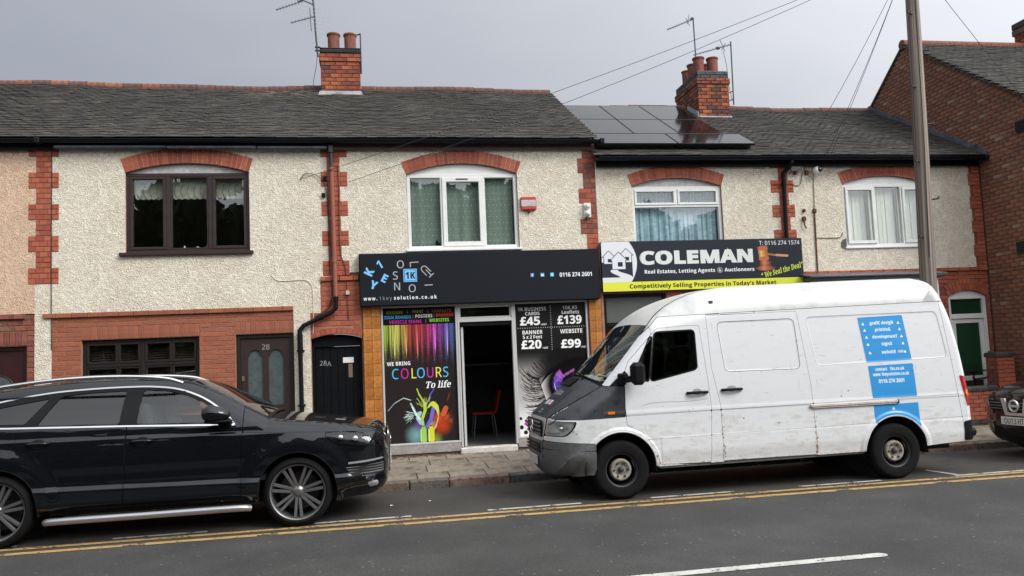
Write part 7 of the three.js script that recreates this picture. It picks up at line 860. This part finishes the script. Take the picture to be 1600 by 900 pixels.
    part(d, 'window', skin(inset(winD, 0.003), W, bb, s > 0 ? 0.02 : 0.05, s, -0.010), M.carGlass); part(d, 'quarter_light', skin(inset(quarterW, 0.003), W, bb, 0.02, s, -0.010), M.carGlass); P('window_rubber', cutOut(inset(winD, -0.014), inset(winD, 0.004)), M.trimBlack, 0.002, 0.010, null, d); P('window_rubber', cutOut(inset(quarterW, -0.010), inset(quarterW, 0.004)), M.trimBlack, 0.002, 0.010, null, d); P('sail_panel', cutOut(cabBit, quarterW), M.trimBlack, 0.004, 0.012, null, d);
    P('indicator', poly([[-0.145, 1.028], [-0.055, 1.03], [-0.055, 0.998], [-0.145, 0.995]], 0.012), M.amber, 0.012, 0.008, null);
    // mirror
    const mz = s * (W(0.2, 1.45) + 0.17), mir = part(van, 'mirror', cb(0.17, 0.265, 0.14, 0.045), M.trimBlack, 0.20, 1.46, mz); part(mir, 'mirror_arm', merge([rod([0, -0.03, 0], [-0.13, -0.045, -s * 0.13], 0.016), rod([0, -0.08, 0], [-0.12, -0.09, -s * 0.13], 0.014), cb(0.10, 0.14, 0.05, 0.015, -0.15, -0.06, -s * 0.15)]), M.trimBlack, 0.20, 1.46, mz);
    // handles with recesses
    for (const [q, x, y] of s > 0 ? [[d, 0.98, 1.195], [sd, 1.42, 1.21]] : [[d, 0.98, 1.195]]) { const z = W(x, y); part(q, 'handle', tube([[x - 0.13, y, s * (z + 0.004)], [x - 0.10, y + 0.002, s * (z + 0.03)], [x + 0.09, y + 0.004, s * (z + 0.032)], [x + 0.13, y + 0.002, s * (z + 0.006)]], 0.017, 24, 8), M.trimBlack); part(q, 'handle_recess', skin((a, b) => Math.hypot((a - x) / 1.7, b - y - 0.012) - 0.036, W, [x - 0.09, x + 0.09, y - 0.05, y + 0.07], 0.009, s, 0.001), std(0.30, 0.30, 0.30, 0.6)); }
    if (s > 0) { const z = W(3, 0.955); part(van, 'door_track', merge([cb(1.18, 0.034, 0.03, 0.006, 3.01, 0.962, z + 0.016), cb(1.16, 0.012, 0.03, 0.003, 3.02, 0.935, z + 0.008)]), std(0.62, 0.60, 0.56, 0.4, { map: grain })); part(van, 'track_end', cb(0.04, 0.05, 0.035, 0.01), M.trimBlack, 3.60, 0.955, z + 0.012); }
    // blue stickers with white print, readable from the road side
    if (s > 0) {
      const blue = canvasTex(512, 1024, (c, w, h) => { const X = x => (x - 3.10) / 0.85 * w, Y = y => (2.08 - y) / 1.50 * h, sk = 0; c.fillStyle = '#2f8fcf'; c.fillRect(0, 0, w, h); const r = rng(6); for (let i = 0; i < 500; i++) { c.fillStyle = `rgba(${r() < 0.5 ? '20,90,150' : '90,170,215'},${0.07 * r()})`; c.fillRect(r() * w, r() * h, 4 + r() * 40, 2 + r() * 12); }
        const T = (s2, x, y, wd, z = 40) => { c.save(); c.translate(X(x), Y(y)); put(c, s2, 0, 0, z, '#eef3f6', { align: 'center', w: wd / 0.85 * w }); c.restore(); }; T('grafiC desigN', 3.505, 1.945, 0.33); T('printinG', 3.51, 1.86, 0.22); T('developmenT', 3.53, 1.77, 0.35); T('signS', 3.545, 1.68, 0.15); T('websitE', 3.56, 1.575, 0.20); c.fillStyle = '#b9c4cc'; c.fillRect(X(3.69), Y(1.592), 44, 22);
        c.fillStyle = '#eef3f6'; for (const [xl, xr, y] of [[3.245, 3.735, 1.94], [3.26, 3.745, 1.86], [3.275, 3.76, 1.77], [3.285, 3.77, 1.68], [3.30, 3.785, 1.575], [3.545, 3.545, 0.875]]) for (const x of [xl, xr]) { c.beginPath(); c.moveTo(X(x), Y(y + 0.018)); c.lineTo(X(x + 0.02), Y(y - 0.018)); c.lineTo(X(x - 0.02), Y(y - 0.018)); c.fill(); }
        T('contact   1ks.co.uk', 3.545, 1.365, 0.40); T('www.1keysolution.co.uk', 3.555, 1.30, 0.50); T('0116 274 2601', 3.555, 1.215, 0.36, 46); });
      const bm = new THREE.MeshPhysicalMaterial({ map: blue, roughness: 0.38, clearcoat: 0.2 }), uvS = (x, y) => [(x - 3.10) / 0.85, 1 - (2.08 - y) / 1.50]; const st = part(van, 'blue_sticker', skin(poly([[3.18, 2.02], [3.80, 2.035], [3.865, 1.465], [3.24, 1.455]]), W, bb, cell, 1, 0.0022, uvS), bm); part(van, 'blue_sticker', skin(poly([[3.25, 1.41], [3.87, 1.42], [3.885, 1.01], [3.275, 1.01]]), W, bb, cell, 1, 0.0022, uvS), bm); part(van, 'blue_sticker', skin(cutOut(poly([[3.28, 0.925], [3.89, 0.93], [3.90, 0.45], [3.28, 0.45]]), circ(3.55, 0.36, 0.428)), W, bb, cell, 1, 0.0024, uvS), bm);
    }
    // wheels
    for (const cx of [0, 3.55]) {
      part(van, 'arch_lip', (() => { const q = []; for (let i = 0; i <= 40; i++) { const a = -0.1 + (Math.PI + 0.2) * i / 40, x = cx + 0.428 * Math.cos(a), y = 0.36 + 0.428 * Math.sin(a); if (y > 0.355) q.push([x, y, s * (W(x, y) - 0.004)]); } return tube(q, 0.008, 60, 6); })(), cx ? white : whiteTop);
      part(van, 'inner_arch', new THREE.CylinderGeometry(0.434, 0.434, 0.02, 32).rotateX(Math.PI / 2).translate(cx, 0.36, s * 0.49), M.underbody); part(van, 'arch_liner', new THREE.CylinderGeometry(0.434, 0.434, 0.46, 36, 1, true, Math.PI / 2 - 0.15, Math.PI + 0.3).rotateX(Math.PI / 2).translate(cx, 0.36, s * 0.71), new THREE.MeshStandardMaterial({ color: rgb(0.008, 0.008, 0.008), roughness: 0.9, side: THREE.DoubleSide }));
      const wz = s * 0.83, w = part(van, 'wheel', new THREE.CylinderGeometry(0.10, 0.10, 0.16, 24).rotateX(Math.PI / 2).translate(0, 0, -0.09), M.rust, cx, 0.343, wz); if (s < 0) w.rotation.y = Math.PI; const sub = (n, geo, m) => { const q = part(w, n, geo, m, cx, 0.343, wz); q.position.set(0, 0, 0); return q; };
      M.wheelCream ??= std(0.40, 0.37, 0.31, 0.6, { map: grainB }); sub('tyre', tyreG(0.345, 0.195, 0.225), M.rubber); sub('rim', lathe([[0.19, -0.1], [0.182, 0.02], [0.176, 0.06], [0.182, 0.088], [0.196, 0.097], [0.203, 0.092], [0.200, 0.08]], 48).rotateX(Math.PI / 2), M.rimDark);
      const disc = new THREE.Shape(); disc.absarc(0, 0, 0.178, 0, 7); for (let i = 0; i < 14; i++) { const p = new THREE.Path(), a = i / 14 * 6.2832; p.absellipse(0.150 * Math.cos(a), 0.150 * Math.sin(a), 0.017, 0.014, 0, 6.2832, false, a); disc.holes.push(p); } const dg = new THREE.ExtrudeGeometry(disc, { depth: 0.008, bevelEnabled: false, curveSegments: 8 }).translate(0, 0, 0.028); sub('wheel_disc', merge([dg, lathe([[0.132, 0.034], [0.128, 0.062], [0.115, 0.074], [0.095, 0.070], [0.07, 0.05], [0.062, 0.045]], 40).rotateX(Math.PI / 2), lathe([[0.062, 0.045], [0.001, 0.047]], 30).rotateX(Math.PI / 2)]), M.wheelCream);
      sub('wheel_bolts', merge(Array.from({ length: 6 }, (_, i) => new THREE.CylinderGeometry(0.012, 0.012, 0.03, 6).rotateX(Math.PI / 2).translate(0.085 * Math.cos(i * 1.0472), 0.085 * Math.sin(i * 1.0472), 0.068))), M.darkMetal); sub('hub_cap', lathe([[0.001, 0.088], [0.025, 0.086], [0.032, 0.075], [0.034, 0.045]], 20).rotateX(Math.PI / 2), M.darkMetal);
    }
    P('rear_lamp', poly([[4.50, 1.24], [4.60, 1.22], [4.66, 0.86], [4.58, 0.85], [4.53, 1.08]], 0.01), M.redLamp, 0.006, 0.012, null); P('rear_indicator', poly([[4.56, 1.06], [4.64, 1.06], [4.65, 0.97], [4.57, 0.97]]), M.amber, 0.010, 0.012, null); P('rear_bumper_corner', poly([[4.50, 0.66], [4.66, 0.68], [4.66, 0.42], [4.50, 0.42]], 0.02), M.trimBlack, 0.006, 0.02, null);
    part(van, 'rear_step', cb(0.16, 0.10, 0.22, 0.03), M.trimBlack, 4.72, 0.50, s * 0.72); P('sill', both(poly([[0.46, 0.372], [3.12, 0.375], [3.12, 0.34], [0.46, 0.33]]), (x, y) => -1), M.greyPlastic, -0.02, 0.02, null);
  }
  const st = (n, a, b, cr, m, o) => part(van, n, strip(pr, B, a, b, cr, o), m);
  const bonnetCrown = x => lerp(0.03, 0.15, smooth(-0.78, -0.17, x)); st('front_bumper', 0, i1, 0.03, M.greyPlastic); st('grille_panel', i1, i2, 0.03, whiteTop); st('bonnet', i2, i3, bonnetCrown, dark); st('windscreen', i3 + 1, i4, x => lerp(0.15, 0.06, smooth(-0.17, 0.45, x)), M.carGlass); st('cowl', i3, i3 + 1, 0.15, M.trimBlack); st('roof', i4, i5, x => lerp(0.06, 0.015, smooth(0.45, 1.2, x)), whiteTop); st('rear_doors', i5, pr.length - 1, 0.01, whiteTop);
  const gr = part(van, 'grille', cb(0.03, 0.20, 0.86, 0.01), M.trimBlack, -0.835, 0.835, 0); for (let k = 0; k < 4; k++) part(gr, 'grille_bar', cb(0.03, 0.022, 0.84, 0.006), M.greyPlastic, -0.852, 0.765 + k * 0.047, 0); part(gr, 'star_badge', merge([new THREE.TorusGeometry(0.085, 0.008, 8, 32).rotateY(Math.PI / 2), ...[0, 1, 2].map(i => rod([0, 0, 0], [0, 0.082 * Math.cos(i * 2.0944), 0.082 * Math.sin(i * 2.0944)], 0.012, 6, 0.003))]), M.chrome, -0.876, 0.84, 0); part(van, 'number_plate', cb(0.012, 0.111, 0.52, 0.003), std(0.55, 0.54, 0.50, 0.5), -0.872, 0.44, 0); for (let k = 0; k < 3; k++) part(van, 'bumper_slot', cb(0.02, 0.022, 0.8, 0.005), M.trimBlack, -0.868, 0.56 + k * 0.04, 0);
  // print on the bonnet: pale lines of lettering and a small colour bar
  const bt = canvasTex(512, 384, (c, w, h) => { c.fillStyle = '#2f3138'; c.fillRect(0, 0, w, h); put(c, 'solution', w / 2, 60, 74, '#aeb4ba', { align: 'center', font: 'normal' }); ['#7fc4d8', '#d8d0cc', '#c85a5a', '#d8d8d8', '#44464c'].forEach((q, i) => { c.fillStyle = q; c.fillRect(90 + i * 66, 140, 66, 46); }); put(c, '1key', w / 2, 250, 50, '#8d949c', { align: 'center' }); put(c, 'solution', w / 2, 320, 50, '#9aa2aa', { align: 'center' }); });
  { const a = i2 + 3, b = i3 - 5, q = strip(pr, B, a, b, x => lerp(0.03, 0.15, smooth(-0.78, -0.17, x)), { off: 0.003, z0: -0.55, z1: 0.55 }), u = q.attributes.uv, n = u.count, rows = b - a + 1; for (let i = 0; i < n; i++) { const k = i % 17, r = Math.floor(i / 17); u.setXY(i, 1 - k / 16, r / (rows - 1)); } for (let i = 0; i < n; i++) u.setX(i, 1 - u.getX(i)); part(van, 'bonnet_print', q, new THREE.MeshPhysicalMaterial({ map: bt, roughness: 0.45 })); }
  part(van, 'wiper', merge([tube([[-0.19, 1.38, 0.62], [-0.25, 1.45, 0.3], [-0.25, 1.49, -0.02]], 0.011, 14, 6), tube([[-0.27, 1.46, 0.05], [-0.25, 1.48, -0.3], [-0.16, 1.45, -0.6]], 0.011, 14, 6), rod([-0.27, 1.40, 0.35], [-0.245, 1.455, 0.25], 0.014), rod([-0.27, 1.40, -0.2], [-0.25, 1.48, -0.3], 0.014)]), M.trimBlack); part(van, 'air_inlet', cb(0.16, 0.012, 0.5, 0.004).clone().rotateZ(0.6).translate(-0.36, 1.375, 0), M.trimBlack);
  part(van, 'underbody', merge([span(-0.7, 4.5, 0.30, 0.42, -0.66, 0.66), span(0.5, 3.08, 0.33, 0.42, -0.9, 0.9)]), M.underbody); part(van, 'cab_floor', span(-0.4, 1.25, 0.75, 0.80, -0.88, 0.88), M.seat); part(van, 'bulkhead', span(1.25, 1.3, 0.42, 2.3, -0.86, 0.86), std(0.06, 0.06, 0.06, 0.8)); part(van, 'dashboard', merge([span(-0.16, 0.14, 0.8, 1.31, -0.80, 0.80, 0.05)]), M.seat); for (const z of [0.45, -0.45]) part(van, 'seat', seatG(0, 0, 0).clone().scale(-1.1, 1.1, 1).rotateY(0).translate(0.62, 1.02, z), new THREE.MeshStandardMaterial({ color: rgb(0.03, 0.032, 0.036), roughness: 0.85, side: THREE.DoubleSide })); part(van, 'steering_wheel', new THREE.TorusGeometry(0.2, 0.016, 8, 30).rotateX(Math.PI / 2).rotateZ(0.5).translate(0.2, 1.38, -0.42), M.trimBlack);
  const cp = thing('dashboard_papers', 'crumpled papers heaped on the dashboard of the white van', 'papers', 2.6, 1.33, 3.5), r = rng(77); for (let i = 0; i < 7; i++) { const gg = new THREE.PlaneGeometry(0.26, 0.19, 4, 3).rotateX(-Math.PI / 2), p = gg.attributes.position; for (let k = 0; k < p.count; k++) p.setY(k, r() * 0.05); gg.computeVertexNormals(); const m = part(cp, 'paper', gg, new THREE.MeshStandardMaterial({ color: rgb(0.42, 0.40, 0.34), roughness: 0.9, side: THREE.DoubleSide }), 2.63 + (r() - 0.5) * 0.14, 1.345 + i * 0.008, 2.95 + r() * 1.0); m.rotation.y = r() * 3; m.rotation.z = 0.15; }
  const pp = thing('tax_disc', 'round white and blue permit stuck inside the van windscreen', 'permit', 2.80, 1.5, 4.0); part(pp, 'disc', new THREE.CylinderGeometry(0.055, 0.055, 0.004, 24).rotateZ(0.84), std(0.5, 0.55, 0.6, 0.6), 2.70, 1.455, 3.98);
}

// ---------------------------------------------------------------- dark crossover parked beyond the van (built front towards +x, then turned round)
{
  const car = thing('dark_crossover', 'dark parked crossover car with a chrome badge and white front number plate', 'car', 9.62, 0, 3.5, { local: true }); car.rotation.y = Math.PI; car.rotation.x = -0.014; car.position.y = -0.012;
  const paint = phys(0.004, 0.004, 0.005, 0.5, { specularIntensity: 0.2, clearcoat: 1, clearcoatRoughness: 0.05 });
  const pr = resample([[[0.50, 0.20, 0.28], [0.78, 0.22, 0.34], [0.88, 0.34, 0.38], [0.91, 0.52, 0.40], [0.90, 0.68, 0.40], [0.865, 0.80, 0.38]], [[0.865, 0.80, 0.38], [0.78, 0.895, 0.32], [0.55, 0.97, 0.24], [0.20, 1.03, 0.18], [-0.18, 1.075, 0.15]], [[-0.18, 1.075, 0.15], [-0.55, 1.28, 0.13], [-0.98, 1.50, 0.12]], [[-0.98, 1.50, 0.12], [-1.4, 1.585, 0.12], [-2.0, 1.60, 0.12], [-2.6, 1.56, 0.12], [-3.05, 1.48, 0.14]], [[-3.05, 1.48, 0.14], [-3.22, 1.25, 0.2], [-3.35, 1.02, 0.25]], [[-3.35, 1.02, 0.25], [-3.42, 0.75, 0.28], [-3.44, 0.5, 0.28], [-3.35, 0.28, 0.26]]], 6); pr.sgn = -1;
  const find = (x, y) => { let b = 0, d = 9; pr.forEach((p, i) => { const q = Math.hypot(p[0] - x, p[1] - y); if (q < d) { d = q; b = i; } }); return b; }, i1 = find(0.865, 0.80), i2 = find(-0.18, 1.075), i3 = find(-0.98, 1.50), i4 = find(-3.05, 1.48), i5 = find(-3.35, 1.02);
  const B = (x, y) => { let b = 0.89 - 0.04 * Math.pow(Math.max(0, (y - 0.7) / 0.45), 2); if (y > 1.02) { const t = y - 1.02; b -= 0.012 + 0.25 * t + 0.3 * t * t; } b -= 0.05 * smooth(0.42, 0.25, y); for (const cx of [0, -2.63]) b += 0.02 * smooth(0.56, 0.50, Math.hypot(x - cx, y - 0.34)); b -= 0.07 * Math.pow(clamp((x - 0.2) / 0.7), 2) + 0.07 * Math.pow(clamp((-2.8 - x) / 0.6), 2); return b; };
  const W = sideSurface(pr, B), bb = [-3.46, 0.93, 0.18, 1.62], sil = sdPoly(pr.map(p => [p[0], p[1]]).concat([[-3.1, 0.25], [-0.4, 0.27]])), arches = [circ(0, 0.34, 0.38), circ(-2.63, 0.34, 0.38)], win = poly([[-0.55, 1.07], [-1.02, 1.40], [-1.5, 1.50], [-2.3, 1.48], [-2.85, 1.32], [-2.8, 1.18]], 0.04), head = poly([[0.25, 0.99], [0.62, 0.90], [0.80, 0.76], [0.62, 0.74], [0.36, 0.84]], 0.04), door1 = poly([[-0.5, 0.30], [-0.48, 1.06], [-1.0, 1.43], [-1.5, 1.52], [-1.52, 0.30]], 0.02), door2 = poly([[-1.525, 0.30], [-1.505, 1.52], [-2.1, 1.51], [-2.42, 1.1], [-2.22, 0.62], [-2.2, 0.30]], 0.02);
  for (const s of [1, -1]) {
    const P = (n, f, m, off = 0, c = 0.03) => part(car, n, skin(f, W, bb, c, s, off), m); P('inner_skin', inset(cutOut(sil, ...arches, win, head), 0.005), M.underbody, -0.02, 0.05); for (const d of [door1, door2]) P('door', cutOut(inset(both(d, sil), 0.003), ...arches, win), paint); P('body_side', cutOut(sil, ...arches, win, head, door1, door2), paint, 0, 0.022); P('side_glass', inset(win, 0.003), M.darkGlass, -0.005);
    const hl = P('headlight', inset(head, 0.003), M.lampGlass, 0.0, 0.02); part(hl, 'lamp_bowl', skin(inset(head, 0.004), (x, y) => W(x, y) - 0.04, bb, 0.03, s), std(0.3, 0.3, 0.29, 0.2, { metalness: 0.8 }));
    for (const cx of [0, -2.63]) { const w = part(car, 'wheel', new THREE.CylinderGeometry(0.06, 0.06, 0.2, 16).rotateX(Math.PI / 2).translate(0, 0, -0.1), M.darkMetal, cx, 0.335, s * 0.78); if (s < 0) w.rotation.y = Math.PI; const sub = (n, geo, m) => { const q = part(w, n, geo, m, cx, 0.335, s * 0.78); q.position.set(0, 0, 0); return q; }; sub('tyre', tyreG(0.335, 0.215, 0.215), M.rubber); sub('rim', merge([lathe([[0.20, -0.1], [0.195, 0.05], [0.205, 0.09], [0.22, 0.095]], 40).rotateX(Math.PI / 2), ...Array.from({ length: 5 }, (_, i) => cb(0.05, 0.19, 0.02, 0.005, 0, 0.1, 0.06).clone().rotateZ(i * 1.2566)), new THREE.CylinderGeometry(0.05, 0.05, 0.03, 20).rotateX(Math.PI / 2).translate(0, 0, 0.065)]), M.rimGrey); part(car, 'arch_liner', new THREE.CylinderGeometry(0.39, 0.39, 0.36, 30, 1, true, Math.PI / 2 - 0.15, Math.PI + 0.3).rotateX(Math.PI / 2).translate(cx, 0.34, s * 0.66), new THREE.MeshStandardMaterial({ color: rgb(0.008, 0.008, 0.008), roughness: 0.9, side: THREE.DoubleSide })); }
    part(car, 'mirror', new THREE.SphereGeometry(1, 18, 12).scale(0.12, 0.08, 0.10), paint, -0.62, 1.14, s * 0.96); part(car, 'fog_lamp', new THREE.CylinderGeometry(0.05, 0.05, 0.03, 18).rotateZ(Math.PI / 2), phys(0.3, 0.3, 0.3, 0.1), 0.80, 0.36, s * 0.60);
  }
  const st = (n, a, b, cr, m) => part(car, n, strip(pr, B, a, b, cr, {}), m); st('nose', 0, i1, 0.04, paint); st('bonnet', i1, i2, 0.05, paint); st('windscreen', i2, i3, 0.05, M.carGlass); st('roof', i3, i4, 0.03, paint); st('rear_window', i4, i5, 0.04, M.darkGlass); st('tailgate', i5, pr.length - 1, 0.04, paint);
  // grille with chrome V and round badge, plate
  const gr = part(car, 'grille', slab(roundPts([[-0.50, 0.80], [0.50, 0.80], [0.46, 0.66], [-0.46, 0.66]], 0.03), [], -0.01, 0.01).rotateY(Math.PI / 2), M.trimBlack, 0.925, 0, 0); for (let k = 0; k < 3; k++) part(gr, 'grille_bar', cb(0.02, 0.014, 0.94, 0.004), M.greyPlastic, 0.94, 0.69 + k * 0.04, 0);
  part(gr, 'chrome_surround', merge([-1, 1].map(q => slab([[q * 0.17, 0.835], [q * 0.245, 0.835], [q * 0.18, 0.60], [q * 0.12, 0.60]], [], -0.012, 0.014).rotateY(Math.PI / 2)).concat([slab([[-0.18, 0.64], [0.18, 0.64], [0.16, 0.60], [-0.16, 0.60]], [], -0.013, 0.0145).rotateY(Math.PI / 2)])), M.alu, 0.945, 0, 0); part(gr, 'round_badge', merge([new THREE.TorusGeometry(0.075, 0.015, 10, 36).rotateY(Math.PI / 2), cb(0.018, 0.036, 0.20, 0.004)]), M.alu, 0.965, 0.735, 0);
  const pl = part(car, 'number_plate', cb(0.014, 0.111, 0.52, 0.003), std(0.62, 0.62, 0.60, 0.5), 0.955, 0.525, 0); { const tg = textG('OU13 HT', 0.078, 0.003); tg.scale(0.80, 1, 1); tg.rotateY(Math.PI / 2); part(pl, 'plate_text', tg, M.black, 0.961, 0.525, 0.028); } part(car, 'lower_intake', cb(0.02, 0.14, 0.9, 0.01), M.trimBlack, 0.915, 0.37, 0); part(car, 'underbody', span(-3.2, 0.7, 0.2, 0.4, -0.6, 0.6), M.underbody); part(car, 'cabin', merge([span(-3.0, -0.3, 0.45, 0.5, -0.8, 0.8), span(-0.6, -0.25, 0.7, 1.0, -0.75, 0.75), seatG(-1.25, 0.36, 0.6), seatG(-1.25, -0.36, 0.6), seatG(-2.1, 0.36, 0.6), seatG(-2.1, -0.36, 0.6)]), M.seat);
}

renderer.render(scene, camera);
